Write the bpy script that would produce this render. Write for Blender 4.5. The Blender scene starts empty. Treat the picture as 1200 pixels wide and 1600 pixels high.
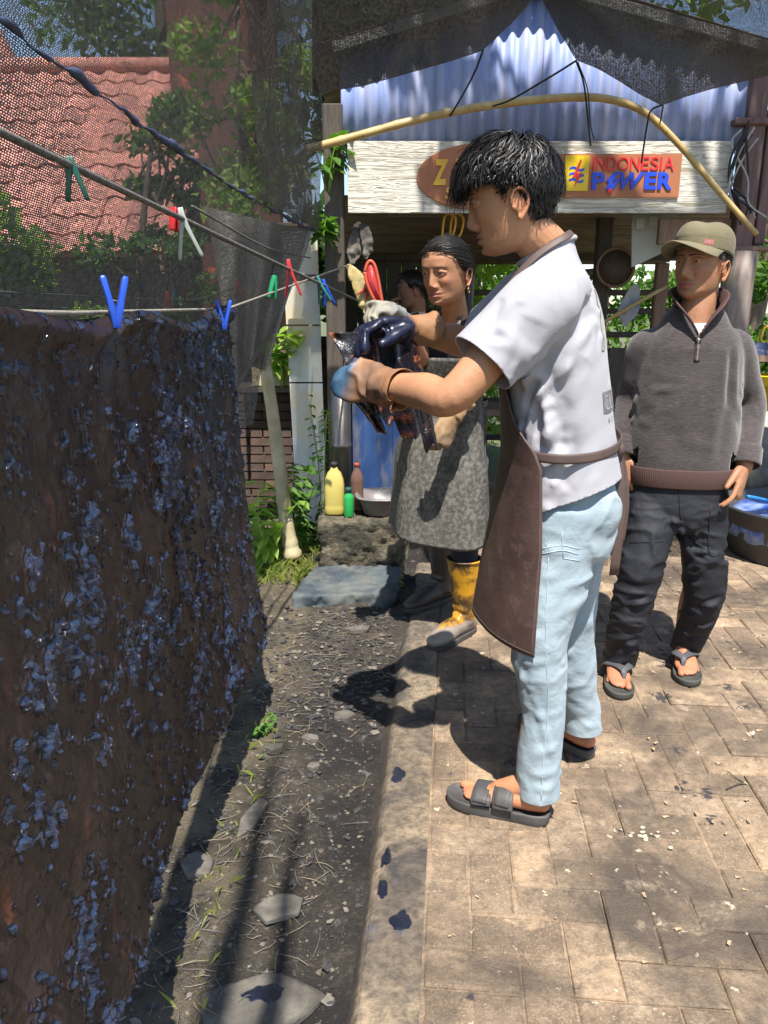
import bpy, bmesh, math, random
import numpy as np
from mathutils import Vector, Matrix

R = math.radians
random.seed(11)
rng = np.random.default_rng(11)
SC = bpy.context.scene
COL = SC.collection

# ------------------------------------------------------------------ camera, sky, sun, exposure
PITCH = R(15.0)
CAMZ = 1.36
FPX = 1200.0            # focal length in photograph pixels (1200 x 1600)
cam_d = bpy.data.cameras.new('camera')
cam = bpy.data.objects.new('camera', cam_d)
COL.objects.link(cam)
cam.location = (0, 0, CAMZ)
cam.rotation_euler = (R(90) - PITCH, 0, 0)
cam_d.sensor_fit = 'VERTICAL'
cam_d.sensor_height = 32.0
cam_d.lens = 24.0
cam_d.clip_start = 0.02
cam_d.clip_end = 600
SC.camera = cam

SUN_TO = Vector((0.05, -0.50, 1.0)).normalized()     # towards the sun
elev = math.asin(SUN_TO.z)
azim = math.atan2(SUN_TO.x, SUN_TO.y)
world = bpy.data.worlds.new('World')
SC.world = world
world.use_nodes = True
wn = world.node_tree
bg = wn.nodes['Background']
sky = wn.nodes.new('ShaderNodeTexSky')
sky.sky_type = 'NISHITA'
sky.sun_disc = False
sky.sun_elevation = elev
sky.sun_rotation = azim
sky.altitude = 200
sky.air_density = 1.0
sky.dust_density = 0.6
wn.links.new(sky.outputs[0], bg.inputs[0])
bg.inputs[1].default_value = 0.115
sun_d = bpy.data.lights.new('sun', 'SUN')
sun_d.energy = 5.0
sun_d.angle = R(0.55)
sun_d.color = (1.0, 0.955, 0.88)
sun = bpy.data.objects.new('sun', sun_d)
COL.objects.link(sun)
sun.location = (3, -6, 12)
sun.rotation_euler = SUN_TO.to_track_quat('Z', 'Y').to_euler()
SC.view_settings.view_transform = 'Standard'
SC.view_settings.look = 'None'
SC.view_settings.gamma = 1.0
SC.view_settings.use_curve_mapping = False
SC.view_settings.exposure = 0.95
SC.cycles.max_bounces = 8
SC.cycles.transparent_max_bounces = 24
SC.cycles.caustics_reflective = False
SC.cycles.caustics_refractive = False

CP, SP = math.cos(PITCH), math.sin(PITCH)


def P(x, y, Y):
    """world point at distance Y in front of the camera, seen at (x, y) of the photograph"""
    a = (x - 600) / FPX
    v = (800 - y) / FPX
    t = Y / (CP + v * SP)
    return Vector((a * t, Y, CAMZ + t * (-SP + v * CP)))


def GP(x, y, z=0.0):
    """world point at height z seen at (x, y) of the photograph"""
    a = (x - 600) / FPX
    v = (800 - y) / FPX
    t = (z - CAMZ) / (-SP + v * CP)
    return Vector((a * t, t * (CP + v * SP), z))


# ------------------------------------------------------------------ numpy noise
def _h(ix, iy, iz, seed):
    h = (ix.astype(np.int64) * 374761393 + iy.astype(np.int64) * 668265263 + iz.astype(np.int64) * 1274126177 + seed * 362437) & 0xFFFFFFFF
    h = ((h ^ (h >> 13)) * 1103515245) & 0xFFFFFFFF
    h = ((h ^ (h >> 16)) * 2654435761) & 0xFFFFFFFF
    return ((h ^ (h >> 15)) & 0xFFFF) / 32767.5 - 1.0


def vnoise(p, seed=0):
    p = np.asarray(p, float)
    i = np.floor(p).astype(np.int64)
    f = p - i
    f = f * f * f * (f * (f * 6 - 15) + 10)
    x, y, z = i[..., 0], i[..., 1], i[..., 2]
    fx, fy, fz = f[..., 0], f[..., 1], f[..., 2]
    out = 0
    for dx in (0, 1):
        for dy in (0, 1):
            for dz in (0, 1):
                w = (fx if dx else 1 - fx) * (fy if dy else 1 - fy) * (fz if dz else 1 - fz)
                out = out + w * _h(x + dx, y + dy, z + dz, seed)
    return out


def fbm(p, octv=4, seed=0, gain=0.5):
    p = np.asarray(p, float)
    a, s = 1.0, 0.0
    tot = 0.0
    for o in range(octv):
        s = s + a * vnoise(p * (2.03 ** o) + 17.3 * o, seed + o)
        tot += a
        a *= gain
    return s / tot


def sstep(a, b, x):
    t = np.clip((x - a) / (b - a), 0, 1)
    return t * t * (3 - 2 * t)


# ------------------------------------------------------------------ geometry accumulator
def catmull(pts, sub):
    pts = [np.array(p, float) for p in pts]
    if len(pts) < 3 or sub < 2:
        if sub < 2:
            return np.array(pts)
        out = [pts[0] + (pts[1] - pts[0]) * k / sub for k in range(sub + 1)]
        return np.array(out)
    q = [2 * pts[0] - pts[1]] + pts + [2 * pts[-1] - pts[-2]]
    out = []
    for i in range(1, len(q) - 2):
        a, b, c, d = q[i - 1], q[i], q[i + 1], q[i + 2]
        for k in range(sub):
            t = k / sub
            out.append(0.5 * ((2 * b) + (-a + c) * t + (2 * a - 5 * b + 4 * c - d) * t * t + (-a + 3 * b - 3 * c + d) * t ** 3))
    out.append(q[-2])
    return np.array(out)


class Geo:
    def __init__(self):
        self.v = []
        self.f = []
        self.mi = []
        self.cur = 0

    def add(self, V, F):
        o = len(self.v)
        self.v.extend([tuple(map(float, p)) for p in V])
        for f in F:
            self.f.append(tuple(i + o for i in f))
            self.mi.append(self.cur)
        return self

    def box(self, c, s, rot=None, taper=1.0):
        hx, hy, hz = s[0] / 2, s[1] / 2, s[2] / 2
        V = []
        for z in (-1, 1):
            k = taper if z > 0 else 1.0
            for (x, y) in ((-1, -1), (1, -1), (1, 1), (-1, 1)):
                V.append(Vector((x * hx * k, y * hy * k, z * hz)))
        if rot is not None:
            V = [rot @ p for p in V]
        V = [p + Vector(c) for p in V]
        return self.add(V, [(0, 3, 2, 1), (4, 5, 6, 7), (0, 1, 5, 4), (1, 2, 6, 5), (2, 3, 7, 6), (3, 0, 4, 7)])

    def loft(self, rings, cap=True):
        rings = [np.asarray(r, float) for r in rings]
        n = len(rings[0])
        V = np.concatenate(rings)
        F = []
        for k in range(len(rings) - 1):
            a, b = k * n, (k + 1) * n
            for i in range(n):
                j = (i + 1) % n
                F.append((a + i, a + j, b + j, b + i))
        if cap:
            V = np.concatenate([V, [rings[0].mean(0), rings[-1].mean(0)]])
            c0, c1 = len(V) - 2, len(V) - 1
            e = (len(rings) - 1) * n
            for i in range(n):
                j = (i + 1) % n
                F.append((c0, j, i))
                F.append((c1, e + i, e + j))
        return self.add(V, F)

    def tube(self, pts, rad, n=10, sub=1, up=None, flat=1.0, cap=True, rnd=False):
        """swept tube; rad a number or one value per control point; flat scales the second axis"""
        pts = [np.array(p, float) for p in pts]
        m = len(pts)
        if np.isscalar(rad):
            rad = [rad] * m
        if np.isscalar(flat):
            flat = [flat] * m
        path = catmull(pts, sub)
        u = np.linspace(0, m - 1, len(path))
        rr = np.interp(u, np.arange(m), rad)
        ff = np.interp(u, np.arange(m), flat)
        T = np.gradient(path, axis=0)
        T /= np.linalg.norm(T, axis=1)[:, None] + 1e-12
        ref = np.array(up if up is not None else ((0, 0, 1) if abs(T[0][2]) < .9 else (0, 1, 0)), float)
        rings = []
        A = None
        for k in range(len(path)):
            base = ref if (A is None or up is not None) else A
            A = base - T[k] * base.dot(T[k])
            A /= np.linalg.norm(A) + 1e-12
            B = np.cross(T[k], A)
            th = np.arange(n) * 2 * math.pi / n
            rings.append(path[k] + rr[k] * (np.cos(th)[:, None] * B + ff[k] * np.sin(th)[:, None] * A))
        if rnd:
            def endcap(ri, c, T, r):
                return [c + (ri - c) * math.cos(a) + T * r * math.sin(a) for a in (R(35), R(65))]
            e = endcap(rings[-1], path[-1], T[-1], rr[-1])
            s = endcap(rings[0], path[0], -T[0], rr[0])
            rings = s[::-1] + rings + e
        return self.loft(rings, cap)

    def ell(self, c, r, n=14, m=9, rot=None):
        rings = []
        for k in range(1, m):
            a = -math.pi / 2 + math.pi * k / m
            ring = []
            for i in range(n):
                t = 2 * math.pi * i / n
                p = Vector((math.cos(t) * math.cos(a) * r[0], math.sin(t) * math.cos(a) * r[1], math.sin(a) * r[2]))
                if rot is not None:
                    p = rot @ p
                ring.append(np.array(p) + np.array(c, float))
            rings.append(np.array(ring))
        return self.loft(rings, True)

    def grid(self, fn, nu, nv):
        V = [fn(i / nu, j / nv) for j in range(nv + 1) for i in range(nu + 1)]
        F = []
        for j in range(nv):
            for i in range(nu):
                a = j * (nu + 1) + i
                F.append((a, a + 1, a + nu + 2, a + nu + 1))
        return self.add(V, F)

    def mesh(self, name='mesh'):
        me = bpy.data.meshes.new(name)
        me.from_pydata(self.v, [], self.f)
        if any(self.mi):
            me.polygons.foreach_set('material_index', self.mi)
        me.update()
        return me


def link_obj(name, me, mat=None, parent=None, smooth=True):
    o = bpy.data.objects.new(name, me)
    COL.objects.link(o)
    if me is not None:
        if mat is not None and len(me.materials) == 0:
            for mm in (mat if isinstance(mat, (list, tuple)) else [mat]):
                me.materials.append(mm)
        if len(me.polygons):
            me.polygons.foreach_set('use_smooth', [smooth] * len(me.polygons))
    if parent is not None:
        o.parent = parent
    return o


def obj(name, g, mat=None, parent=None, smooth=True):
    return link_obj(name, g.mesh(name) if isinstance(g, Geo) else g, mat, parent, smooth)


def tag(o, label=None, cat=None, group=None, kind=None):
    if label:
        o['label'] = label
    if cat:
        o['category'] = cat
    if group:
        o['group'] = group
    if kind:
        o['kind'] = kind
    return o


def thing(name, loc, label, cat, rz=0.0, group=None):
    o = bpy.data.objects.new(name, None)
    COL.objects.link(o)
    o.location = loc
    o.rotation_euler = (0, 0, rz)
    o.empty_display_size = 0.1
    return tag(o, label, cat, group)


def baked(me, mods):
    """mesh after modifiers; mods: list of (type, dict)"""
    ob = bpy.data.objects.new('tmp', me)
    COL.objects.link(ob)
    for ty, kw in mods:
        m = ob.modifiers.new(ty, ty)
        for k, val in kw.items():
            setattr(m, k, val)
    dg = bpy.context.evaluated_depsgraph_get()
    out = bpy.data.meshes.new_from_object(ob.evaluated_get(dg))
    bpy.data.objects.remove(ob)
    return out


def remesh(g, voxel, smooth=2, fac=0.5):
    return baked(g.mesh(), [('REMESH', dict(mode='VOXEL', voxel_size=voxel)), ('SMOOTH', dict(factor=fac, iterations=smooth))])


def co_of(me):
    a = np.empty(len(me.vertices) * 3)
    me.vertices.foreach_get('co', a)
    return a.reshape(-1, 3)


def no_of(me):
    a = np.empty(len(me.vertices) * 3)
    me.vertices.foreach_get('normal', a)
    return a.reshape(-1, 3)


def set_co(me, c):
    me.vertices.foreach_set('co', c.ravel())
    me.update()


def cut(me, cuts):
    """open the mesh: remove what lies beyond each (point, normal)"""
    bm = bmesh.new()
    bm.from_mesh(me)
    for c in cuts:
        pt, nr = Vector(c[0]), Vector(c[1])
        rad = c[2] if len(c) > 2 else None
        if rad is None:
            ge = bm.verts[:] + bm.edges[:] + bm.faces[:]
        else:
            fs = [f for f in bm.faces if (f.calc_center_median() - pt).length < rad]
            es = {e for f in fs for e in f.edges}
            vs = {v for f in fs for v in f.verts}
            ge = list(vs) + list(es) + fs
        bmesh.ops.bisect_plane(bm, geom=ge, plane_co=pt, plane_no=nr, clear_outer=True)
    bm.to_mesh(me)
    bm.free()
    return me


def seg_dist(p, a, b):
    a, b = np.array(a, float), np.array(b, float)
    d = b - a
    t = ((p - a) @ d) / (d @ d)
    tc = np.clip(t, 0, 1)
    q = a + tc[:, None] * d
    return np.linalg.norm(p - q, axis=1), tc


def apply_folds(me, folds, noise=0.0, nscale=9.0, seed=3, stretch=(1, 1, 1), ridge=0.0, rs=7.0, rst=(1, 1, 1), cap=.016, mask=None):
    c = co_of(me)
    n = no_of(me)
    d = np.zeros(len(c))
    for (a, b, w, h) in folds:
        dist, t = seg_dist(c, a, b)
        tp = np.sqrt(np.clip(4 * t * (1 - t), 0, 1)) * .9 + .1 * (np.abs(t - .5) < .49)
        e = dist / w
        d += h * tp * (np.exp(-e ** 1.5) - 0.5 * np.exp(-((e - 2.0) ** 2) * 1.0))
    d = np.clip(d, -cap, cap)
    if ridge:
        q = c * rs * np.array(rst)
        q = q + .5 * np.stack([fbm(c * rs * .6, 2, seed + 20), fbm(c * rs * .6, 2, seed + 21), fbm(c * rs * .6, 2, seed + 22)], 1)
        rr_ = np.clip(1 - 2.2 * np.abs(fbm(q, 2, seed + 30)), 0, 1) ** 2
        am = np.clip(.5 + 1.2 * fbm(c * rs * .45 + 7, 2, seed + 31), 0, 1)
        d += ridge * (rr_ * am - .25)
    if mask is not None:
        d *= mask(c)
    if noise:
        d += noise * fbm(c * nscale * np.array(stretch), 3, seed)
    set_co(me, c + n * d[:, None])
    return me


def rand_folds(n, lo, hi, dirv, length, w, h, jit=.35, seed=1):
    r = np.random.default_rng(seed)
    lo, hi = np.array(lo, float), np.array(hi, float)
    out = []
    for k in range(n):
        c = lo + r.random(3) * (hi - lo)
        d = np.array(dirv, float) + r.normal(0, jit, 3)
        d /= np.linalg.norm(d)
        L = length * r.uniform(.6, 1.3) / 2
        out.append((c - d * L, c + d * L, w * r.uniform(.7, 1.3), h * r.uniform(.5, 1.2)))
    return out


def join_meshes(mes):
    bm = bmesh.new()
    for m in mes:
        bm.from_mesh(m)
    out = bpy.data.meshes.new('joined')
    bm.to_mesh(out)
    bm.free()
    return out


def float_attr(me, name, vals):
    a = me.attributes.new(name, 'FLOAT', 'POINT')
    a.data.foreach_set('value', np.asarray(vals, dtype=np.float32))


# ------------------------------------------------------------------ materials
class NB:
    def __init__(self, name):
        self.m = bpy.data.materials.new(name)
        self.m.use_nodes = True
        self.t = self.m.node_tree
        self.N = self.t.nodes
        self.b = self.N['Principled BSDF']
        self.out = self.N['Material Output']
        self._c = None

    def n(self, ty, **kw):
        nd = self.N.new(ty)
        for k, v in kw.items():
            setattr(nd, k, v)
        return nd

    def l(self, a, b):
        self.t.links.new(a, b)

    def coord(self, kind='Object', scale=(1, 1, 1), rot=(0, 0, 0), loc=(0, 0, 0)):
        tc = self.n('ShaderNodeTexCoord')
        mp = self.n('ShaderNodeMapping')
        mp.inputs['Scale'].default_value = scale
        mp.inputs['Rotation'].default_value = rot
        mp.inputs['Location'].default_value = loc
        self.l(tc.outputs[kind], mp.inputs[0])
        return mp.outputs[0]

    def noise(self, co, scale, detail=5, rough=.55, dist=0.0):
        t = self.n('ShaderNodeTexNoise')
        t.inputs['Scale'].default_value = scale
        t.inputs['Detail'].default_value = detail
        t.inputs['Roughness'].default_value = rough
        t.inputs['Distortion'].default_value = dist
        self.l(co, t.inputs['Vector'])
        return t.outputs['Fac']

    def ramp(self, fac, stops, interp='LINEAR'):
        r = self.n('ShaderNodeValToRGB')
        r.color_ramp.interpolation = interp
        el = r.color_ramp.elements
        while len(el) < len(stops):
            el.new(0.5)
        for e, (p, c) in zip(el, stops):
            e.position = p
            e.color = (c, c, c, 1) if np.isscalar(c) else (*c, 1)
        self.l(fac, r.inputs[0])
        return r.outputs[0]

    def mix(self, fac, a, b, mode='MIX'):
        m = self.n('ShaderNodeMix', data_type='RGBA', blend_type=mode)
        for ii, val in ((0, fac), (6, a), (7, b)):
            s = m.inputs[ii]
            if hasattr(val, 'links') or isinstance(val, bpy.types.NodeSocket):
                self.l(val, s)
            elif np.isscalar(val):
                s.default_value = val if ii == 0 else (val, val, val, 1)
            else:
                s.default_value = (*val, 1)
        return m.outputs[2]

    def math(self, op, a, b=0.0, clamp=False):
        m = self.n('ShaderNodeMath', operation=op, use_clamp=clamp)
        for s, val in ((m.inputs[0], a), (m.inputs[1], b)):
            if isinstance(val, bpy.types.NodeSocket):
                self.l(val, s)
            else:
                s.default_value = val
        return m.outputs[0]

    def attr(self, name):
        return self.n('ShaderNodeAttribute', attribute_name=name).outputs['Fac']

    def bump(self, h, strength=.3, dist=.01, prev=None):
        b = self.n('ShaderNodeBump')
        b.inputs['Strength'].default_value = strength
        b.inputs['Distance'].default_value = dist
        self.l(h, b.inputs['Height'])
        if prev is not None:
            self.l(prev, b.inputs['Normal'])
        self.l(b.outputs[0], self.b.inputs['Normal'])
        return b.outputs[0]

    def set(self, **kw):
        names = dict(col='Base Color', rough='Roughness', metal='Metallic', spec='Specular IOR Level', sss='Subsurface Weight',
                     coat='Coat Weight', coatr='Coat Roughness', sheen='Sheen Weight', trans='Transmission Weight', ior='IOR', alpha='Alpha')
        for k, v in kw.items():
            s = self.b.inputs[names[k]]
            if isinstance(v, bpy.types.NodeSocket):
                self.l(v, s)
            elif k == 'col':
                s.default_value = (*v, 1)
            else:
                s.default_value = v
        return self.m


def simple(name, c1, c2=None, scale=10, rough=.6, bump=.0, bscale=60, bdist=.004, metal=0, spec=.5, lo=.35, hi=.65,
           stretch=(1, 1, 1), dirt=None, dscale=4, dlo=.5, dhi=.65, coat=0, rvar=.15, kind='Object', rnd=0.0):
    b = NB(name)
    co = b.coord(kind, stretch)
    if c2 is None:
        c2 = tuple(x * .7 for x in c1)
    f = b.noise(co, scale, 6, .6)
    col = b.mix(b.ramp(f, [(lo, 0.), (hi, 1.)]), c1, c2)
    if dirt is not None:
        f2 = b.noise(co, dscale, 7, .65)
        col = b.mix(b.ramp(f2, [(dlo, 0.), (dhi, 1.)]), col, dirt)
    if rnd:
        oi = b.n('ShaderNodeObjectInfo')
        k = b.math('MULTIPLY_ADD', oi.outputs['Random'], 2 * rnd)
        b.N[-1].inputs[2].default_value = 1 - rnd
        col = b.mix(1.0, col, k, 'MULTIPLY')
    b.set(col=col, metal=metal, spec=spec, coat=coat)
    b.set(rough=b.math('MULTIPLY_ADD', f, rvar))
    b.N[-1].inputs[2].default_value = rough - rvar / 2
    if bump:
        b.bump(b.noise(co, bscale, 6, .65), bump, bdist)
    return b.m
# ------------------------------------------------------------------ materials of the setting
def mat_world(name, build):
    b = NB(name)
    g = b.n('ShaderNodeNewGeometry')
    build(b, g.outputs['Position'])
    return b.m


def _paver(b, pos):
    oi = b.n('ShaderNodeObjectInfo')
    f1 = b.noise(pos, 9, 8, .7)
    f2 = b.noise(pos, 34, 8, .75)
    f3 = b.noise(pos, 2.1, 7, .65, .6)
    f4 = b.noise(pos, 170, 4, .75)
    c = b.mix(b.ramp(f1, [(.3, 0.), (.7, 1.)]), (.42, .31, .208), (.195, .14, .095))
    tint = b.ramp(oi.outputs['Random'], [(0., (.60, .58, .57)), (.2, (.92, .90, .87)), (.45, (.76, .74, .72)), (.7, (1.0, .99, .97)), (.9, (1.15, 1.1, 1.03)), (1., (1.45, 1.38, 1.28))])
    c = b.mix(1.0, c, tint, 'MULTIPLY')
    c = b.mix(b.ramp(f2, [(.44, 0.), (.68, .8)]), c, (.095, .071, .053))
    c = b.mix(b.ramp(f4, [(.50, 0.), (.72, .55)]), c, (.55, .435, .305))
    c = b.mix(b.ramp(f3, [(.44, 0.), (.62, .85)]), c, (.066, .051, .041))
    c = b.mix(b.ramp(b.noise(pos, 5.1, 8, .75, .3), [(.57, 0.), (.70, .7)]), c, (.55, .435, .30))
    c = b.mix(b.ramp(b.noise(pos, 17, 5, .65), [(.64, 0.), (.69, .85)]), c, (.68, .57, .40))
    v = b.n('ShaderNodeTexVoronoi')
    v.inputs['Scale'].default_value = 7.0
    b.l(b.mix(.12, pos, b.n('ShaderNodeTexNoise').outputs['Color']), v.inputs['Vector'])
    c = b.mix(b.math('MULTIPLY', b.ramp(v.outputs['Distance'], [(.12, 1.), (.20, 0.)]), b.ramp(b.noise(pos, 1.3, 3), [(.45, 0.), (.55, .9)])), c, (.028, .028, .038))
    b.set(col=c, rough=b.ramp(f3, [(.4, .92), (.65, .55)]), spec=.35)
    h = b.math('ADD', f2, b.math('MULTIPLY', f4, .6))
    b.bump(h, .8, .008)


def _dirt(b, pos):
    f1 = b.noise(pos, 6, 8, .68)
    f2 = b.noise(pos, 55, 7, .75)
    f3 = b.noise(pos, 1.7, 6, .6, .5)
    f5 = b.noise(pos, 24, 6, .65)
    c = b.mix(b.ramp(f1, [(.3, 0.), (.68, 1.)]), (.042, .036, .031), (.11, .09, .071))
    c = b.mix(b.ramp(f2, [(.50, 0.), (.70, .8)]), c, (.24, .195, .14))
    c = b.mix(b.ramp(f3, [(.42, 0.), (.58, .9)]), c, (.030, .027, .028))
    c = b.mix(b.ramp(f5, [(.60, 0.), (.68, .7)]), c, (.25, .25, .245))
    sx = b.n('ShaderNodeSeparateXYZ')
    b.l(pos, sx.inputs[0])
    c = b.mix(b.math('MULTIPLY', b.ramp(b.math('MULTIPLY', sx.outputs[0], -1.0), [(.24, 0.), (.42, .8)]), b.ramp(b.noise(pos, 3.5, 6, .65), [(.38, 0.), (.56, 1.)])), c, (.24, .195, .125))
    b.set(col=c, rough=.9, spec=.3)
    b.bump(b.math('ADD', f2, b.noise(pos, 140, 4, .75)), 1.0, .02)


def _kerb(b, pos):
    f1 = b.noise(pos, 7, 7, .65)
    f2 = b.noise(pos, 45, 6, .7)
    c = b.mix(b.ramp(f1, [(.3, 0.), (.7, 1.)]), (.36, .275, .185), (.15, .118, .085))
    c = b.mix(b.ramp(b.noise(pos, 5, 5, .6, .8), [(.45, 0.), (.66, .92)]), c, (.045, .043, .048))
    c = b.mix(b.ramp(b.noise(pos, 11, 4, .6), [(.62, 0.), (.70, .4)]), c, (.10, .13, .19))
    c = b.mix(b.ramp(f2, [(.42, 0.), (.68, .8)]), c, (.055, .045, .036))
    sz = b.n('ShaderNodeSeparateXYZ')
    b.l(pos, sz.inputs[0])
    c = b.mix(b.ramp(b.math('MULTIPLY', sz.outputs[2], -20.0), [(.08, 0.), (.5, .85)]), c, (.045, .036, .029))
    b.set(col=c, rough=.85, spec=.3)
    b.bump(b.math('ADD', f2, f1), .9, .012)


M_PAVER = mat_world('paver', _paver)
M_DIRT = mat_world('dirt', _dirt)
M_KERB = mat_world('kerb', _kerb)
M_JOINT = simple('joint_dirt', (.15, .11, .073), (.27, .20, .135), 30, .95, .6, 90)
M_STONE = simple('stone', (.145, .13, .105), (.07, .062, .052), 22, .88, .6, 45, .008, dirt=(.07, .06, .05), dscale=9)
M_BLUESLAB = simple('dyed_slab', (.065, .088, .10), (.125, .125, .11), 6, .8, .5, 30, .008, dirt=(.03, .042, .055), dscale=5, dlo=.42, dhi=.62)
M_MOSSBLOCK = simple('mossy_concrete', (.22, .18, .12), (.11, .09, .06), 11, .92, 1.0, 40, .03, dirt=(.045, .042, .028), dscale=7, dlo=.42, dhi=.58)
M_PALESLAB = simple('pale_slab', (.42, .38, .30), (.3, .28, .23), 9, .85, .4, 40)
M_CORR = simple('blue_sheet_paint', (.20, .28, .56), (.38, .42, .60), 5, .5, .12, 25, .004, stretch=(7, 1, .5), lo=.35, hi=.7, dirt=(.36, .34, .40), dscale=2.6, dlo=.5, dhi=.72)
M_RUSTROOF = simple('rusty_sheet', (.22, .16, .10), (.11, .075, .045), 9, .7, .2, 40, .004, stretch=(.4, 3, 1))
M_GREYBOARD = simple('grey_board', (.42, .42, .42), (.32, .31, .30), 10, .7)
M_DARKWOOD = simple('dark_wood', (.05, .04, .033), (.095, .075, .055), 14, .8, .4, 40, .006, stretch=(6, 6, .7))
M_BROWNWOOD = simple('brown_wood', (.17, .10, .065), (.26, .165, .115), 9, .75, .4, 30, .006, stretch=(6, 6, .6))
M_MAROON = simple('maroon_post', (.20, .115, .105), (.11, .065, .06), 8, .7, .4, 40, .005, stretch=(5, 5, .6), dirt=(.34, .27, .25), dscale=6, dlo=.58, dhi=.7)
M_LOG = simple('weathered_log', (.33, .28, .24), (.16, .11, .095), 5, .8, .5, 30, .008, stretch=(3, 3, .6), dirt=(.40, .36, .15), dscale=3, dlo=.56, dhi=.7)
M_WHITEPANEL = simple('white_panel', (.53, .57, .56), (.45, .47, .45), 6, .7, .15, 50, .003, dirt=(.55, .43, .25), dscale=2.6, dlo=.44, dhi=.62)  # beige blotches stand in partly for warm dapples of sunlight
M_BAMBOO = simple('bamboo_yellow', (.55, .40, .17), (.40, .27, .10), 10, .42, .12, 60, .002, stretch=(1, 1, 1), dirt=(.18, .11, .05), dscale=22, dlo=.62, dhi=.72)
M_BAMBOOGREY = simple('bamboo_pale', (.46, .40, .25), (.33, .27, .15), 12, .6, .2, 60, .003, dirt=(.2, .16, .09), dscale=14, dlo=.6, dhi=.72)
M_BRICKDARK = simple('old_brick', (.13, .075, .055), (.07, .05, .042), 16, .9, .5, 60, .006, rnd=.3)
M_MORTAR = simple('mortar', (.09, .08, .07), (.06, .055, .05), 20, .95, .5, 60)
M_TILE = simple('clay_tile', (.58, .25, .19), (.42, .17, .13), 7, .8, .3, 40, .004, dirt=(.2, .12, .1), dscale=5, dlo=.6, dhi=.75, rnd=.25)
M_REDWALL = simple('red_wall', (.16, .05, .035), (.09, .04, .032), 5, .8, .3, 30, dirt=(.62, .16, .06), dscale=3, dlo=.62, dhi=.68)
M_STEEL = simple('stained_steel', (.30, .28, .25), (.17, .14, .11), 7, .38, .1, 40, .002, metal=.7, stretch=(3, 3, .6))
M_DRUM = simple('blue_drum', (.07,.14,.34), (.09, .20, .50), 6, .5, .15, 40, .003, stretch=(2, 2, .6), dirt=(.42, .38, .36), dscale=4.5, dlo=.5, dhi=.68)
M_WIRE = simple('black_cord', (.025, .025, .025), None, 30, .7)
M_ROPE = simple('grey_rope', (.16, .145, .13), (.07, .065, .06), 90, .85, .7, 260, .003)
M_ROPEPALE = simple('pale_rope', (.36, .32, .27), (.2, .18, .15), 90, .85, .7, 260, .003)


def leafmat(name, c1, c2):
    b = NB(name)
    co = b.coord('Object')
    oi = b.noise(co, 7.0, 2)
    col = b.mix(b.ramp(oi, [(.35, 0.), (.65, 1.)]), c1, c2)
    b.set(col=col, rough=.5, spec=.4)
    tr = b.n('ShaderNodeBsdfTranslucent')
    b.l(b.mix(1.0, col, (1.25, 1.5, .5), 'MULTIPLY'), tr.inputs[0])
    mx = b.n('ShaderNodeMixShader')
    mx.inputs[0].default_value = .42
    b.l(b.b.outputs[0], mx.inputs[1])
    b.l(tr.outputs[0], mx.inputs[2])
    b.l(mx.outputs[0], b.out.inputs[0])
    return b.m


M_LEAF = leafmat('leaf_green', (.07, .16, .03), (.12, .22, .035))
M_LEAFLIGHT = leafmat('leaf_light', (.20, .33, .045), (.30, .40, .07))
M_LEAFDARK = leafmat('leaf_dark', (.03, .07, .02), (.06, .12, .03))
M_GRASS = leafmat('grass', (.20, .27, .05), (.36, .36, .10))
M_BARK = simple('bark', (.17, .12, .085), (.09, .065, .05), 12, .9, .7, 30, .012, stretch=(4, 4, .8))
M_LITTER = simple('dry_litter', (.45, .33, .19), (.25, .17, .10), 20, .9)


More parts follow.
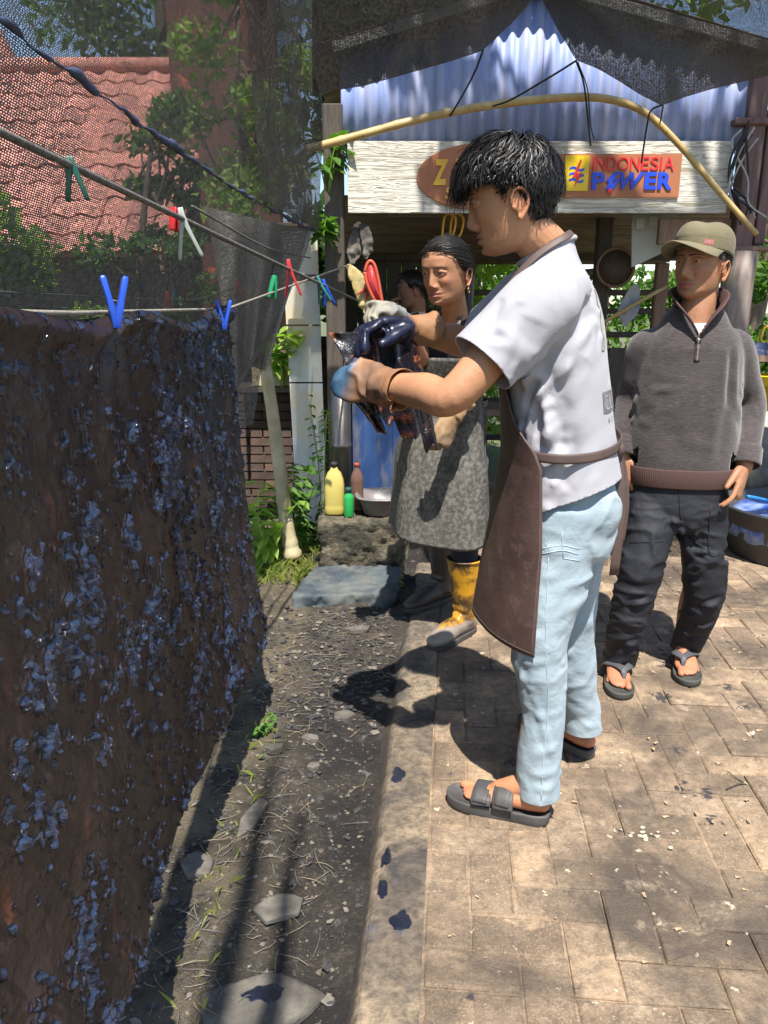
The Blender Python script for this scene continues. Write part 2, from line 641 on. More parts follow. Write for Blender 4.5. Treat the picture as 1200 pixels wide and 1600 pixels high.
def netmat(name, cover, col=(.055, .052, .048), period=.0052):
    """knitted shade net: open rows of loops, see-through between the threads"""
    b = NB(name)
    tc = b.n('ShaderNodeTexCoord')
    uv = tc.outputs['UV']
    sx = b.n('ShaderNodeSeparateXYZ')
    nz = b.noise(uv, 6, 4, .6)
    nz2 = b.noise(uv, 55, 3, .6)
    nz3 = b.noise(uv, 150, 2, .6)
    b.l(uv, sx.inputs[0])
    k = 2 * math.pi / period
    ph = b.math('MULTIPLY_ADD', nz, 9.0)
    b.N[-1].inputs[2].default_value = 0
    rows = b.math('SINE', b.math('ADD', b.math('MULTIPLY', sx.outputs[1], k), b.math('ADD', ph, b.math('MULTIPLY', nz2, 3.0))))
    zig = b.math('SINE', b.math('ADD', b.math('MULTIPLY', sx.outputs[0], k * .62), b.math('MULTIPLY', b.math('SINE', b.math('MULTIPLY', sx.outputs[1], k * .5)), 1.2)))
    h = b.math('MAXIMUM', rows, b.math('ADD', zig, -.25))
    h = b.math('ADD', h, b.math('MULTIPLY', b.math('SUBTRACT', nz2, .5), 2.2))
    h = b.math('ADD', h, b.math('MULTIPLY', b.math('SUBTRACT', nz, .5), .7))
    h = b.math('ADD', h, b.math('MULTIPLY', b.math('SUBTRACT', nz3, .5), 3.0))
    th = 1 - 2 * cover
    al = b.ramp(b.math('MULTIPLY_ADD', h, .25), [(.5 + th * .25 - .05, 0.), (.5 + th * .25 + .05, 1.)])
    b.N[-2].inputs[2].default_value = .5
    c = b.mix(b.ramp(nz2, [(.4, 0.), (.6, 1.)]), col, tuple(x * 2.1 for x in col))
    b.set(col=c, rough=.62, spec=.45)
    tl = b.n('ShaderNodeBsdfTranslucent')
    b.l(c, tl.inputs[0])
    ms = b.n('ShaderNodeMixShader')
    ms.inputs[0].default_value = .25
    b.l(b.b.outputs[0], ms.inputs[1])
    b.l(tl.outputs[0], ms.inputs[2])
    tp = b.n('ShaderNodeBsdfTransparent')
    mx = b.n('ShaderNodeMixShader')
    b.l(al, mx.inputs[0])
    b.l(tp.outputs[0], mx.inputs[1])
    b.l(ms.outputs[0], mx.inputs[2])
    b.l(mx.outputs[0], b.out.inputs[0])
    return b.m


M_NET = netmat('shade_net', .60, (.034, .031, .028))
M_NETMID = netmat('shade_net_folded', .60, (.06, .056, .052))
M_NETTAIL = netmat('shade_net_bunched', .90, (.19, .178, .16))
M_NETDENSE = netmat('shade_net_double', .90, (.045, .041, .036))
M_NETSEAM = simple('net_seam', (.03, .035, .06), (.06, .08, .16), 40, .5, .5, 120, .004)

# ------------------------------------------------------------------ ground, dirt, kerb, pavement
EA = R(5.0)
E1 = Vector((math.cos(EA), -math.sin(EA), 0))
E2 = Vector((math.sin(EA), math.cos(EA), 0))
EO = Vector((-.055, 1.30, 0))


def EP(a, b, z=0.0):
    p = EO + E1 * a + E2 * b
    return Vector((p.x, p.y, z))


def dirt_z(x, y):
    p = np.stack([np.asarray(x, float), np.asarray(y, float), np.zeros_like(np.asarray(x, float))], -1)
    a = (p[..., 0] - EO.x) * E1.x + (p[..., 1] - EO.y) * E1.y
    base = -.042 - .018 * np.exp(-((a + .12) / .10) ** 2) + .03 * sstep(-.35, -.8, a) + .035 * sstep(2.6, 3.5, p[..., 1])
    return base + .022 * fbm(p * 3.1, 3, 5) + .013 * fbm(p * 14, 3, 8) + .010 * np.abs(fbm(p * 48, 2, 9))


g = Geo()
nx, ny = 230, 420
xs = np.linspace(-1.75, .62, nx + 1)
ys = np.linspace(.55, 4.75, ny + 1)
XX, YY = np.meshgrid(xs, ys)
# under the pavement the sheet drops away
aa = (XX - EO.x) * E1.x + (YY - EO.y) * E1.y
ZZ = dirt_z(XX, YY) - .12 * sstep(.01, .07, aa)
V = np.stack([XX, YY, ZZ], -1).reshape(-1, 3)
F = [(j * (nx + 1) + i, j * (nx + 1) + i + 1, (j + 1) * (nx + 1) + i + 1, (j + 1) * (nx + 1) + i) for j in range(ny) for i in range(nx)]
g.add(V, F)
o = obj('dirt_path', g, M_DIRT)
tag(o, 'dark trodden dirt strip littered with stones and straw beside the paving', kind='structure')

g = Geo()
g.grid(lambda u, v: (-90 + 180 * u, -20 + 200 * v, -.19 + 1.6 * max(0, (v - .12)) ** 1.0 * 0), 24, 24)
o = obj('ground', g, simple('earth', (.11, .09, .055), (.10, .13, .05), .5, .95))
tag(o, 'bare earth and grass reaching out behind the sheds', kind='structure')

# bedding sheet of the pavement and its pavers
g = Geo()


def bed(u, v):
    p = EP(.10 + 5.2 * u, -1.6 + 6.4 * v, -.0022)
    return p


g.grid(bed, 130, 150)
c = np.array(g.v)
c[:, 2] += .0058 * fbm(c * 6, 4, 2) - .0012
g.v = [tuple(p) for p in c]
pav = obj('pavement', g, M_PAVER)
tag(pav, 'worn brown concrete pavers stained by dye', kind='structure')


def paver_mesh(L, W, seed):
    r = np.random.default_rng(seed)
    g = Geo()
    ch = .0045
    rings = []
    for (ins, z) in ((0, -.045), (0, -ch), (ch * .55, -ch * .3), (ch * 1.4, 0)):
        hx, hy = L / 2 - ins, W / 2 - ins
        pts = []
        for (sx, sy) in ((-1, -1), (1, -1), (1, 1), (-1, 1)):
            k = .004 * r.random()
            pts.append((sx * (hx - k), sy * hy, z + .0012 * r.normal()))
            pts.append((sx * hx, sy * (hy - k), z + .0012 * r.normal()) if False else (sx * (hx - k * .5), sy * (hy - k * .5), z + .0008 * r.normal()))
        # order the eight points round the ring
        pts = sorted(pts, key=lambda p: math.atan2(p[1], p[0]))
        rings.append(np.array(pts))
    g.loft(rings, True)
    me = g.mesh('paver')
    me.materials.append(M_PAVER)
    return me


PU = .1035
GAP = .0035
full = [paver_mesh(2 * PU - GAP, PU - GAP, s) for s in range(8)]
half = [paver_mesh(PU - GAP, PU - GAP, 50 + s) for s in range(4)]
cells = []
na, nb = 44, 56
off_a, off_b = .135, -1.25


def inside(i, j):
    return 0 <= i < na and 0 <= j < nb


for i in range(-1, na + 1):
    for j in range(-1, nb + 1):
        c4 = (i - j) % 4
        if c4 == 0:
            a, b = inside(i, j), inside(i + 1, j)
            if a and b:
                cells.append((i + 1, j + .5, 0, 'f'))
            elif a or b:
                cells.append(((i if a else i + 1) + .5, j + .5, 0, 'h'))
        elif c4 == 3:
            a, b = inside(i, j), inside(i, j + 1)
            if a and b:
                cells.append((i + .5, j + 1, 1, 'f'))
            elif a or b:
                cells.append((i + .5, (j if a else j + 1) + .5, 0, 'h'))


def view_px(p):
    d = Vector(p) - Vector((0, 0, CAMZ))
    zc = d.y * CP - d.z * SP
    if zc < .05:
        return None
    return 600 + FPX * d.x / zc, 800 - FPX * (d.y * SP + d.z * CP) / zc, zc


lst = []
for (i, j, rot, ty) in cells:
    p = EP(off_a + i * PU, off_b + j * PU)
    q = view_px(p)
    seen = q is not None and -60 < q[0] < 1260 and -60 < q[1] < 1690
    lst.append((0 if seen else 1, q[2] if q else 9, i, j, rot, ty, p))
lst.sort(key=lambda t: t[:2])
rest = Geo()
for k, (s, zc, i, j, rot, ty, p) in enumerate(lst):
    me = random.choice(full if ty == 'f' else half)
    rz = -EA + (math.pi / 2 if rot else 0) + random.choice((0, math.pi)) + random.gauss(0, .006)
    mt = Matrix.Translation((p.x, p.y, random.gauss(.0012, .0016))) @ Matrix.Rotation(rz, 4, 'Z') @ Matrix.Rotation(random.gauss(0, .008), 4, 'X') @ Matrix.Rotation(random.gauss(0, .005), 4, 'Y')
    if s == 0 and k < 300:
        o = bpy.data.objects.new('paver', me)
        COL.objects.link(o)
        o.parent = pav
        o.matrix_world = mt
        o.matrix_parent_inverse = Matrix.Identity(4)
        o.matrix_basis = mt
        me.polygons.foreach_set('use_smooth', [False] * len(me.polygons))
    elif p.y > 1.0 or abs(p.x) < 2.5:
        rest.add([mt @ v.co for v in me.vertices], [tuple(f.vertices) for f in me.polygons])
o = obj('paver_field', rest, M_PAVER, pav, False)
o['kind'] = 'stuff'

# kerb: a cast strip with a rough slanted face down to the dirt
g = Geo()
rings = []
nk = 170
for k in range(nk + 1):
    b = -1.3 + 4.0 * k / nk
    w = .012 * fbm(np.array([[b * 3, 0, 0]]), 3, 4)[0]
    z = .004 * fbm(np.array([[b * 6, 3, 0]]), 3, 5)[0]
    prof = [(.13, -.06), (.132, .0005), (.128, .002), (.09, .003 + z), (.05, .003 + z), (.018 + w, .002 + z), (.008 + w, -.001 + z), (-.002 + w, -.010 + z), (-.018 + 1.6 * w, -.035), (-.034 + 2.2 * w, -.062), (-.05 + 2.5 * w, -.11), (.0, -.16)]
    rings.append(np.array([tuple(EP(a, b, zz)) for (a, zz) in prof]))
g.loft(rings, True)
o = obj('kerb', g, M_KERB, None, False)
tag(o, 'concrete edging of the paving splashed with blue and black dye', kind='structure')

# wet dye lying on the kerb and stones
b = NB('wet_dye')
co = b.coord()
b.set(col=b.mix(b.noise(co, 60, 3), (.006, .008, .02), (.018, .026, .06)), rough=.14, spec=.7, coat=.6)
b.bump(b.noise(co, 110, 5, .75), 1.0, .02)
M_WETDYE = b.m


def blob(name, c, rx, ry, h, mat, seed, rz=0.0, n=40, rough=.5):
    g = Geo()
    rings = []
    for k in range(5):
        s = 1 - k / 5.0
        ring = []
        for i in range(n):
            t = 2 * math.pi * i / n
            w = 1 + rough * fbm(np.array([[math.cos(t) * 1.1, math.sin(t) * 1.1, seed * 3.7]]), 3, seed)[0] * 1.6
            x, y = math.cos(t) * rx * s * w, math.sin(t) * ry * s * w
            z = h * (1 - s ** 3) * (1 + .5 * fbm(np.array([[x * 60, y * 60, seed]]), 2, seed)[0]) - (.004 if k == 0 else 0)
            ring.append((c[0] + x * math.cos(rz) - y * math.sin(rz), c[1] + x * math.sin(rz) + y * math.cos(rz), c[2] + z))
        rings.append(np.array(ring))
    g.loft(rings, True)
    return obj(name, g, mat)


for (px, py, rx, ry, lab) in ((628, 1437, .026, .034, 'round glossy blue-black dye puddle on the kerb, the widest of them'),
                              (603, 1340, .014, .045, 'long glossy streak of blue-black dye along the kerb'),
                              (622, 1210, .022, .040, 'matt blue dye patch on the kerb beside the shadow of the gloved man'),
                              (598, 1388, .013, .028, 'small blue-black dye drip on the kerb lip below the long streak')):
    p = GP(px, py, .004)
    o = blob('dye_puddle', (p.x, p.y, .006), rx, ry, .004, M_WETDYE, int(px), rz=-.1)
    tag(o, lab, 'puddle', 'dye puddles on the kerb')

# ------------------------------------------------------------------ stones, litter, slabs on the dirt
def rock(name, c, r, seed, mat, flat=.45, rz=0.0, amp=.22):
    g = Geo()
    g.ell((0, 0, 0), (1, 1, 1), 26, 15)
    V = np.array(g.v)
    n = V / np.linalg.norm(V, axis=1)[:, None]
    V = n * (1 + amp * 1.5 * fbm(n * 1.9 + seed * 1.7, 3, seed))[:, None]
    V[:, 2] = np.clip(V[:, 2], -.6, .55 + .12 * fbm(n * 2.5 + seed, 2, seed + 9))
    for q_ in range(5):
        a_ = q_ * 1.256 + seed
        dd_ = V[:, 0] * math.cos(a_) + V[:, 1] * math.sin(a_)
        ex_ = np.clip(dd_ - .72, 0, 9)
        V[:, 0] -= ex_ * math.cos(a_)
        V[:, 1] -= ex_ * math.sin(a_)
    V = V * np.array([r[0], r[1], r[2]])
    ca, sa = math.cos(rz), math.sin(rz)
    V = np.stack([V[:, 0] * ca - V[:, 1] * sa + c[0], V[:, 0] * sa + V[:, 1] * ca + c[1], V[:, 2] + c[2]], 1)
    g.v = [tuple(p) for p in V]
    return obj(name, g, mat, None, True)


def dz(x, y):
    return float(dirt_z(np.array(x), np.array(y)))


for k, (px, py, rx, ry, rz_, lab) in enumerate((
        (538, 1127, .048, .034, .2, 'flat pale stone lying alone on the dark dirt beside the kerb'),
        (485, 1166, .036, .022, -.1, 'small chalky stone between the pale flat stone and the dark cloth'),
        (490, 1207, .026, .020, .5, 'squarish white stone chip on the dirt, at the tip of the thin shadow'),
        (437, 1434, .075, .05, .3, 'dark grey slate slab half sunk in the dirt, crossed by a shadow'),
        (405, 1580, .16, .09, .1, 'broad dark slab wet with blue dye set in the dirt'),
        (310, 1370, .05, .06, .7, 'grey ridged stone by the straw under the hanging cloth'),
        (395, 1290, .03, .11, -.25, 'long grey stone ridge sticking out of the dirt'),
        (430, 1185, .035, .022, .2, 'dark round stone in the shadow of the hanging cloth'),
        (560, 1000, .07, .03, .3, 'narrow flat stone on the dirt in front of the blue slab'))):
    p = GP(px, py, -.06)
    zt = dz(p.x, p.y)
    rzz = .014 if k in (3, 4) else .020
    o = rock('stone', (p.x, p.y, zt + rzz * .35), (rx, ry, rzz), k + 3, M_STONE, rz=rz_)
    tag(o, lab, 'stone', 'stones on the dirt strip')
p = GP(420, 1560, -.05)
o = blob('dye_puddle', (p.x - .02, p.y, dz(p.x, p.y) + .017), .055, .04, .004, M_WETDYE, 77)
tag(o, 'glossy dye puddle on the broad dark slab', 'puddle', 'dye puddles on the kerb')

# pebbles and straw nobody could count
g = Geo()
r = np.random.default_rng(21)
pxs, pys = r.uniform(-1.0, .16, 5200), 1.1 + 2.9 * r.random(5200) ** 1.5
pz = dirt_z(pxs, pys)
for k in range(5200):
    x, y = pxs[k], pys[k]
    a = (x - EO.x) * E1.x + (y - EO.y) * E1.y
    if a > -.045:
        continue
    s = .0016 + .0075 * r.random() ** 5
    V = np.array([(1, 0, 0), (-1, 0, 0), (0, 1, 0), (0, -1, 0), (0, 0, .7), (0, 0, -.7)]) * s * r.uniform(.6, 1.4, (6, 1))
    th = r.random() * 6.28
    V = np.stack([V[:, 0] * math.cos(th) - V[:, 1] * math.sin(th) + x, V[:, 0] * math.sin(th) + V[:, 1] * math.cos(th) + y, V[:, 2] + pz[k] + s * .2], 1)
    g.add(V, [(0, 2, 4), (2, 1, 4), (1, 3, 4), (3, 0, 4), (2, 0, 5), (1, 2, 5), (3, 1, 5), (0, 3, 5)])
o = obj('gravel', g, simple('pebble', (.20, .165, .12), (.08, .066, .052), 25, .9), None, False)
tag(o, 'small pebbles and chips strewn over the dirt strip', 'gravel', kind='stuff')
g = Geo()
g2 = Geo()
for k in range(650):
    x, y = r.uniform(-.95, .12), 1.15 + 2.3 * r.random()
    if r.random() < .45:
        x, y = r.uniform(-.5, -.2), r.uniform(1.2, 2.6)
    if r.random() < .35:
        x, y = r.uniform(-.45, .05), r.uniform(2.6, 3.3)
    a = (x - EO.x) * E1.x + (y - EO.y) * E1.y
    if a > -.05:
        continue
    L = r.uniform(.02, .09)
    th = r.random() * 6.28
    z = float(np.interp(0, [0, 1], [dz(x, y), 0])) + .004
    pts = [(x + L * (t - .5) * math.cos(th + .25 * (t - .5)), y + L * (t - .5) * math.sin(th + .25 * (t - .5)), z + .006 * r.random()) for t in (0, .35, .7, 1)]
    (g if r.random() < .5 else g2).tube(pts, [.0006, .0010, .0009, .0004], 4)
gd = Geo()
gp_ = Geo()
for k in range(1500):
    x, y = r.uniform(-.55, .10), 1.15 + 2.2 * r.random()
    if r.random() < .5:
        x, y = r.uniform(-.48, .08), r.uniform(2.35, 3.35)
    a = (x - EO.x) * E1.x + (y - EO.y) * E1.y
    if a > -.05:
        continue
    s = .003 + .016 * r.random() ** 2.2
    th = r.random() * 6.28
    n5 = 5
    el_ = r.uniform(.25, .9)
    z = dz(x, y) + .003
    V = [(x + s * q_ * (math.cos(t_) * math.cos(th) - el_ * math.sin(t_) * math.sin(th)), y + s * q_ * (math.cos(t_) * math.sin(th) + el_ * math.sin(t_) * math.cos(th)), z + r.uniform(0, .6) * s * .5) for t_, q_ in zip(np.arange(n5) * 6.283 / n5, r.uniform(.6, 1.3, n5))]
    (gd if r.random() < .8 else gp_).add(V, [(0, 1, 2, 3, 4)])
o = obj('charred_litter', gd, simple('charred', (.022, .02, .02), (.06, .058, .058), 60, .7), None, False)
tag(o, 'black charred shreds trodden into the dirt strip', 'litter', kind='stuff')
o = obj('bark_litter', gp_, simple('bark_chip', (.20, .17, .13), (.12, .11, .10), 60, .9), None, False)
tag(o, 'pale bark and leaf chips scattered on the dirt strip', 'litter', kind='stuff')
o = obj('straw', g, simple('straw', (.27, .22, .14), (.15, .12, .08), 30, .9), None, False)
tag(o, 'dry straw and grass stalks on the dirt strip', 'straw', kind='stuff')
o = obj('twig_litter', g2, simple('twig', (.09, .075, .06), (.17, .16, .15), 30, .9), None, False)
tag(o, 'dark twigs and shreds trodden into the dirt strip', 'twigs', kind='stuff')
# litter on the pavement
g = Geo()
for k in range(170):
    p = EP(r.uniform(.15, 2.2), r.uniform(-.1, 2.4))
    s = r.uniform(.003, .010)
    th = r.random() * 6.28
    V = np.array([(-1, -.5, 0), (1, -.35, .35), (1, .45, .1), (-.9, .5, .3)]) * s
    g.add([(q[0] * math.cos(th) - q[1] * math.sin(th) + p.x, q[0] * math.sin(th) + q[1] * math.cos(th) + p.y, q[2] + .006) for q in V], [(0, 1, 2, 3)])
o = obj('leaf_litter', g, M_LITTER, None, False)
tag(o, 'bits of dry leaf and wax scattered over the paving', 'litter', kind='stuff')
for (px, py, lab, seed) in ((1010, 1305, 'little heap of wax crumbs and leaves in a paving joint', 3), (1165, 1225, 'dark forked dead twig lying on the paving', 4)):
    p = GP(px, py, .004)
    g = Geo()
    rr = np.random.default_rng(seed)
    if seed == 3:
        for k in range(16):
            x, y = p.x + rr.normal(0, .022), p.y + rr.normal(0, .02)
            s = rr.uniform(.004, .009)
            g.ell((x, y, .006), (s, s * .7, s * .5), 6, 4)
        o = obj('wax_crumbs', g, simple('wax_crumb', (.55, .46, .3), (.2, .2, .2), 40, .8))
        tag(o, lab, 'litter')
    else:
        g.tube([p + Vector((-.07, -.03, .004)), p + Vector((-.02, -.005, .006)), p, p + Vector((.01, .0, .006))], [.002, .0025, .002, .001], 5)
        g.tube([p, p + Vector((-.02, .03, .005)), p + Vector((-.03, .06, .004))], [.002, .002, .001], 5)
        o = obj('twig', g, M_DARKWOOD)
        tag(o, lab, 'twig')


def rough_box(name, corners, z0, z1, mat, amp, seed, vox=.012, parent=None):
    """block with the given plan outline (4 points), worn edges and pitted faces"""
    g = Geo()
    r0 = np.array([(x, y, z0) for x, y in corners])
    r1 = np.array([(x, y, z1) for x, y in corners])
    g.loft([r0, r1], True)
    me = remesh(g, vox, 5, .6)
    c = co_of(me)
    n = no_of(me)
    set_co(me, c + n * (amp * fbm(c * 9, 4, seed) + amp * .5 * fbm(c * 40, 2, seed))[:, None])
    return link_obj(name, me, mat, parent)


blk = rough_box('concrete_block', [(-.335, 3.84), (.10, 3.80), (.13, 4.30), (-.34, 4.32)], -.16, .285, M_MOSSBLOCK, .030, 4)
tag(blk, 'mossy crumbling concrete block carrying the jerrycan and basin', 'block')
sl = rough_box('stone_slab', [(-.435, 3.36), (.06, 3.42), (.09, 3.79), (-.36, 3.81)], -.16, .055, M_BLUESLAB, .022, 6)
tag(sl, 'blue dyed stone step in front of the mossy block', 'step')
sl = rough_box('stone_slab', [(-.60, 3.22), (-.45, 3.22), (-.44, 3.56), (-.60, 3.58)], -.16, -.005, M_PALESLAB, .006, 7)
tag(sl, 'pale low slab beside the blue dyed step', 'slab')

# ------------------------------------------------------------------ the shed at the back
FY = 4.60
shed = thing('workshop_shed', (0.85, FY, 0), 'open timber shed with blue corrugated gable and dark interior', 'shed')


def sp(*a):
    return Vector(a) - Vector(shed.location)


def slab(name, x0, x1, y0, y1, z0, z1, mat, parent=shed, off=True, smooth=False):
    g = Geo()
    c = Vector(((x0 + x1) / 2, (y0 + y1) / 2, (z0 + z1) / 2))
    if parent is shed:
        c = sp(*c)
    g.box(c, (x1 - x0, y1 - y0, z1 - z0))
    me = g.mesh(name)
    bm = bmesh.new()
    bm.from_mesh(me)
    bmesh.ops.bevel(bm, geom=bm.edges[:], offset=min(.006, .2 * min(x1 - x0, y1 - y0, z1 - z0)), segments=1, affect='EDGES')
    bm.to_mesh(me)
    bm.free()
    return link_obj(name, me, mat, parent, smooth)


AX, AZ = .795, 3.00        # gable apex
EXL, EXR, EZ = -.27, 2.04, 2.70


def gable_z(x):
    return AZ - (AZ - EZ) * (abs(x - AX) / (AX - EXL if x < AX else EXR - AX))


# gable in separate overlapping sheets
edges = [-.235, .31, .86, 1.41, 1.99]
for k in range(4):
    g = Geo()
    x0, x1 = edges[k] - (.03 if k else 0), edges[k + 1]
    n = int((x1 - x0) / .0095)
    V, F = [], []
    for i in range(n + 1):
        x = x0 + (x1 - x0) * i / n
        y = FY + .03 - .009 * math.cos(2 * math.pi * x / .076) - .003 * (k % 2)
        V += [sp(x, y, 2.19), sp(x, y, gable_z(x) - .03)]
    for i in range(n):
        F.append((2 * i, 2 * i + 2, 2 * i + 3, 2 * i + 1))
    g.add(V, F)
    me = baked(g.mesh(), [('SOLIDIFY', dict(thickness=.0015, offset=1))])
    link_obj('gable_sheet', me, M_CORR, shed)
# roof sheets and barge boards
for s in (-1, 1):
    g = Geo()
    ex = EXL if s < 0 else EXR
    n = 240
    V, F = [], []
    for i in range(n + 1):
        y = FY - .06 + 2.6 * i / n
        dzv = .009 * math.cos(2 * math.pi * y / .076)
        V += [sp(AX, y, AZ + .03 + dzv), sp(ex + .12 * s, y, EZ - .02 + dzv)]
    for i in range(n):
        F.append((2 * i, 2 * i + 2, 2 * i + 3, 2 * i + 1))
    g.add(V, F)
    me = baked(g.mesh(), [('SOLIDIFY', dict(thickness=.002))])
    rf = link_obj('roof', me, M_RUSTROOF, shed)
    g = Geo()
    d = Vector((ex - AX, 0, EZ - AZ))
    L = d.length
    rot = Matrix.Rotation(math.atan2(-d.z, d.x), 3, 'Y')
    g.box(sp(AX + d.x / 2, FY - .05, (AZ + EZ) / 2 - .02), (L, .02, .05), rot)
    obj('barge_board', g, M_GREYBOARD, shed, False)
# frame of the front
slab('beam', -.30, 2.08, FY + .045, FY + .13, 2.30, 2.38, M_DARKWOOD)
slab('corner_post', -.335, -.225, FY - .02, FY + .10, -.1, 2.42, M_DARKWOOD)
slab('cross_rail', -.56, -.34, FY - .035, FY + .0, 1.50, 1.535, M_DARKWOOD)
slab('corner_post', 1.975, 2.075, FY - .03, FY + .08, 1.62, 2.62, M_MAROON)
slab('lintel', 1.56, 1.97, FY + .02, FY + .06, 1.70, 1.84, M_BROWNWOOD)
slab('bracket', 1.90, 2.16, FY - .05, FY + .03, 2.31, 2.345, M_MAROON)
slab('bracket', 1.86, 2.2, FY - .06, FY + .06, 1.66, 1.685, M_BROWNWOOD)
slab('post', 2.10, 2.16, FY + .0, FY + .06, 1.7, 2.4, M_MAROON)
g = Geo()
g.tube([sp(2.02, FY, -.1), sp(2.01, FY, .8), sp(2.03, FY - .01, 1.66)], [.095, .092, .088], 16, 6)
obj('log_post', g, M_LOG, shed)
# interior: lean-to roof seen from below, posts, rails, plank wall
g = Geo()
V, F = [], []
n = 300
for i in range(n + 1):
    y = FY + .10 + 1.9 * i / n
    z = 1.99 - .145 * (y - FY) + .010 * math.cos(2 * math.pi * y / .085)
    V += [sp(-.35, y, z), sp(2.3, y, z)]
for i in range(n):
    F.append((2 * i, 2 * i + 1, 2 * i + 3, 2 * i + 2))
g.add(V, F)
link_obj('ceiling_sheet', baked(g.mesh(), [('SOLIDIFY', dict(thickness=.002))]), M_RUSTROOF, shed)
for k, x in enumerate(np.arange(-.32, .36, .115)):
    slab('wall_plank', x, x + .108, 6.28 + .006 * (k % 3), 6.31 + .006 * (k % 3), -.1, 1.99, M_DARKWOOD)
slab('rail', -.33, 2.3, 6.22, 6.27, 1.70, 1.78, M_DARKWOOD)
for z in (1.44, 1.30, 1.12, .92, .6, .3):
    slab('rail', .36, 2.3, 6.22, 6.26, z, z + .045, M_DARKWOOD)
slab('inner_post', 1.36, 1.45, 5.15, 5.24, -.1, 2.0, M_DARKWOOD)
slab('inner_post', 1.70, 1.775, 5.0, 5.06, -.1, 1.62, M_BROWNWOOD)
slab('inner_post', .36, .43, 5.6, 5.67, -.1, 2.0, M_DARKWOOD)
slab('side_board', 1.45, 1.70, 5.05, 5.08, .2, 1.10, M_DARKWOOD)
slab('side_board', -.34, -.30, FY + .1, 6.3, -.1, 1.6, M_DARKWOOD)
slab('work_bench', .40, 1.35, 5.30, 5.75, .62, .67, M_BROWNWOOD)
slab('bench_leg', .45, .51, 5.34, 5.40, -.1, .62, M_BROWNWOOD)
slab('bench_leg', 1.24, 1.30, 5.34, 5.40, -.1, .62, M_BROWNWOOD)
g = Geo()
g.tube([sp(1.30, 4.95, 1.22), sp(1.74, 4.93, 1.48)], .012, 8)
obj('diagonal_brace', g, M_BAMBOO, shed)

# white panels beside the corner post, brick base and shelf behind
pan = thing('panel_wall', (-.47, 4.72, -.1), 'tall wall of three weathered white panels with warm dapples in the paint beside the dark post', 'wall')
for (z0, z1) in ((-.1, .905), (.915, 1.245), (1.255, 1.78)):
    g = Geo()
    lean = lambda z: .025 * (z - .9)
    xl = lambda z: (-.575 - lean(z)) + .47
    xr = lambda z: (-.375 - lean(z) * .6) + .47
    r0 = np.array([(xl(z0), 0, z0 + .1), (xr(z0), 0, z0 + .1), (xr(z0), .02, z0 + .1), (xl(z0), .02, z0 + .1)])
    r1 = np.array([(xl(z1), 0, z1 + .1), (xr(z1), 0, z1 + .1), (xr(z1), .02, z1 + .1), (xl(z1), .02, z1 + .1)])
    g.loft([r0, r1], True)
    obj('panel', g, M_WHITEPANEL, pan, False)

bw = thing('brick_wall', (-1.3, 5.6, -.15), 'dark old brick wall in deep shade behind the leaning pole', 'wall')
g = Geo()
g.box((0, .06, .65), (1.9, .10, 1.3))
obj('mortar', g, M_MORTAR, bw, False)
g = Geo()
g.box((0, 0, 0), (.20, .06, .052))
bm_ = g.mesh('brick')
bm_.materials.append(M_BRICKDARK)
for j in range(20):
    for i in range(9):
        x = -.86 + .212 * i + (.106 if j % 2 else 0)
        if x > .88:
            continue
        o = bpy.data.objects.new('brick', bm_)
        COL.objects.link(o)
        o.parent = bw
        o.location = (x, .015 + random.uniform(-.004, .004), .035 + .064 * j)
sh = thing('shelf', (-.82, 4.95, .86), 'rough plank shelf above the dark brickwork', 'shelf')
g = Geo()
g.box((0, 0, 0), (.62, .30, .03))
obj('board', g, M_DARKWOOD, sh, False)
g = Geo()
g.box((-.25, .05, -.48), (.05, .05, .93))
obj('leg', g, M_DARKWOOD, sh, False)
g = Geo()
g.box((.25, .05, -.48), (.05, .05, .93))
obj('leg', g, M_DARKWOOD, sh, False)
cr = thing('wooden_crate', (-.70, 4.93, .878), 'small pale wooden crate standing on the plank shelf', 'crate')
for (c_, s_) in (((0, -.10, .09), (.24, .012, .17)), ((0, .10, .09), (.24, .012, .17)), ((-.114, 0, .09), (.012, .188, .17)), ((.114, 0, .09), (.012, .188, .17)), ((0, 0, .006), (.21, .186, .012))):
    g = Geo()
    g.box(c_, s_)
    obj('board', g, M_BAMBOOGREY, cr, False)
bd = thing('backboard', (-.72, 5.25, 1.0), 'dim brown cupboard back with two compartments above the shelf', 'cupboard')
for (c_, s_) in (((0, .1, .42), (.5, .02, .9)), ((-.24, 0, .42), (.02, .2, .9)), ((.24, 0, .42), (.02, .2, .9)), ((0, 0, .45), (.46, .19, .02)), ((0, 0, .86), (.46, .19, .02))):
    g = Geo()
    g.box(c_, s_)
    obj('board', g, M_BROWNWOOD, bd, False)
# ------------------------------------------------------------------ name board
def text_mesh(s, x0, x1, z0, z1, depth, bold=0.0, shear=0.0):
    cu = bpy.data.curves.new('t', 'FONT')
    cu.body = s
    cu.extrude = depth / 2
    cu.offset = bold
    cu.bevel_depth = 0.0
    cu.shear = shear
    ob = bpy.data.objects.new('t', cu)
    COL.objects.link(ob)
    dg = bpy.context.evaluated_depsgraph_get()
    me = bpy.data.meshes.new_from_object(ob.evaluated_get(dg))
    bpy.data.objects.remove(ob)
    c = co_of(me)
    lo, hi = c.min(0), c.max(0)
    q = np.empty_like(c)
    q[:, 0] = x0 + (c[:, 0] - lo[0]) / (hi[0] - lo[0]) * (x1 - x0)
    q[:, 2] = z0 + (c[:, 1] - lo[1]) / (hi[1] - lo[1]) * (z1 - z0)
    q[:, 1] = -c[:, 2]
    set_co(me, q)
    return me


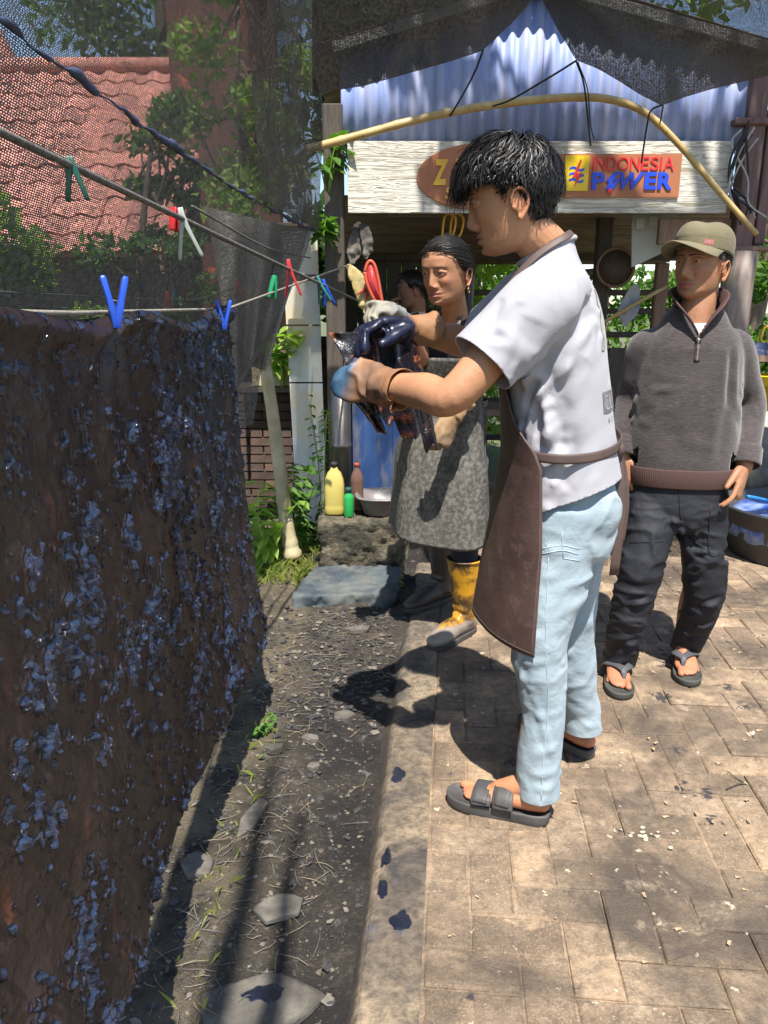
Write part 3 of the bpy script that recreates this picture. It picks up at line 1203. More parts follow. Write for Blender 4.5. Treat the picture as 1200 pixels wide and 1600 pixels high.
b = NB('sign_wood')
co = b.coord('Object', (.55, 1, 9))
w = b.n('ShaderNodeTexNoise')
w.inputs['Scale'].default_value = 5
w.inputs['Detail'].default_value = 3
w.inputs['Distortion'].default_value = 1.2
b.l(co, w.inputs['Vector'])
gr = b.ramp(w.outputs['Fac'], [(.36, 0.), (.42, 1.), (.47, 1.), (.50, .0), (.56, 1.), (.66, 1.), (.69, .1), (.75, 1.)])
b.set(col=b.mix(gr, (.34, .30, .22), (.62, .59, .52)), rough=.65)
b.bump(gr, .5, .006)
M_SIGNWOOD = b.m
M_PLAQUE = simple('plaque_terracotta', (.42, .155, .07), (.36, .125, .055), 6, .5)
M_YEL = simple('sign_yellow', (.85, .60, .01), (.80, .52, .01), 8, .4)
M_YEL2 = simple('sign_gold', (.80, .46, .02), (.7, .38, .02), 8, .4)
M_RED = simple('sign_red', (.75, .02, .03), (.66, .02, .03), 8, .4)
M_BLU = simple('sign_blue', (.01, .07, .70), (.01, .055, .58), 8, .4)

SY = 4.55
sg = thing('name_board', (.85, SY, 1.86), 'wide white wood-grain name board with brown plaque INDONESIA POWER under the blue gable', 'sign')


def SX(x):
    return P(x, 275, SY).x - .85


def SZ(y):
    return P(850, y, SY).z - 1.86


g = Geo()
g.box((0, .02, SZ(277)), (SX(1139) - SX(542), .04, SZ(222) - SZ(334)))
o = obj('board', g, M_SIGNWOOD, sg, False)
g = Geo()
th = np.linspace(0, 2 * math.pi, 49)[:-1]
cx, cz = SX(748), SZ(277)
ra, rb = SX(845) - SX(748), (SZ(225) - SZ(329)) / 2
for_ring = lambda y, k: np.array([(cx + ra * k * math.cos(t), y, cz + rb * k * math.sin(t)) for t in th])
g.loft([for_ring(0.0, 1), for_ring(-.008, 1), for_ring(-.010, .985)], True)
obj('oval_plaque', g, M_PLAQUE, sg, False)
g = Geo()
x0, x1, z0, z1 = SX(770), SX(1062), SZ(309), SZ(241)
g.box(((x0 + x1) / 2, -.006, (z0 + z1) / 2), (x1 - x0, .012, z1 - z0))
obj('long_plaque', g, M_PLAQUE, sg, False)
g = Geo()
x0, x1, z0, z1 = SX(881), SX(918), SZ(299), SZ(244)
g.box(((x0 + x1) / 2, -.016, (z0 + z1) / 2), (x1 - x0, .008, z1 - z0))
emb = obj('emblem', g, M_YEL, sg, False)
for k, yy in enumerate((265, 274, 283)):
    g = Geo()
    top, bot = [], []
    for i in range(17):
        t = i / 16
        xx = SX(888) + (SX(911) - SX(888)) * t
        zz = SZ(yy) + .007 * math.sin(t * 2 * math.pi)
        top.append((xx, -.0215, zz + .006))
        bot.append((xx, -.0215, zz - .006))
    V = top + bot
    g.add(V, [(i, i + 17, i + 18, i + 1) for i in range(16)])
    link_obj('wave_stripe', baked(g.mesh(), [('SOLIDIFY', dict(thickness=.003))]), M_BLU, emb, False)
g = Geo()
bolt = [(904, 250), (893, 279), (900, 278), (896, 294), (908, 271), (900, 272), (906, 251)]
V = [(SX(x), -.025, SZ(y)) for x, y in bolt]
g.add(V, [(0, 1, 5, 6), (1, 2, 4, 5), (2, 3, 4)])
link_obj('lightning_bolt', baked(g.mesh(), [('SOLIDIFY', dict(thickness=.003))]), M_RED, emb, False)
lx = [924, 930, 944.5, 960, 976, 991, 1005, 1018.5, 1025, 1050]
ends = [926.5, 942, 957.5, 974, 989, 1002, 1016, 1021, 1034.5]
starts = [924, 930, 945, 959.5, 976.5, 991.5, 1004, 1018.5, 1036]
letters = 'INDONESIA'
starts = [924, 929.5, 945, 959.5, 977, 992.5, 1005.5, 1019.5, 1024]
wid = [2.4, 13.0, 12.5, 15.5, 13.0, 10.5, 11.5, 2.4, 0]
x = 924.0
gaps = 2.6
tot = [2.4, 13, 12.5, 15.5, 13, 10.5, 11.5, 2.4, 14.5]
sc = (1050 - 924 - gaps * 8) / sum(tot)
for ch, wv in zip(letters, tot):
    me = text_mesh(ch, SX(x), SX(x + wv * sc), SZ(267), SZ(246), .006, 0.0)
    c = co_of(me)
    c[:, 1] -= .0152
    set_co(me, c)
    link_obj('letter', me, M_RED, sg, False)
    x += wv * sc + gaps
for ch, xa, xb, shr in (('P', 924, 944, 0), ('W', 968, 1005, .3), ('E', 1006, 1025, .0), ('R', 1027, 1049, 0)):
    me = text_mesh(ch, SX(xa), SX(xb), SZ(297), SZ(270), .008, .035, shr)
    c = co_of(me)
    c[:, 1] -= .0162 + (.001 if ch == 'W' else 0)
    set_co(me, c)
    link_obj('letter', me, M_BLU, sg, False)
g = Geo()
zz = [(960, 269), (945, 284), (951, 285), (946, 297), (958, 297), (969, 280), (962, 280), (958, 288), (955, 287), (967, 269)]
V = [(SX(x), -.020, SZ(y)) for x, y in zz]
g.add(V, [(0, 1, 2, 9), (2, 8, 9), (2, 3, 4, 8), (4, 7, 8), (4, 5, 6, 7)])
link_obj('letter', baked(g.mesh(), [('SOLIDIFY', dict(thickness=.007))]), M_BLU, sg, False)
g = Geo()
g.tube([(SX(953), -.012, SZ(299)), (SX(953), -.022, SZ(299))], .013, 16)
obj('red_dot', g, M_RED, sg, False)
for ch, xa, xb, ya, yb, bo in (('Z', 676, 700, 290, 250, .05), ('i', 708, 717, 288, 248, .03), ('S', 695, 708, 311, 293, .01), ('e', 711, 722, 311, 298, .01)):
    me = text_mesh(ch, SX(xa), SX(xb), SZ(ya), SZ(yb), .010, bo, .15)
    c = co_of(me)
    c[:, 1] -= .016
    set_co(me, c)
    link_obj('letter', me, M_YEL2, sg, False)

# ------------------------------------------------------------------ bamboo arch and its cords
arch_px = [(480, 233), (497, 229), (560, 212), (640, 190), (705, 175), (800, 160), (900, 152), (960, 157), (1010, 178), (1060, 225), (1120, 295), (1182, 366)]
AP = [P(x, y, 4.22) for x, y in arch_px]
g = Geo()
path = catmull(AP, 8)
rad = np.interp(np.linspace(0, 1, len(path)), [0, .6, 1], [.021, .019, .014])
rad = np.array([rr_ * (1.13 if (k % 9 == 4) else 1.0) for k, rr_ in enumerate(rad)])
g.tube(path, list(rad), 10)
o = obj('bamboo_arch', g, M_BAMBOO)
tag(o, 'bent yellow bamboo pole arching over the name board', 'pole')
NY = 3.78


def cord(name, pts, rad, mat, label, sub=6, cat='cord', group=None):
    g = Geo()
    g.tube(pts, rad, 6, sub)
    o = obj(name, g, mat)
    return tag(o, label, cat, group)


cord('tie_cord', [P(755, 78, NY), P(742, 112, 3.9), P(722, 150, 4.1), P(704, 180, 4.2), P(708, 172, 4.24)], .005, M_WIRE, 'black cord tying the left net corner to the bamboo arch', group='cords of the shade net')
cord('tie_cord', [P(900, 95, NY), P(860, 120, 3.9), P(800, 155, 4.1), P(770, 166, 4.19)], .0045, M_WIRE, 'black cord running slantwise from the net point to the arch', group='cords of the shade net')
cord('tie_cord', [P(900, 95, NY), P(912, 130, 3.85), P(918, 180, 3.9), P(923, 228, 3.92)], .0045, M_WIRE, 'black cord dangling straight down from the net point', group='cords of the shade net')
cord('tie_cord', [P(903, 97, NY), P(918, 140, 3.86), P(922, 190, 3.9), P(928, 218, 3.92)], .003, M_WIRE, 'thin loose cord end beside the straight dangling cord', group='cords of the shade net')
cord('tie_cord', [P(1034, 164, NY), P(1018, 172, 3.95), P(1012, 190, 4.15), P(1002, 255, 4.2)], .0045, M_WIRE, 'black cord hooked from the right net corner over the arch', group='cords of the shade net')
cord('tie_cord', [P(1036, 165, NY), P(1034, 178, 4.0), P(1032, 190, 4.2)], .004, M_WIRE, 'short black knot cord at the right net corner', group='cords of the shade net')
wr = thing('wire_bundle', P(1160, 260, 4.5), 'tangle of grey electric wires hanging at the maroon post', 'wires')
rr = np.random.default_rng(5)
for k in range(7):
    pts = [(1128 + rr.uniform(0, 60), 196 + rr.uniform(-8, 20)), (1135 + rr.uniform(0, 35), 240 + rr.uniform(-15, 15)), (1140 + rr.uniform(-3, 30), 285 + rr.uniform(-10, 20)), (1150 + rr.uniform(-10, 25), 318 + rr.uniform(-8, 12)), (1165 + rr.uniform(-10, 35), 342 + rr.uniform(-10, 10))]
    g = Geo()
    g.tube([P(x, y, 4.52 - .03 * rr.random()) - wr.location for x, y in pts], .006, 6, 6)
    obj('wire', g, M_GREYBOARD if k % 2 else M_WIRE, wr)

# ------------------------------------------------------------------ shade nets
def net(name, fn, nu, nv, lu, lv, mat, label, cat='net', group='shade nets'):
    g = Geo()
    g.grid(fn, nu, nv)
    me = g.mesh(name)
    uv = me.uv_layers.new(name='UVMap')
    idx = np.empty(len(me.loops), dtype=np.int64)
    me.loops.foreach_get('vertex_index', idx)
    u = (idx % (nu + 1)) / nu * lu
    v = (idx // (nu + 1)) / nv * lv
    uv.data.foreach_set('uv', np.stack([u, v], 1).ravel())
    o = link_obj(name, me, mat)
    return tag(o, label, cat, group)


def seam(u):
    Y = .75 + 3.25 * u
    return np.array([-.70 + (Y - 1.6) * .147, Y, 1.905 - (Y - 1.6) * .077 - .06 * math.sin(math.pi * u)])


def upper_net(u, v):
    s = seam(u)
    rip = .03 * math.sin(u * 17 + 2 * v) * v + .05 * fbm(np.array([[u * 4, v * 3, 0]]), 2, 3)[0] * min(1, v * 3)
    return (s[0] - .10 * v * (1 - u) + rip, s[1] + .02 * math.sin(v * 9) * u, s[2] + 1.75 * v)


def lower_net(u, v):
    s = seam(u)
    vv = v ** 1.1
    rip = .07 * fbm(np.array([[u * 5, v * 2.5, 4]]), 2, 7)[0] * v + .06 * math.sin(34 * u + 5 * v) * v * sstep(.6, .95, u)
    x = s[0] - (.33 - .04 * u) * vv + rip
    y = s[1] - (.10 + .42 * u ** 4) * vv
    z = s[2] - (.86 + .05 * math.sin(9 * u)) * v
    return (x, y, z)


net('shade_net', upper_net, 60, 40, 3.3, 1.9, M_NET, 'see-through black shade net rising above the blue-black seam')
net('shade_net', lower_net, 90, 40, 3.3, 1.0, M_NETMID, 'grey shade net hanging below the seam beside the clotheslines')
def fold_net(u, v):
    s = seam(.70 + .30 * u)
    rip = .010 * math.sin(u * 21 + 1.5 * v) + .03 * fbm(np.array([[u * 4, v * 3, 9]]), 2, 33)[0]
    return (s[0] + .03 + rip * min(1, v * 4), s[1] - .02 * u, s[2] + 1.7 * v)


def tail_net(u, v):
    xl, yt = 318 + (492 - 318) * u, 322 + (363 - 322) * u
    xb, yb = 362 + (421 - 362) * u, 600 - 34 * u + 8 * math.sin(u * 9)
    w_ = v ** .75
    x, y = xl + (xb - xl) * w_, yt + (yb - yt) * v
    fo = .055 * math.sin(u * 17 + 2 * v) * (.3 + .7 * v) + .05 * fbm(np.array([[u * 3, v * 2.5, 3]]), 2, 51)[0]
    return P(x, y, 3.62 + .30 * u * (1 - v) + fo)


net('shade_net', tail_net, 60, 50, .8, .9, M_NETTAIL, 'bunched end of grey net hanging in folds beside the leaning trunk')
net('shade_net', fold_net, 50, 30, 1.1, 1.9, M_NET, 'second layer of black net gathered at the far corner by the shed')
g = Geo()
uu_ = np.linspace(0, 1, 220)
sw_ = fbm(np.stack([uu_ * 60, uu_ * 0, uu_ * 0], 1), 3, 4)
sn_ = fbm(np.stack([uu_ * 45, uu_ * 0 + 5, uu_ * 0], 1), 3, 5)
g.tube([seam(u) + np.array([.004 + .006 * a_, 0, .010 * b_]) for u, a_, b_ in zip(uu_, sw_, sn_)], list(np.clip(.0065 + .010 * sw_, .002, .02)), 8)
o = obj('net_seam', g, M_NETSEAM)
tag(o, 'gathered blue-black seam rope where the two side nets meet', 'rope')


def edge_interp(pts):
    xs_, ys_ = zip(*pts)
    return lambda x: float(np.interp(x, xs_, ys_))


botL = edge_interp([(488, 147), (503, 145), (570, 134), (637, 115), (700, 97), (753, 80), (800, 36), (836, -4)])
botR = edge_interp([(846, -4), (868, 40), (900, 94), (935, 108), (969, 128), (1000, 148), (1034, 165), (1070, 152), (1106, 141), (1200, 118), (1330, 60)])
topR = edge_interp([(846, -75), (944, -6), (1040, 18), (1200, 60), (1330, 92)])


def valL(u, v):
    x = 488 + (838 - 488) * u
    yb = botL(x)
    y = yb + (-90 - yb) * v
    bil = .05 * math.sin(u * 8) * (1 - v) + .05 * fbm(np.array([[u * 4, v * 2, 1]]), 2, 12)[0]
    return P(x, y, NY + .12 * (1 - u) - .30 * v + bil)


def valR(u, v):
    x = 846 + (1330 - 846) * u
    yb, yt = botR(x), topR(x)
    if yt > yb - 12:
        yt = yb - 12
    y = yb + (yt - yb) * v
    bil = .04 * math.sin(u * 9 + 1) * (1 - v) + .05 * fbm(np.array([[u * 4, v * 2, 8]]), 2, 13)[0]
    return P(x, y, NY - .20 * v + bil)


def canR(u, v):
    x = 846 + (1330 - 846) * u
    p = P(x, min(topR(x), botR(x) - 12), NY - .20 + .05 * fbm(np.array([[u * 4, 2, 8]]), 2, 13)[0])
    return (p.x + .15 * v, p.y - 1.1 * v, p.z + .72 * v + .15 * v * v - .08 * math.sin(math.pi * v))


net('shade_net', valL, 60, 24, 1.2, .6, M_NETDENSE, 'doubled dark net flap hanging left of the gable peak')
net('shade_net', valR, 80, 24, 1.7, .5, M_NETDENSE, 'doubled dark net flap with scalloped hem right of the gable peak')
net('shade_net', canR, 50, 30, 1.7, 1.4, M_NET, 'single sheet of shade net roofing over from the right flap')
def valT(u, v):
    a = valL(u, 1.0)
    return (a[0] - .02 * v, a[1] - .9 * v, a[2] + .55 * v - .05 * math.sin(math.pi * v))
net('shade_net', valT, 40, 20, 1.2, 1.1, M_NET, 'single sheet of shade net roofing over from the left flap')
# unseen bamboo poles added behind the camera to cast shadow stripes on the dirt
for (x, y, tip, r0, lab) in ((-.235, -.42, (-.005, -.42, 4.62), .050, 'slim unseen bamboo pole added to cast a thin shadow on the dirt'), (-.345, -.62, (-.06, -.60, 5.7), .062, 'thick unseen bamboo pole added to cast a broad shadow on the dirt')):
    g = Geo()
    n = 24
    pts = [Vector((x, y, -.15)).lerp(Vector(tip), k / n) + Vector((.008 * math.sin(k * 1.1), 0, 0)) for k in range(n + 1)]
    g.tube(pts, [r0 * (1 - .82 * (k / n) ** 1.3) * (1.08 if k % 2 else 1) for k in range(n + 1)], 10)
    o = obj('shadow_pole', g, M_BAMBOOGREY)
    tag(o, lab, 'pole', 'added shadow poles')

# ------------------------------------------------------------------ clotheslines and pegs
RA0, RA1 = P(-120, 148, 1.10), P(562, 471, 4.50)
cord('clothesline', [RA0, RA0.lerp(RA1, .33) - Vector((0, 0, .004)), RA0.lerp(RA1, .66) - Vector((0, 0, .004)), RA1], [.0065, .0065, .006, .006], M_ROPE, 'thick dark clothesline slanting down across the nets', cat='rope', group='clotheslines')
CLX = -.47
RC = [Vector((CLX + .01, .2, 1.365)), Vector((CLX, 1.2, 1.350)), Vector((CLX - .012, 2.44, 1.352)), P(548, 413, 4.50)]
cord('clothesline', RC, .004, M_ROPEPALE, 'pale clothesline carrying the brown wet cloth', sub=1, cat='rope', group='clotheslines')
RB = [P(-90, 450, 1.95), P(60, 459, 2.3), P(270, 468, 3.0), P(330, 462, 3.3), P(430, 425, 3.95)]
cord('clothesline', RB, .0032, M_ROPEPALE, 'thin sagging clothesline in front of the lower net', cat='rope', group='clotheslines')
cord('clothesline', [P(300, 322, 2.25), P(420, 388, 3.2), P(485, 403, 4.4)], .0035, M_ROPE, 'thin dark line running above the thick clothesline', cat='rope', group='clotheslines')
cord('loose_cord', [P(437, 372, 3.6), P(430, 405, 3.5), P(424, 430, 3.4)], .003, M_WIRE, 'short cord hanging from the net corner', cat='rope')


def on_line(a, b, px):
    lo, hi = 0.0, 1.0
    for _ in range(40):
        m = (lo + hi) / 2
        if view_px(a.lerp(b, m))[0] < px:
            lo = m
        else:
            hi = m
    return a.lerp(b, lo)


def plastic(name, c):
    return simple(name, c, tuple(x * .85 for x in c), 20, .38, .1, 80, .001)


PL = dict(blue=plastic('peg_blue', (.015, .075, .50)), red=plastic('peg_red', (.50, .025, .03)), green=plastic('peg_dark_green', (.012, .075, .055)),
          teal=plastic('peg_teal', (.03, .22, .20)), grey=plastic('peg_grey', (.33, .36, .33)), bright=plastic('peg_green', (.02, .28, .12)))


def peg(pos, cols, label, L=.075, spread=14, up=False, yaw=0.0, roll=0.0, jaw=.35):
    """sprung plastic peg gripping at pos; handles hang down, or stand up when up is set"""
    t = thing('clothes_peg', pos, label, 'clothes peg', group='clothes pegs on the lines')
    base = Matrix.Rotation(yaw, 3, 'Z') @ Matrix.Rotation(roll, 3, 'Y') @ (Matrix.Identity(3) if not up else Matrix.Rotation(math.pi, 3, 'Y'))
    for s, cn in zip((-1, 1), cols):
        g = Geo()
        rot = Matrix.Rotation(R(spread) * s, 3, 'Y')
        prof = [(0, .35 * L, .007, .0035), (.0, .22 * L, .0085, .0045), (0, 0, .009, .0055), (0, -.25 * L, .0085, .0042), (0, -.6 * L, .0075, .0045), (0, -.66 * L, .005, .003)]
        rings = []
        for (x, z, w, th) in prof:
            k = .0028 * s if z > 0 else .0058 * s
            # jaws close together at the grip, handles open
            q = [(k - th / 1, -w), (k + th, -w), (k + th, w), (k - th, w)]
            ring = []
            for (a, bb) in q:
                v = Vector((a, bb, z))
                if z <= 0:
                    v = rot.inverted() @ Vector((a, bb, z))
                v = base @ v
                ring.append(np.array(v))
            rings.append(np.array(ring))
        g.loft(rings, True)
        me = baked(g.mesh(), [('BEVEL', dict(width=.0012, segments=2))])
        link_obj('leg', me, PL[cn], t)
    g = Geo()
    pts = [base @ Vector((.011 * math.cos(a), 0.0095, .011 * math.sin(a) - .004)) for a in np.linspace(-2.6, 2.6 - 3.14 + 3.14, 14)]
    g.tube(pts, .0011, 5)
    obj('spring', g, M_STEEL, t)
    return t


def drop(v, d):
    return v + Vector((0, 0, d))


peg(drop(on_line(RA0, RA1, 112), -.012), ('green', 'green'), 'dark green peg high on the thick line against the roof', .075, 13, roll=-.1, yaw=.3)
peg(drop(on_line(RA0, RA1, 287), -.018), ('grey', 'grey'), 'large faded grey peg with splayed legs on the thick line', .12, 16, roll=-.16, yaw=.2)
peg(drop(on_line(RA0, RA1, 281), .004) + Vector((-.02, .03, 0)), ('red', 'red'), 'red peg clipped just behind the large grey peg', .055, 7, roll=.1, yaw=1.2)
peg(drop(on_line(RA0, RA1, 453), -.015), ('red', 'red'), 'red peg on the thick line against the white panels', .135, 15, roll=-.12, yaw=.1)
peg(drop(on_line(RA0, RA1, 500), -.012), ('green', 'teal'), 'dark green and teal peg in the bunch by the dark post', .12, 16, roll=-.3, yaw=.2)
peg(drop(on_line(RA0, RA1, 508), -.016), ('blue', 'blue'), 'blue peg in the bunch by the dark post', .12, 17, roll=-.25, yaw=.5)
peg(drop(on_line(RC[2], RC[3], 428), .03), ('bright', 'bright'), 'small bright green peg beside the net corner', .085, 10, roll=.2, yaw=.9)
peg(P(181, 484, 1.30), ('blue', 'blue'), 'big blue peg pinning the top of the wet cloth', .085, 13, up=True, roll=.03, yaw=.5)
peg(P(350, 499, 2.24), ('blue', 'blue'), 'blue peg pinning the far corner of the wet cloth', .085, 15, up=True, roll=.02, yaw=.35)
peg(P(262, 468, 2.98), ('red', 'red'), 'red peg on the thin sagging line', .085, 13, yaw=.3)
peg(P(274, 466, 3.05), ('green', 'green'), 'dark green peg next to the red one on the sagging line', .09, 8, roll=.1, yaw=1.0)
peg(P(373, 449, 3.52), ('red', 'red'), 'small red peg alone near the end of the sagging line', .075, 14, yaw=.2)
peg(P(572, 452, 4.40), ('red', 'red'), 'red peg with legs spread beside the hanging gloves', .085, 25, roll=.5, yaw=.2)

# ------------------------------------------------------------------ gloves and rags drying by the post
M_YGLOVE = simple('yellow_rubber', (.52, .40, .16), (.38, .30, .13), 9, .5, .2, 30, .006, dirt=(.2, .17, .1), dscale=7, dlo=.55, dhi=.7)
M_RGLOVE = simple('red_rubber', (.55, .05, .05), (.35, .03, .04), 12, .45, .3, 40, .006)
M_RAG = simple('grey_rag', (.05, .042, .036), (.15, .13, .11), 8, .9, .4, 50, .006)


def droop(name, pxs, wid, Y, mat, label, cat, flat=.25, seed=1):
    g = Geo()
    pts = [P(x, y, Y) for x, y in pxs]
    g.tube(pts, wid, 20, 6, flat=flat, up=(0, -1, 0), rnd=True)
    me = remesh(g, .009, 2)
    lo, hi = co_of(me).min(0), co_of(me).max(0)
    apply_folds(me, rand_folds(9, lo, hi, np.array(pts[-1]) - np.array(pts[0]), .15, .010, .008, .25, seed), .004, 20, seed, ridge=.012, rs=14, rst=(1.4, 1.4, .5))
    o = link_obj(name, me, mat)
    return tag(o, label, cat, 'things drying by the post')


droop('rubber_glove', [(545, 417), (556, 432), (568, 455), (582, 490), (590, 515)], [.022, .045, .055, .05, .045], 4.42, M_YGLOVE, 'mustard yellow rubber glove hanging limp by the dark post', 'glove', seed=3)
t = thing('rubber_slipper', P(583, 440, 4.36), 'red rubber slipper with orange rim hung by its toe', 'slipper')
g = Geo()
cpx = [(577, 409), (588, 432), (594, 462), (596, 480)]
out = [P(x, y, 4.36) - t.location for x, y in [(570, 425), (574, 412), (579, 408), (585, 414), (590, 432), (595, 460), (597, 478), (588, 474), (578, 455), (572, 438), (570, 425)]]
g.tube(out, .009, 8, 4)
obj('rim', g, simple('orange_rubber', (.62, .10, .05), None, 12, .45), t)
g = Geo()
ring = [np.array(p) for p in catmull(out, 3)[:-1]]
cen = np.mean(ring, 0)
g.loft([np.array(ring), np.array([cen + (p - cen) * .7 + np.array([0, .03, 0]) for p in ring]), np.array([cen + (p - cen) * .3 + np.array([0, .035, 0]) for p in ring])], True)
obj('sole', g, M_RGLOVE, t)
droop('rag', [(560, 352), (556, 372), (553, 395), (551, 408)], [.03, .045, .05, .03], 4.45, M_RAG, 'dark torn rag hanging from the shed beam', 'rag', seed=5)
droop('rag', [(566, 352), (572, 370), (575, 388), (573, 404)], [.02, .035, .03, .015], 4.42, M_RAG, 'pale brown rag strip hanging beside the dark torn rag', 'rag', seed=6)
t = thing('clothes_hanger', P(710, 345, 4.75), 'pair of yellow plastic hangers under the shed ceiling', 'hanger')
for k in range(2):
    g = Geo()
    pts = [P(x + 12 * k, y, 4.75 + .06 * k) - t.location for x, y in [(690, 380), (695, 338), (708, 336), (712, 345), (708, 365), (698, 375)]]
    g.tube(pts, .007, 7, 5)
    obj('bar', g, M_YEL2, t)

# ------------------------------------------------------------------ things round the mossy block
def lathe(prof, c=(0, 0, 0), n=28, sq=2.0, sx=1.0, sy=1.0):
    g = Geo()
    rings = []
    for (r_, z) in prof:
        ring = []
        for i in range(n):
            t = 2 * math.pi * i / n
            x, y = math.cos(t), math.sin(t)
            k = (abs(x) ** sq + abs(y) ** sq) ** (-1 / sq)
            ring.append((c[0] + x * k * r_ * sx, c[1] + y * k * r_ * sy, c[2] + z))
        rings.append(np.array(ring))
    g.loft(rings, True)
    return g


t = thing('jerrycan', (P(523, 790, 3.98).x, 3.98, .285), 'yellowed plastic bottle with dark cap on the mossy block', 'bottle')
obj('body', lathe([(.046, 0), (.051, .008), (.051, .04), (.049, .05), (.051, .06), (.050, .16), (.046, .19), (.034, .225), (.018, .245), (.016, .262)], sq=3.5, sx=1.05, sy=.8), simple('yellow_oil_plastic', (.52, .43, .12), (.44, .35, .09), 9, .35, spec=.5), t)
obj('cap', lathe([(.019, .258), (.019, .278), (.016, .281)]), M_WIRE, t)
t = thing('green_bottle', (P(545, 785, 3.93).x, 3.93, .283), 'small bright green plastic bottle on the mossy block', 'bottle')
obj('body', lathe([(.025, 0), (.027, .006), (.027, .10), (.024, .115), (.016, .125), (.015, .135)]), simple('green_plastic', (.02, .34, .08), (.02, .26, .06), 9, .3), t)
obj('cap', lathe([(.018, .133), (.018, .155), (.015, .158)]), PL['green'], t)
t = thing('drink_bottle', (P(558, 780, 4.05).x, 4.05, .285), 'clear ribbed drink bottle of brown liquid with orange cap', 'bottle')
b = NB('brown_pet')
b.set(col=(.30, .17, .12), rough=.12, trans=.55, ior=1.35)
prof = [(.030, 0), (.036, .006)]
for k in range(8):
    prof += [(.036, .012 + k * .017), (.033, .020 + k * .017)]
prof += [(.036, .155), (.034, .185), (.024, .215), (.014, .232), (.013, .245)]
obj('body', lathe(prof), b.m, t)
obj('cap', lathe([(.0155, .243), (.0155, .262), (.013, .264)]), simple('orange_cap', (.6, .12, .04), None, 9, .4), t)
t = thing('plastic_basin', (P(597, 795, 4.0).x, 4.0, .284), 'grey plastic basin with wide rim on the mossy block', 'basin')
obj('bowl', lathe([(.085, 0), (.10, .01), (.125, .085), (.142, .10), (.147, .096), (.146, .105), (.135, .109), (.118, .095), (.095, .02), (.05, .015)], n=36, sq=2.6), simple('basin_plastic', (.20, .17, .17), (.13, .115, .11), 9, .45, dirt=(.34, .30, .33), dscale=8, dlo=.55, dhi=.7), t)
t = thing('steel_pipe', (P(535, 790, 4.35).x, 4.36, -.1), 'sooty steel stove pipe standing behind the bottles', 'pipe')
obj('pipe', lathe([(.056, 0), (.056, .68), (.06, .684), (.06, .70), (.056, .704), (.056, 1.05), (.053, 1.05)]), M_STEEL, t)
t = thing('oil_drum', (.14, 4.92, -.1), 'scuffed blue steel drum standing behind the bottles', 'drum')
prof = [(.285, 0), (.295, .01), (.285, .02)]
for zc in (.32, .64):
    prof += [(.285, zc - .03), (.30, zc), (.285, zc + .03)]
prof += [(.285, .93), (.297, .945), (.285, .955), (.275, .945), (.05, .945)]
obj('drum', lathe(prof, n=48), M_DRUM, t)
t = thing('blue_board', (.10, 4.60, .60), 'upright blue painted tin sheet screening the drum', 'sheet')
g = Geo()
for k in range(3):
    g = Geo()
    g.box((-.17 + .24 * k, .004 * (k % 2), -.18), (.238, .012, .98))
    obj('panel', g, M_DRUM, t, False)

# leaning bamboo trunk with plants at its foot
g = Geo()
pts = [P(412, 556, 4.05), P(425, 640, 4.02), P(438, 740, 3.98), P(448, 820, 3.95), P(458, 872, 3.93)]
path = catmull(pts, 10)
g.tube(path, [(.030 + .012 * k / len(path)) * (1.12 if k % 10 == 5 else 1) * (1.25 if k > len(path) - 4 else 1) for k in range(len(path))], 12)
o = obj('leaning_pole', g, M_BAMBOOGREY)
tag(o, 'pale bamboo trunk leaning among weeds in front of the white panels', 'pole')

# ------------------------------------------------------------------ right-hand side
t = thing('plastic_tub', (2.33, 4.15, 0), 'wide black plastic tub with blue dye cloth inside', 'tub')
obj('tub', lathe([(.33, 0), (.345, .01), (.40, .26), (.425, .275), (.43, .29), (.415, .295), (.395, .28), (.345, .05), (.1, .04)], n=56), simple('black_plastic', (.035, .037, .042), (.06, .06, .065), 9, .5), t)
g = lathe([(.37, .12), (.385, .19), (.375, .225), (.30, .215), (.2, .23), (.08, .21)], n=50)
V = np.array(g.v)
V[:, 2] += .03 * fbm(V * 12, 3, 3)
g.v = [tuple(p) for p in V]
obj('cloth', g, simple('blue_dye_cloth', (.04, .10, .42), (.25, .33, .50), 14, .45, .4, 40), t)
cord('hose', [P(1168, 776, 4.0), P(1185, 779, 4.05), P(1215, 788, 4.2), P(1250, 810, 4.4)], .011, plastic('hose_blue', (.02, .20, .55)), 'bright blue hose lying over the black tub', cat='hose')
t = thing('water_tank', (2.75, 5.1, -.05), 'grey concrete water tank behind the black tub', 'tank')
obj('wall', lathe([(.55, 0), (.55, .66), (.535, .68), (.50, .68), (.49, .6), (.1, .5)], n=48), simple('tank_concrete', (.36, .36, .33), (.26, .26, .23), 7, .85, .4, 30, .006, dirt=(.16, .15, .12), dscale=4), t)
t = thing('side_table', (2.45, 4.85, 0), 'wooden side table by the log post with jug and boxes', 'table')
g = Geo(); g.box((0, 0, 1.06), (.55, .45, .035)); obj('table_top', g, M_BROWNWOOD, t, False)
for sx_ in (-1, 1):
    for sy_ in (-1, 1):
        g = Geo(); g.box((sx_ * .24, sy_ * .19, .49), (.05, .05, 1.10)); obj('leg', g, M_BROWNWOOD, t, False)
t = thing('jug', (2.40, 4.78, 1.079), 'white jug with yellow band on the side table', 'jug')
obj('body', lathe([(.05, 0), (.065, .01), (.07, .10), (.06, .17), (.045, .20), (.048, .22)]), simple('jug_white', (.75, .72, .60), (.72, .55, .08), 6, .4, stretch=(1, 1, 3)), t)
g = Geo(); g.tube([(-.06, 0, .05), (-.11, 0, .08), (-.10, 0, .15), (-.05, 0, .17)], .009, 8, 5); obj('handle', g, M_YEL2, t)
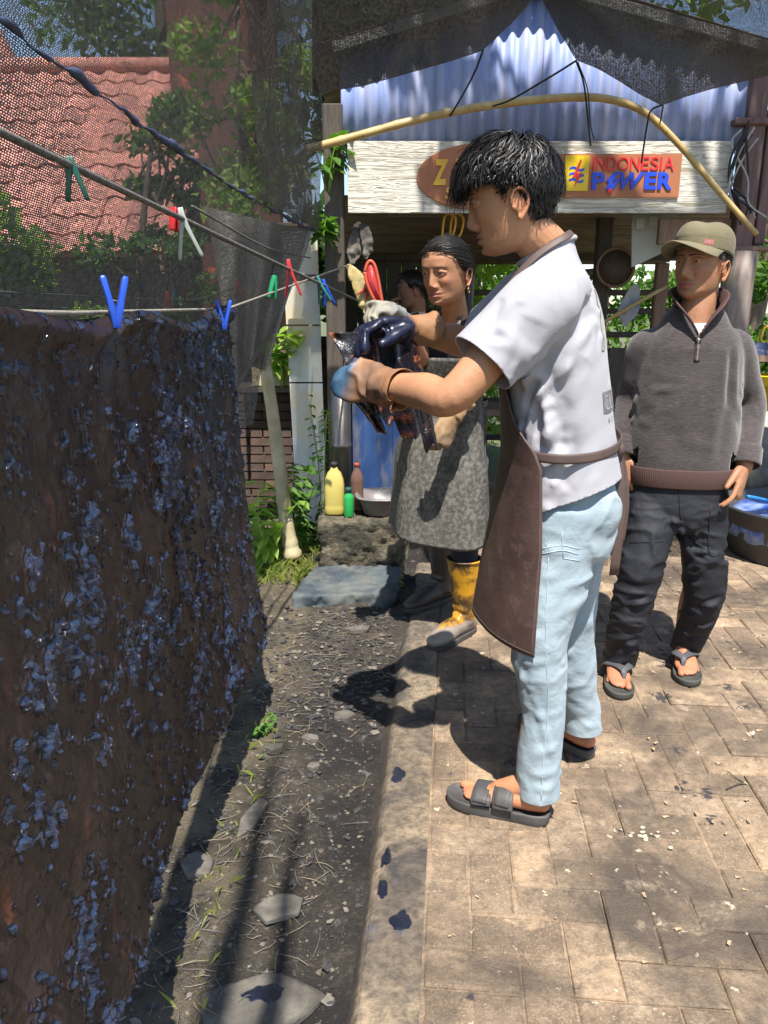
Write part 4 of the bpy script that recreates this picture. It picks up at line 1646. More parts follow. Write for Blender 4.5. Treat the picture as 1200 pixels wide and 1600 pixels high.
t = thing('blue_carton', (2.28, 4.70, 1.079), 'small dark blue carton beside the jug', 'box')
g = Geo(); g.box((0, 0, .035), (.16, .10, .07)); obj('carton', g, simple('carton_blue', (.05, .07, .16), (.4, .42, .45), 12, .6, lo=.5, hi=.6), t, False)
t = thing('yellow_bucket', (2.32, 4.7, .75), 'yellow bucket hanging under the side table', 'bucket')
obj('pail', lathe([(.08, 0), (.10, .2), (.106, .205), (.10, .21), (.085, .03)]), M_YEL, t)
t = thing('red_bottle', (P(987, 730, 4.0).x, 4.0, P(987, 762, 4.0).z), 'red bottle with yellow cap standing behind the man in the cap', 'bottle')
obj('body', lathe([(.032, 0), (.035, .01), (.035, .14), (.03, .155), (.016, .17)]), simple('red_bottle_plastic', (.50, .06, .03), None, 9, .35), t)
obj('cap', lathe([(.02, .168), (.02, .20), (.016, .205)]), M_YEL, t)
st = thing('stool', (P(987, 730, 4.0).x, 4.05, 0), 'low wooden stool carrying the red bottle', 'stool')
zt = P(987, 762, 4.0).z
g = Geo(); g.box((0, 0, zt - .017), (.30, .24, .03)); obj('seat', g, M_BROWNWOOD, st, False)
for sx_ in (-1, 1):
    for sy_ in (-1, 1):
        g = Geo(); g.box((sx_ * .12, sy_ * .09, (zt - .034) / 2), (.035, .035, zt - .034)); obj('leg', g, M_BROWNWOOD, st, False)
# on the inner posts
t = thing('woven_tray', P(962, 418, 5.05), 'round woven bamboo tray hanging on the inner post', 'tray')
rt = Matrix.Rotation(R(90), 3, 'X')
g = Geo()
th_ = np.linspace(0, 2 * math.pi, 37)
g.tube([(.115 * math.cos(a), 0, .115 * math.sin(a)) for a in th_], .010, 8)
obj('rim', g, simple('rattan', (.12, .065, .035), (.2, .12, .06), 40, .6, .5, 90), t)
g = Geo()
g.loft([np.array([(r_ * math.cos(a), y_, r_ * math.sin(a)) for a in th_[:-1]]) for r_, y_ in ((.112, .0), (.09, .03), (.04, .035))], True)
obj('weave', g, simple('dark_weave', (.045, .027, .02), (.08, .05, .03), 60, .7, .6, 120), t)
t = thing('notice_board', P(1022, 372, 4.85), 'pale green tinted notice board hanging askew under the shed roof', 'board')
g = Geo()
q = [P(988, 300, 4.9), P(1062, 300, 4.8), P(1061, 383, 4.8), P(987, 418, 4.9)]
r0 = np.array([p - t.location for p in q])
g.loft([r0, r0 + np.array([0, .015, 0])], True)
obj('sheet', g, simple('board_grey', (.40, .44, .42), (.52, .55, .52), 4, .35), t, False)
M_PAPER = simple('paper', (.55, .57, .5), (.45, .5, .42), 10, .6)
for k in range(6):
    g = Geo()
    p0 = P(1000 + 20 * (k % 3), 322 + 28 * (k // 3) - 3 * (k % 3), 4.84) - t.location
    g.box(p0 + Vector((0, -.02 + .012, 0)), (.045, .004, .06))
    obj('paper', g, M_PAPER, t, False)
droop('hanging_cloth', [(992, 452), (985, 475), (980, 490), (977, 505)], [.04, .07, .065, .035], 5.0, simple('blue_grey_cloth', (.22, .25, .32), (.5, .47, .42), 6, .9), 'blue-grey and white cloth hung on the inner post', 'cloth', seed=9)

# ------------------------------------------------------------------ house with the red tiled roof behind the net
h = thing('tiled_house', (-5.2, 10.2, -.2), 'house with a red clay tile roof seen through the net', 'house')
g = Geo(); g.box((0, .35, 1.2), (6.0, 4.0, 2.4)); obj('wall', g, simple('house_wall', (.22, .17, .14), (.14, .11, .1), 3, .9), h, False)
e0, e1 = Vector((0, -2.2, 2.1)), Vector((0, .35, 4.35))
rd = (e1 - e0)
RL = rd.length
rd.normalize()
pit = math.atan2(rd.z, rd.y)
g = Geo()
g.box((e0 + e1) / 2 - Vector((0, 0, .05)), (6.3, RL, .05), Matrix.Rotation(pit, 3, 'X'))
g.box(Vector((0, 1.6, 3.2)), (6.3, RL, .05), Matrix.Rotation(-pit, 3, 'X'))
rf = obj('roof', g, M_TILE, h, False)
tg = Geo()
V, F = [], []
for i in range(9):
    x = -.135 + .27 * i / 8
    zz = .022 * math.sin(2 * math.pi * i / 8)
    V += [(x, -.17, zz + .02), (x, .17, zz)]
for i in range(8):
    F.append((2 * i, 2 * i + 2, 2 * i + 3, 2 * i + 1))
tg.add(V, F)
tm = baked(tg.mesh(), [('SOLIDIFY', dict(thickness=.014))])
tm.materials.append(M_TILE)
rows = int(RL / .29)
for j in range(rows + 1):
    for i in range(23):
        x = -3.05 + .275 * i
        o = bpy.data.objects.new('tile', tm)
        COL.objects.link(o)
        o.parent = rf
        c = e0 + rd * (.10 + .29 * j)
        o.location = (x + random.gauss(0, .006), c.y, c.z + .012 + random.gauss(0, .006))
        o.rotation_euler = (pit + random.gauss(0, .02), random.gauss(0, .015), random.gauss(0, .02))
g = Geo()
g.tube([(-3.1, .35, 4.42), (3.1, .35, 4.42)], .09, 10)
obj('ridge', g, M_TILE, rf)
g = Geo()
g.box((.48, .35, 4.62), (.5, .14, .5), None, .12)
obj('finial', g, M_TILE, rf, False)
t = thing('red_wall', (-1.75, 9.4, -.2), 'tall rust red wall behind the net beside the tiled roof', 'wall')
g = Geo(); g.box((0, 0, 3.6), (1.15, .25, 7.2)); obj('masonry', g, M_REDWALL, t, False)

# ------------------------------------------------------------------ trees and plants
def leaf_cloud(g, centers, n, size, r, droop_=.3, aspect=2.2):
    for k in range(n):
        c, rad = centers[r.integers(len(centers))]
        d = r.normal(0, 1, 3)
        d /= np.linalg.norm(d)
        p = np.array(c) + d * np.array(rad) * r.random() ** .45
        s = size * r.uniform(.6, 1.35)
        a = r.normal(0, 1, 3)
        a[2] -= droop_
        a /= np.linalg.norm(a)
        b_ = np.cross(a, r.normal(0, 1, 3))
        b_ /= np.linalg.norm(b_) + 1e-9
        nn = np.cross(a, b_)
        L, W = s * aspect / 2, s / 2
        V = [p - a * L, p - a * L * .1 + b_ * W + nn * W * .3, p + a * L, p - a * L * .1 - b_ * W + nn * W * .3]
        g.add(V, [(0, 1, 2), (0, 2, 3)])


def tree(loc, h_, rad, n, size, mat, label, seed, group='trees behind', trunk_r=.1, name='tree', clumps=14, lo=.45, sparse=1.0, flat=.8, at=None):
    r = np.random.default_rng(seed)
    t = thing(name, loc, label, 'tree', group=group)
    tg = Geo()
    tip = np.array((r.normal(0, .1) * rad, r.normal(0, .1) * rad, h_))
    if at is not None:
        tip = np.array(at, float)
    mid = tip * .5 + np.array((r.normal(0, .08), r.normal(0, .08), 0))
    tg.tube([(0, 0, 0), mid, tip], [trunk_r, trunk_r * .7, trunk_r * .2], 9, 8)
    cen = []
    for k in range(clumps):
        d = r.normal(0, 1, 3)
        d /= np.linalg.norm(d)
        c = tip * np.array((1, 1, (1 + lo) / 2)) + d * np.array((rad, rad, (1 - lo) * h_ / 2)) * r.uniform(.4, 1)
        cr_ = rad * r.uniform(.22, .42) * sparse
        cen.append((c, (cr_, cr_, cr_ * flat)))
        s = (0.45 + .5 * r.random())
        base = tip * s
        tg.tube([base, (base + c) / 2 + r.normal(0, .05, 3) * rad, c], [trunk_r * .35, trunk_r * .2, trunk_r * .06], 6, 5)
    obj('trunk', tg, M_BARK, t)
    g = Geo()
    leaf_cloud(g, cen, n, size, r)
    obj('crown', g, mat, t, False)
    return t


tree((-4.2, 15.5, -.2), 9.5, 2.2, 3600, .10, M_LEAF, 'dark leafy tree top against the sky behind the tiled roof', 3, trunk_r=.2)
tree((-1.1, 7.0, -.2), 4.4, .8, 2400, .05, M_LEAFLIGHT, 'light green young tree just behind the net by the red wall', 5, trunk_r=.06)
tree((-1.95, 6.9, -.2), 3.2, .6, 1500, .045, M_LEAF, 'slim tree in front of the tiled roof', 6, trunk_r=.06, sparse=.9)
tree((-2.25, 4.9, -.2), 2.55, .55, 3000, .038, M_LEAFLIGHT, 'low bright green bush under the tiled eaves', 8, trunk_r=.04, name='bush', lo=.35)
tree((-1.5, 5.0, -.2), 1.5, .5, 900, .06, M_LEAF, 'green bush behind the lower net beside the brick wall', 9, trunk_r=.04, name='bush', lo=.1)
tree((1.1, 8.6, -.2), 3.4, 1.5, 6500, .06, M_LEAFLIGHT, 'sunlit bush glimpsed through the open back of the shed', 10, trunk_r=.08, lo=.05, name='bush')
tree((2.4, 9.0, -.2), 3.8, 1.5, 6500, .06, M_LEAF, 'green bush behind the shed rails beside the woven tray', 11, trunk_r=.08, lo=.05, name='bush')
tree((3.35, 6.6, -.2), 3.6, .95, 4500, .05, M_LEAF, 'leafy bush growing beyond the maroon post', 12, trunk_r=.06, lo=.05, name='bush')
tree((4.2, 9.5, -.2), 8.5, 2.4, 4500, .11, M_LEAFLIGHT, 'tall tree behind the shed seen over the right net', 13, trunk_r=.2)
tree((.3, 12.5, -.2), 7.5, 2.4, 3500, .13, M_LEAFDARK, 'dark tree standing far behind the blue gable', 14, trunk_r=.2)
tree((-.2, 9.2, -.2), 2.6, 1.2, 1500, .12, M_LEAFDARK, 'shaded bush behind the plank wall of the shed', 16, trunk_r=.06, lo=.05, name='bush')
# overhanging tree on the right whose leaves dapple the shed front
tree((4.6, 1.6, -.2), 7.0, 1.45, 900, .11, M_LEAF, 'tall tree beside the yard leaning over the shed front', 17, trunk_r=.16, at=(-2.9, 1.0, 7.0), lo=.72, sparse=.8)


def weed(loc, n, hgt, leaf, mat, label, seed, spread=.12, name='weed'):
    r = np.random.default_rng(seed)
    t = thing(name, loc, label, 'plant', group='weeds by the leaning trunk')
    gs, gl = Geo(), Geo()
    for k in range(n):
        a = r.random() * 6.28
        d = np.array((math.cos(a), math.sin(a), 0)) * spread * r.uniform(.3, 1.2)
        H = hgt * r.uniform(.6, 1.1)
        pts = [np.zeros(3) + d * .1, d * .5 + np.array((0, 0, H * .6)), d * 1.3 + np.array((0, 0, H))]
        gs.tube(pts, [.004, .003, .0015], 5, 5)
        path = catmull(pts, 6)
        for q in range(4, len(path)):
            for s in (-1, 1):
                if r.random() < .2:
                    continue
                p = path[q]
                ax = np.cross(path[q] - path[q - 1], (0, 0, 1.0))
                ax = ax / (np.linalg.norm(ax) + 1e-9) * s + r.normal(0, .35, 3)
                ax[2] -= .25
                ax /= np.linalg.norm(ax)
                w = np.cross(ax, (0, 0, 1))
                w /= np.linalg.norm(w) + 1e-9
                L, W = leaf * r.uniform(.7, 1.3), leaf * .28
                up = np.array((0, 0, 1.0))
                V = [p, p + ax * L * .35 + w * W + up * W * .3, p + ax * L * .7 + w * W * .7, p + ax * L - up * L * .15, p + ax * L * .7 - w * W * .7, p + ax * L * .35 - w * W + up * W * .3]
                gl.add(V, [(0, 1, 2, 3), (0, 3, 4, 5)])
    obj('stem', gs, M_LEAFLIGHT, t)
    obj('foliage', gl, mat, t, False)
    return t


def gat(px, py):
    p = GP(px, py, -.05)
    return (p.x, p.y, dz(p.x, p.y) if p.y < 4.7 else -.12)


weed((-.66, 3.85, -.05), 7, .50, .09, M_LEAFLIGHT, 'broad leaved weed left of the leaning trunk', 2, .20)
weed((-.47, 4.05, -.05), 6, .62, .075, M_LEAF, 'tall leafy weed right of the leaning trunk', 3, .14)
weed((-.40, 4.2, -.05), 6, .34, .05, M_LEAFDARK, 'low dark weed between the trunk and the mossy block', 4, .12)
weed((-.36, 4.45, -.05), 4, .95, .05, M_LEAF, 'thin climbing weed in front of the white panels', 5, .07)
weed((-.63, 4.8, .87), 4, .38, .12, M_LEAFLIGHT, 'long leaved plant in the wooden crate', 6, .10)
weed(tuple(P(512, 300, 4.5)), 3, .28, .10, M_LEAF, 'leafy branch sprouting beside the name board', 7, .12)
weed(tuple(P(505, 380, 4.45)), 3, .14, .11, M_LEAF, 'big leaved sprig at the top of the dark post', 8, .05)
weed(gat(620, 930), 5, .09, .03, M_GRASS, 'small dry weed growing at the kerb by the rubber boots', 9, .05)
weed((-.435, 2.30, -.05), 4, .07, .025, M_LEAF, 'little weed at the foot of the hanging cloth', 10, .06)
g = Geo()
r = np.random.default_rng(33)
gx_, gy_ = r.uniform(-1.1, -.38, 3400), r.uniform(3.1, 4.6, 3400)
gk_ = r.random(3400) < .02
gx_[gk_], gy_[gk_] = r.uniform(-.46, -.36, gk_.sum()), r.uniform(1.2, 2.4, gk_.sum())
gz_ = dirt_z(gx_, gy_)
for k in range(3400):
    x, y = gx_[k], gy_[k]
    if 3.0 < y < 3.6 and x > -.62:
        continue
    z = gz_[k]
    H = r.uniform(.02, .085) * (.6 if y < 3 else 1)
    a = r.random() * 6.28
    w = np.array((math.cos(a), math.sin(a), 0)) * .003
    d = np.array((r.normal(0, .4), r.normal(0, .4), 1)) * H
    p = np.array((x, y, z))
    g.add([p - w, p + w, p + d * .6 + w * .7, p + d + np.array((d[0], d[1], -.2 * H)) * .5], [(0, 1, 2, 3)])
o = obj('grass', g, M_GRASS, None, False)
tag(o, 'yellowish grass tufts round the leaning trunk', 'grass', kind='stuff')
# ------------------------------------------------------------------ people: shared anatomy
def gs(x, s):
    return np.exp(-(x / s) ** 2)


_HZ = np.array([-.120, -.116, -.108, -.095, -.080, -.065, -.05, -.03, -.01, .01, .03, .05, .07, .085, .097, .105, .109])
_HF = np.array([.050, .066, .077, .080, .080, .081, .082, .084, .0855, .088, .090, .087, .076, .061, .041, .022, .004])
_HB = np.array([.0, -.006, -.022, -.042, -.055, -.066, -.076, -.088, -.095, -.099, -.100, -.097, -.088, -.075, -.055, -.032, -.006])
_HW = np.array([.012, .026, .041, .051, .0575, .062, .0655, .069, .071, .0725, .0735, .0735, .069, .060, .045, .026, .005])


class Head:
    def __init__(self, nose=1.0, jaw=1.0, fem=False, lips=1.0, mouth_z=0.0):
        self.nose, self.jaw, self.fem, self.lips = nose, jaw, fem, lips

    def tab(self, z):
        f = np.interp(z, _HZ, _HF)
        b = np.interp(z, _HZ, _HB)
        w = np.interp(z, _HZ, _HW)
        low = sstep(-.02, -.10, z)
        return f, b, w * (1 - low * (1 - self.jaw))

    def feat(self, x, z):
        ax = np.abs(x)
        hN = np.interp(z, [-.063, -.058, -.052, -.046, -.040, -.028, -.012, .004, .016], [0, .004, .013, .020, .0225, .0175, .0105, .0045, 0]) * self.nose
        sN = np.interp(z, [-.063, -.048, -.035, -.01, .016], [.014, .0125, .0105, .0085, .009])
        d = hN * np.exp(-(ax / sN) ** 2.4)
        d += .0105 * self.nose * gs(ax - .0145, .0062) * gs(z + .0485, .0075)
        d -= .0045 * gs(ax - .023, .006) * gs(z + .047, .012)
        d -= .0125 * gs(ax - .030, .0165) * gs(z - .001, .0105)
        d += (.0030 if self.fem else .0048) * gs(ax - .030, .022) * gs(z - .021, .008)
        d += .0055 * gs(ax - .047, .016) * gs(z + .030, .016)
        d -= .004 * gs(ax - .045, .014) * gs(z + .072, .016)
        k = self.lips
        d += k * .0085 * gs(x, .0185) * gs(z + .0695, .0052) * (1 - .25 * gs(x, .004))
        d += k * .0095 * gs(x, .0165) * gs(z + .0815, .0062)
        d -= .0075 * gs(x, .0215) * gs(z + .0750, .0022)
        d -= .0035 * gs(x, .016) * gs(z + .0930, .006)
        d += .0070 * gs(x, .019) * gs(z + .1070, .010)
        d -= .0020 * gs(x, .0035) * gs(z + .062, .006)
        return d

    def front(self, x, z):
        f, b, w = self.tab(z)
        n = 2.25
        q = np.clip(1 - np.abs(x / w) ** n, 0, 1) ** (1 / n)
        return f * q + self.feat(x, z)

    def geo(self):
        nz, nt = 120, 180
        zs = np.linspace(-.120, .109, nz)
        f, b, w = self.tab(zs)
        ker = np.ones(5) / 5
        sm = lambda a: np.convolve(np.pad(a, 2, 'edge'), ker, 'valid')
        f, b, w = sm(f), sm(b), sm(w)
        th = np.arange(nt) * 2 * math.pi / nt
        c, s = np.cos(th), np.sin(th)
        n = 2.25
        rings = []
        for k in range(nz):
            kk = (np.abs(c) ** n + np.abs(s) ** n) ** (-1 / n)
            x = w[k] * s * kk
            y = np.where(c > 0, f[k] * c * kk, -b[k] * c * kk)
            wt = sstep(.02, .45, c)
            y = y + wt * self.feat(x, np.full_like(x, zs[k]))
            rings.append(np.stack([x, y, np.full_like(x, zs[k])], 1))
        g = Geo()
        g.loft(rings, True)
        # lids
        for sx in (-1, 1):
            cx = .031 * sx
            g.tube([(cx - .0165 * sx, .0755, -.0018), (cx - .006 * sx, .0815, .0050), (cx + .006 * sx, .0800, .0050), (cx + .018 * sx, .0685, -.0006)], [.0030, .0046, .0046, .0030], 8, 5)
            g.tube([(cx - .0155 * sx, .0755, -.0040), (cx - .005 * sx, .0802, -.0074), (cx + .006 * sx, .0782, -.0070), (cx + .0175 * sx, .0680, -.0035)], [.0022, .0032, .0032, .0022], 8, 5)
            # ears
            rot = Matrix.Rotation(R(24) * -sx, 3, 'Z')
            e = Vector((.0695 * sx, -.012, -.028))
            def E(a, b_, o=0.0):
                return e + rot @ Vector((o * sx + .004 * sx, a, b_))
            hel = [E(.012, -.004, .0), E(.013, .014, .004), (E(.004, .029, .010)), E(-.011, .028, .014), E(-.020, .014, .016), E(-.019, -.004, .014), E(-.011, -.020, .009), E(-.002, -.031, .004)]
            g.tube(hel, [.0028, .0034, .0040, .0042, .0042, .0038, .0042, .0048], 9, 5, rnd=True)
            g.tube([E(-.002, .016, .004), E(-.010, .010, .008), E(-.010, -.004, .008), E(-.003, -.014, .005)], .0028, 8, 4, rnd=True)
            g.ell(E(-.005, .002, .001), (.0065, .0155, .027), 14, 9, rot)
            g.ell(E(-.002, -.028, .002), (.0048, .0075, .0085), 10, 7, rot)
            g.ell(E(.011, -.006, .0015), (.004, .0045, .006), 8, 6)
        return g


def tf(M4, pts):
    a = np.asarray(pts, float)
    m = np.array(M4)
    return a @ m[:3, :3].T + m[:3, 3]


def geo_tf(g, M4, sc=1.0):
    g.v = [tuple(p) for p in tf(M4, np.array(g.v) * sc)]
    return g


def skin(name, c1, c2, lip=(.33, .10, .085)):
    b = NB(name)
    co = b.coord()
    f = b.noise(co, 14, 4, .6)
    f2 = b.noise(co, 90, 3, .6)
    c = b.mix(b.ramp(f, [(.3, 0.), (.7, 1.)]), c1, c2)
    c = b.mix(b.ramp(b.noise(co, 45, 4, .7), [(.45, 0.), (.7, .35)]), c, (c1[0] * .72, c1[1] * .62, c1[2] * .58))
    c = b.mix(b.math('MULTIPLY', b.attr('lip'), .8), c, lip)
    c = b.mix(b.math('MULTIPLY', b.attr('flush'), .55), c, (c1[0] * 1.15, c1[1] * .82, c1[2] * .75))
    c = b.mix(b.math('MULTIPLY', b.attr('dark'), b.ramp(f2, [(.3, .5), (.6, 1.)])), c, (.022, .016, .013))
    b.set(col=c, rough=.52, spec=.36, sss=.08)
    b.b.inputs['Subsurface Radius'].default_value = (.8, .35, .2)
    b.b.inputs['Subsurface Scale'].default_value = .012
    b.bump(b.math('ADD', b.noise(co, 320, 2, .5), f2), .25, .003)
    return b.m


M_SKIN_A = skin('skin_warm', (.48, .245, .135), (.41, .20, .105))
M_SKIN_B = skin('skin_brown', (.40, .20, .112), (.33, .155, .085))
M_SKIN_C = skin('skin_tan', (.44, .22, .125), (.37, .175, .095))
M_SKIN_D = skin('skin_dark_brown', (.36, .18, .10), (.3, .14, .08))  # a little darker than the other skins
b = NB('hair_black')
co = b.coord()
b.set(col=b.mix(b.noise(co, 60, 2), (.008, .007, .007), (.018, .015, .014)), rough=.47, spec=.45)
M_HAIR = b.m
b = NB('eye')
b.set(col=b.ramp(b.attr('iris'), [(.0, (.46, .41, .37)), (.45, (.46, .41, .37)), (.5, (.03, .015, .01)), (1., (.005, .004, .004))]), rough=.12, spec=.6)
M_EYE = b.m


def skin_attrs(me, Hm=None, sc=1.0, must=0.0, jawd=0.0, extra=None):
    """colour masks from the head frame; sparse values for the rest of the body"""
    c = co_of(me)
    n = len(c)
    lip = np.zeros(n)
    dark = np.zeros(n)
    flush = np.zeros(n)
    if Hm is not None:
        q = tf(Hm.inverted(), c) / sc
        x, y, z = q[:, 0], q[:, 1], q[:, 2]
        fr = sstep(.055, .07, y) * (np.abs(x) < .05)
        up = gs(z + .0755, .0105 * np.sqrt(np.clip(1 - (x / .026) ** 2, .02, 1)))
        lip = fr * sstep(.35, .6, up) * (np.abs(x) < .026)
        dark += must * fr * gs(z + .0615, .0055) * sstep(.029, .018, np.abs(x)) * (1 - .4 * gs(x, .003))
        dark += jawd * sstep(.02, .05, y) * gs(z + .105, .016)
        flush = (.8 * gs(np.abs(x) - .042, .02) * gs(z + .035, .02) * fr + .6 * gs(x, .012) * gs(z + .045, .012) * fr + .9 * sstep(.066, .074, np.abs(x)) * gs(z + .03, .03))
    if extra is not None:
        e = extra(c)
        flush = np.maximum(flush, e.get('flush', 0))
        dark = np.maximum(dark, e.get('dark', 0))
    float_attr(me, 'lip', lip)
    float_attr(me, 'dark', np.clip(dark, 0, 1))
    float_attr(me, 'flush', np.clip(flush, 0, 1))


def add_eyes(root, Hm, sc, look=(0, 0)):
    for sx in (-1, 1):
        g = Geo()
        g.ell((0, 0, 0), (.0128, .0128, .0128), 24, 16)
        V = np.array(g.v)
        ld = np.array((look[0], 1.0, look[1]))
        ld /= np.linalg.norm(ld)
        ir = (V @ ld) / .0128
        V = V + np.array((.031 * sx, .0690, -.0015))
        g.v = [tuple(p) for p in tf(Hm, V * sc)]
        me = g.mesh('eye')
        float_attr(me, 'iris', np.clip((ir - .80) / .2, 0, 1))
        link_obj('eye', me, M_EYE, root)


def add_brows(root, Hd, Hm, sc, thick=.0030, arch=.003):
    for sx in (-1, 1):
        g = Geo()
        pts, rad = [], []
        for k in range(9):
            t = k / 8
            x = .010 + .042 * t
            z = .0165 + arch * math.sin(t * 2.6) - .004 * max(0, t - .6)
            y = float(Hd.front(np.array(x), np.array(z))) + .0002
            pts.append(tf(Hm, np.array((x * sx, y, z)) * sc))
            rad.append(thick * (1.05 - .75 * t))
        g.tube(pts, rad, 8, 2, flat=.5)
        obj('eyebrow', g, M_HAIR, root)


def strands(n, seed, pick, Hm, sc, width=.0022, seg=8, nside=3):
    """hair locks: pick(r) gives root, list of step directions and length in head space"""
    r = np.random.default_rng(seed)
    g = Geo()
    made = 0
    tries = 0
    while made < n and tries < n * 8:
        tries += 1
        q = pick(r)
        if q is None:
            continue
        pts, w = q
        rad = [width * w * k for k in (np.linspace(1, .12, len(pts)) ** .6)]
        q = tf(Hm, np.array(pts) * sc)
        if nside > 2:
            g.tube(q, rad, nside, 1, cap=False)
        else:
            T = np.gradient(q, axis=0)
            A = np.cross(T, (q - np.array(Hm.translation)) * 8 + r.normal(0, .35, 3))
            A /= np.linalg.norm(A, axis=1)[:, None] + 1e-9
            A *= np.array(rad)[:, None]
            m_ = len(q)
            g.add(np.concatenate([q - A, q + A]), [(k, k + 1, m_ + k + 1, m_ + k) for k in range(m_ - 1)])
        made += 1
    return g


SK_C = np.array((0, -.004, .012))
SK_R = np.array((.0775, .1025, .1005))


def on_scalp(d, off=0.0):
    d = np.array(d, float)
    d /= np.linalg.norm(d)
    return SK_C + d * (SK_R + off)


def keep_out(p, off):
    q = (p - SK_C) / (SK_R + off)
    l = np.linalg.norm(q)
    return p if l >= 1 else SK_C + q / l * (SK_R + off)


def scalp_cap(Hm, sc, line, off=.004, n=64, m=44):
    """closed cap over the hair region; line(phi) gives the lowest z at azimuth phi (0 = front)"""
    g = Geo()
    rings = []
    for k in range(m):
        ring = []
        for i in range(n):
            ph = 2 * math.pi * i / n
            zl = line(ph)
            # polar angle for this azimuth from top to the hairline
            lo = (zl - SK_C[2]) / SK_R[2]
            lo = max(-.98, min(.98, lo))
            amax = math.acos(lo)
            a = amax * (1 - k / (m - 1)) + .02
            d = np.array((math.sin(ph) * math.sin(a), math.cos(ph) * math.sin(a), math.cos(a)))
            o = -.006 + (off + .006) * float(sstep(0, .28, k / (m - 1)))
            ring.append(SK_C + d * (SK_R + o))
        rings.append(np.array(ring))
    g.loft(rings, True)
    return geo_tf(g, Hm, sc)


def limb(g, pts, rad, n=18, sub=5, flat=1.0, up=None):
    return g.tube(pts, rad, n, sub, up=up, flat=flat, rnd=True)


def hand(g, wrist, d, nrm, right, curl=(20, 25, 20), thumb=(.75, .55, .25), sc=1.0, fat=1.0, spread=.05, tcurl=20, curls=None):
    d = np.array(d, float); d /= np.linalg.norm(d)
    nrm = np.array(nrm, float); nrm -= d * nrm.dot(d); nrm /= np.linalg.norm(nrm)
    s = np.cross(d, nrm) * (1 if right else -1)
    w = np.array(wrist, float)
    f = fat
    P_ = lambda a, b_, c: w + (d * a + s * b_ + nrm * c) * sc
    g.tube([P_(-.015, 0, 0), P_(.012, .002, 0), P_(.04, .004, .001), (P_(.07, .002, .002)), P_(.088, .0, .002)], [x * sc * (f * .3 + .7) for x in (.027, .029, .037, .0405, .037)], 16, 4, up=nrm, flat=[.72, .66, .48, .40, .36], rnd=True)
    offs = (.031, .0105, -.0105, -.030)
    lens = ((.040, .025, .020), (.044, .028, .022), (.041, .026, .021), (.032, .020, .018))
    for k in range(4):
        cc = curl if curls is None else curls[k]
        base = P_(.080 - (.004 if k == 3 else 0), offs[k], .001)
        ang = 0.0
        pts = [base]
        sp_ = spread * (1.5 - k)
        for L, c_ in zip(lens[k], cc):
            ang += R(c_)
            dv = (d + s * sp_) * math.cos(ang) + nrm * math.sin(ang)
            dv /= np.linalg.norm(dv)
            pts.append(pts[-1] + dv * L * sc)
        rr = np.array((.0098, .0092, .0085, .0072)) * sc * f * (.9 if k == 3 else 1)
        g.tube(pts, list(rr), 10, 3, rnd=True)
    tb = P_(.012, .024, .004)
    tv = d * thumb[0] + s * thumb[1] + nrm * thumb[2]
    tv /= np.linalg.norm(tv)
    tv2 = tv * math.cos(R(tcurl)) + (d * .75 + nrm * .3 - s * .15) * math.sin(R(tcurl))
    tv2 /= np.linalg.norm(tv2)
    g.tube([P_(.005, .010, .002), tb + tv * .018 * sc, tb + tv * .045 * sc, tb + (tv * .045 + tv2 * .028) * sc, tb + (tv * .045 + tv2 * .05) * sc], [x * sc * f for x in (.014, .0155, .0125, .0112, .0085)], 12, 3, rnd=True)
    return g


def foot(g, heel, fwd, z0, right, L=.245, sc=1.0):
    """bare foot; heel = ground point at the back of the heel"""
    fwd = np.array((fwd[0], fwd[1], 0.0)); fwd /= np.linalg.norm(fwd)
    inn = np.cross((0, 0, 1), fwd) * (1 if right else -1)     # towards the big toe
    o = np.array((heel[0], heel[1], z0))
    Q = lambda a, b_, c: o + fwd * a + inn * b_ + np.array((0, 0, c))
    k = L / .245
    g.tube([Q(.012 * k, 0, .028), Q(.035 * k, 0, .030), Q(.08 * k, -.002, .032), Q(.125 * k, -.001, .026), Q(.165 * k, .002, .019), Q(.190 * k, .003, .014)],
           [.026, .031, .033, .039, .043, .038], 18, 4, up=(0, 0, 1), flat=[1.0, .95, .92, .66, .44, .34], rnd=True)
    g.tube([Q(.045 * k, 0, .03), Q(.048 * k, 0, .075), Q(.046 * k, 0, .13)], [.031, .031, .034], 16, 4, rnd=True)
    g.tube([Q(.05 * k, 0, .075), Q(.085 * k, .003, .058), Q(.13 * k, .006, .034)], [.030, .030, .026], 16, 4, rnd=True)
    for q, (b_, L_, r_) in enumerate(((.029, .060, .0122), (.0085, .056, .0084), (-.0085, .049, .0079), (-.0235, .040, .0074), (-.0365, .031, .0070))):
        st = Q((.178 - .006 * q) * k, b_ * .95, .013)
        en = Q((.178 - .006 * q + L_ * .88) * k, b_ * 1.02, r_ * .85)
        g.tube([st, (st + en) / 2 + np.array((0, 0, .003)), en], [r_ * .95, r_ * .92, r_], 10, 3, rnd=True)
    return Q


def sole_outline(Q, L, w=1.0, grow=.0):
    prof = [(-.012, 0), (-.008, .022), (.02, .033), (.07, .034), (.12, .038), (.17, .048), (.205, .050), (.235, .040), (.252, .022), (.257, .0),
            (.250, -.020), (.232, -.036), (.20, -.046), (.16, -.046), (.11, -.040), (.06, -.036), (.02, -.034), (-.006, -.022)]
    k = L / .245
    return [Q(a * k, b_ * w, 0) for a, b_ in prof]


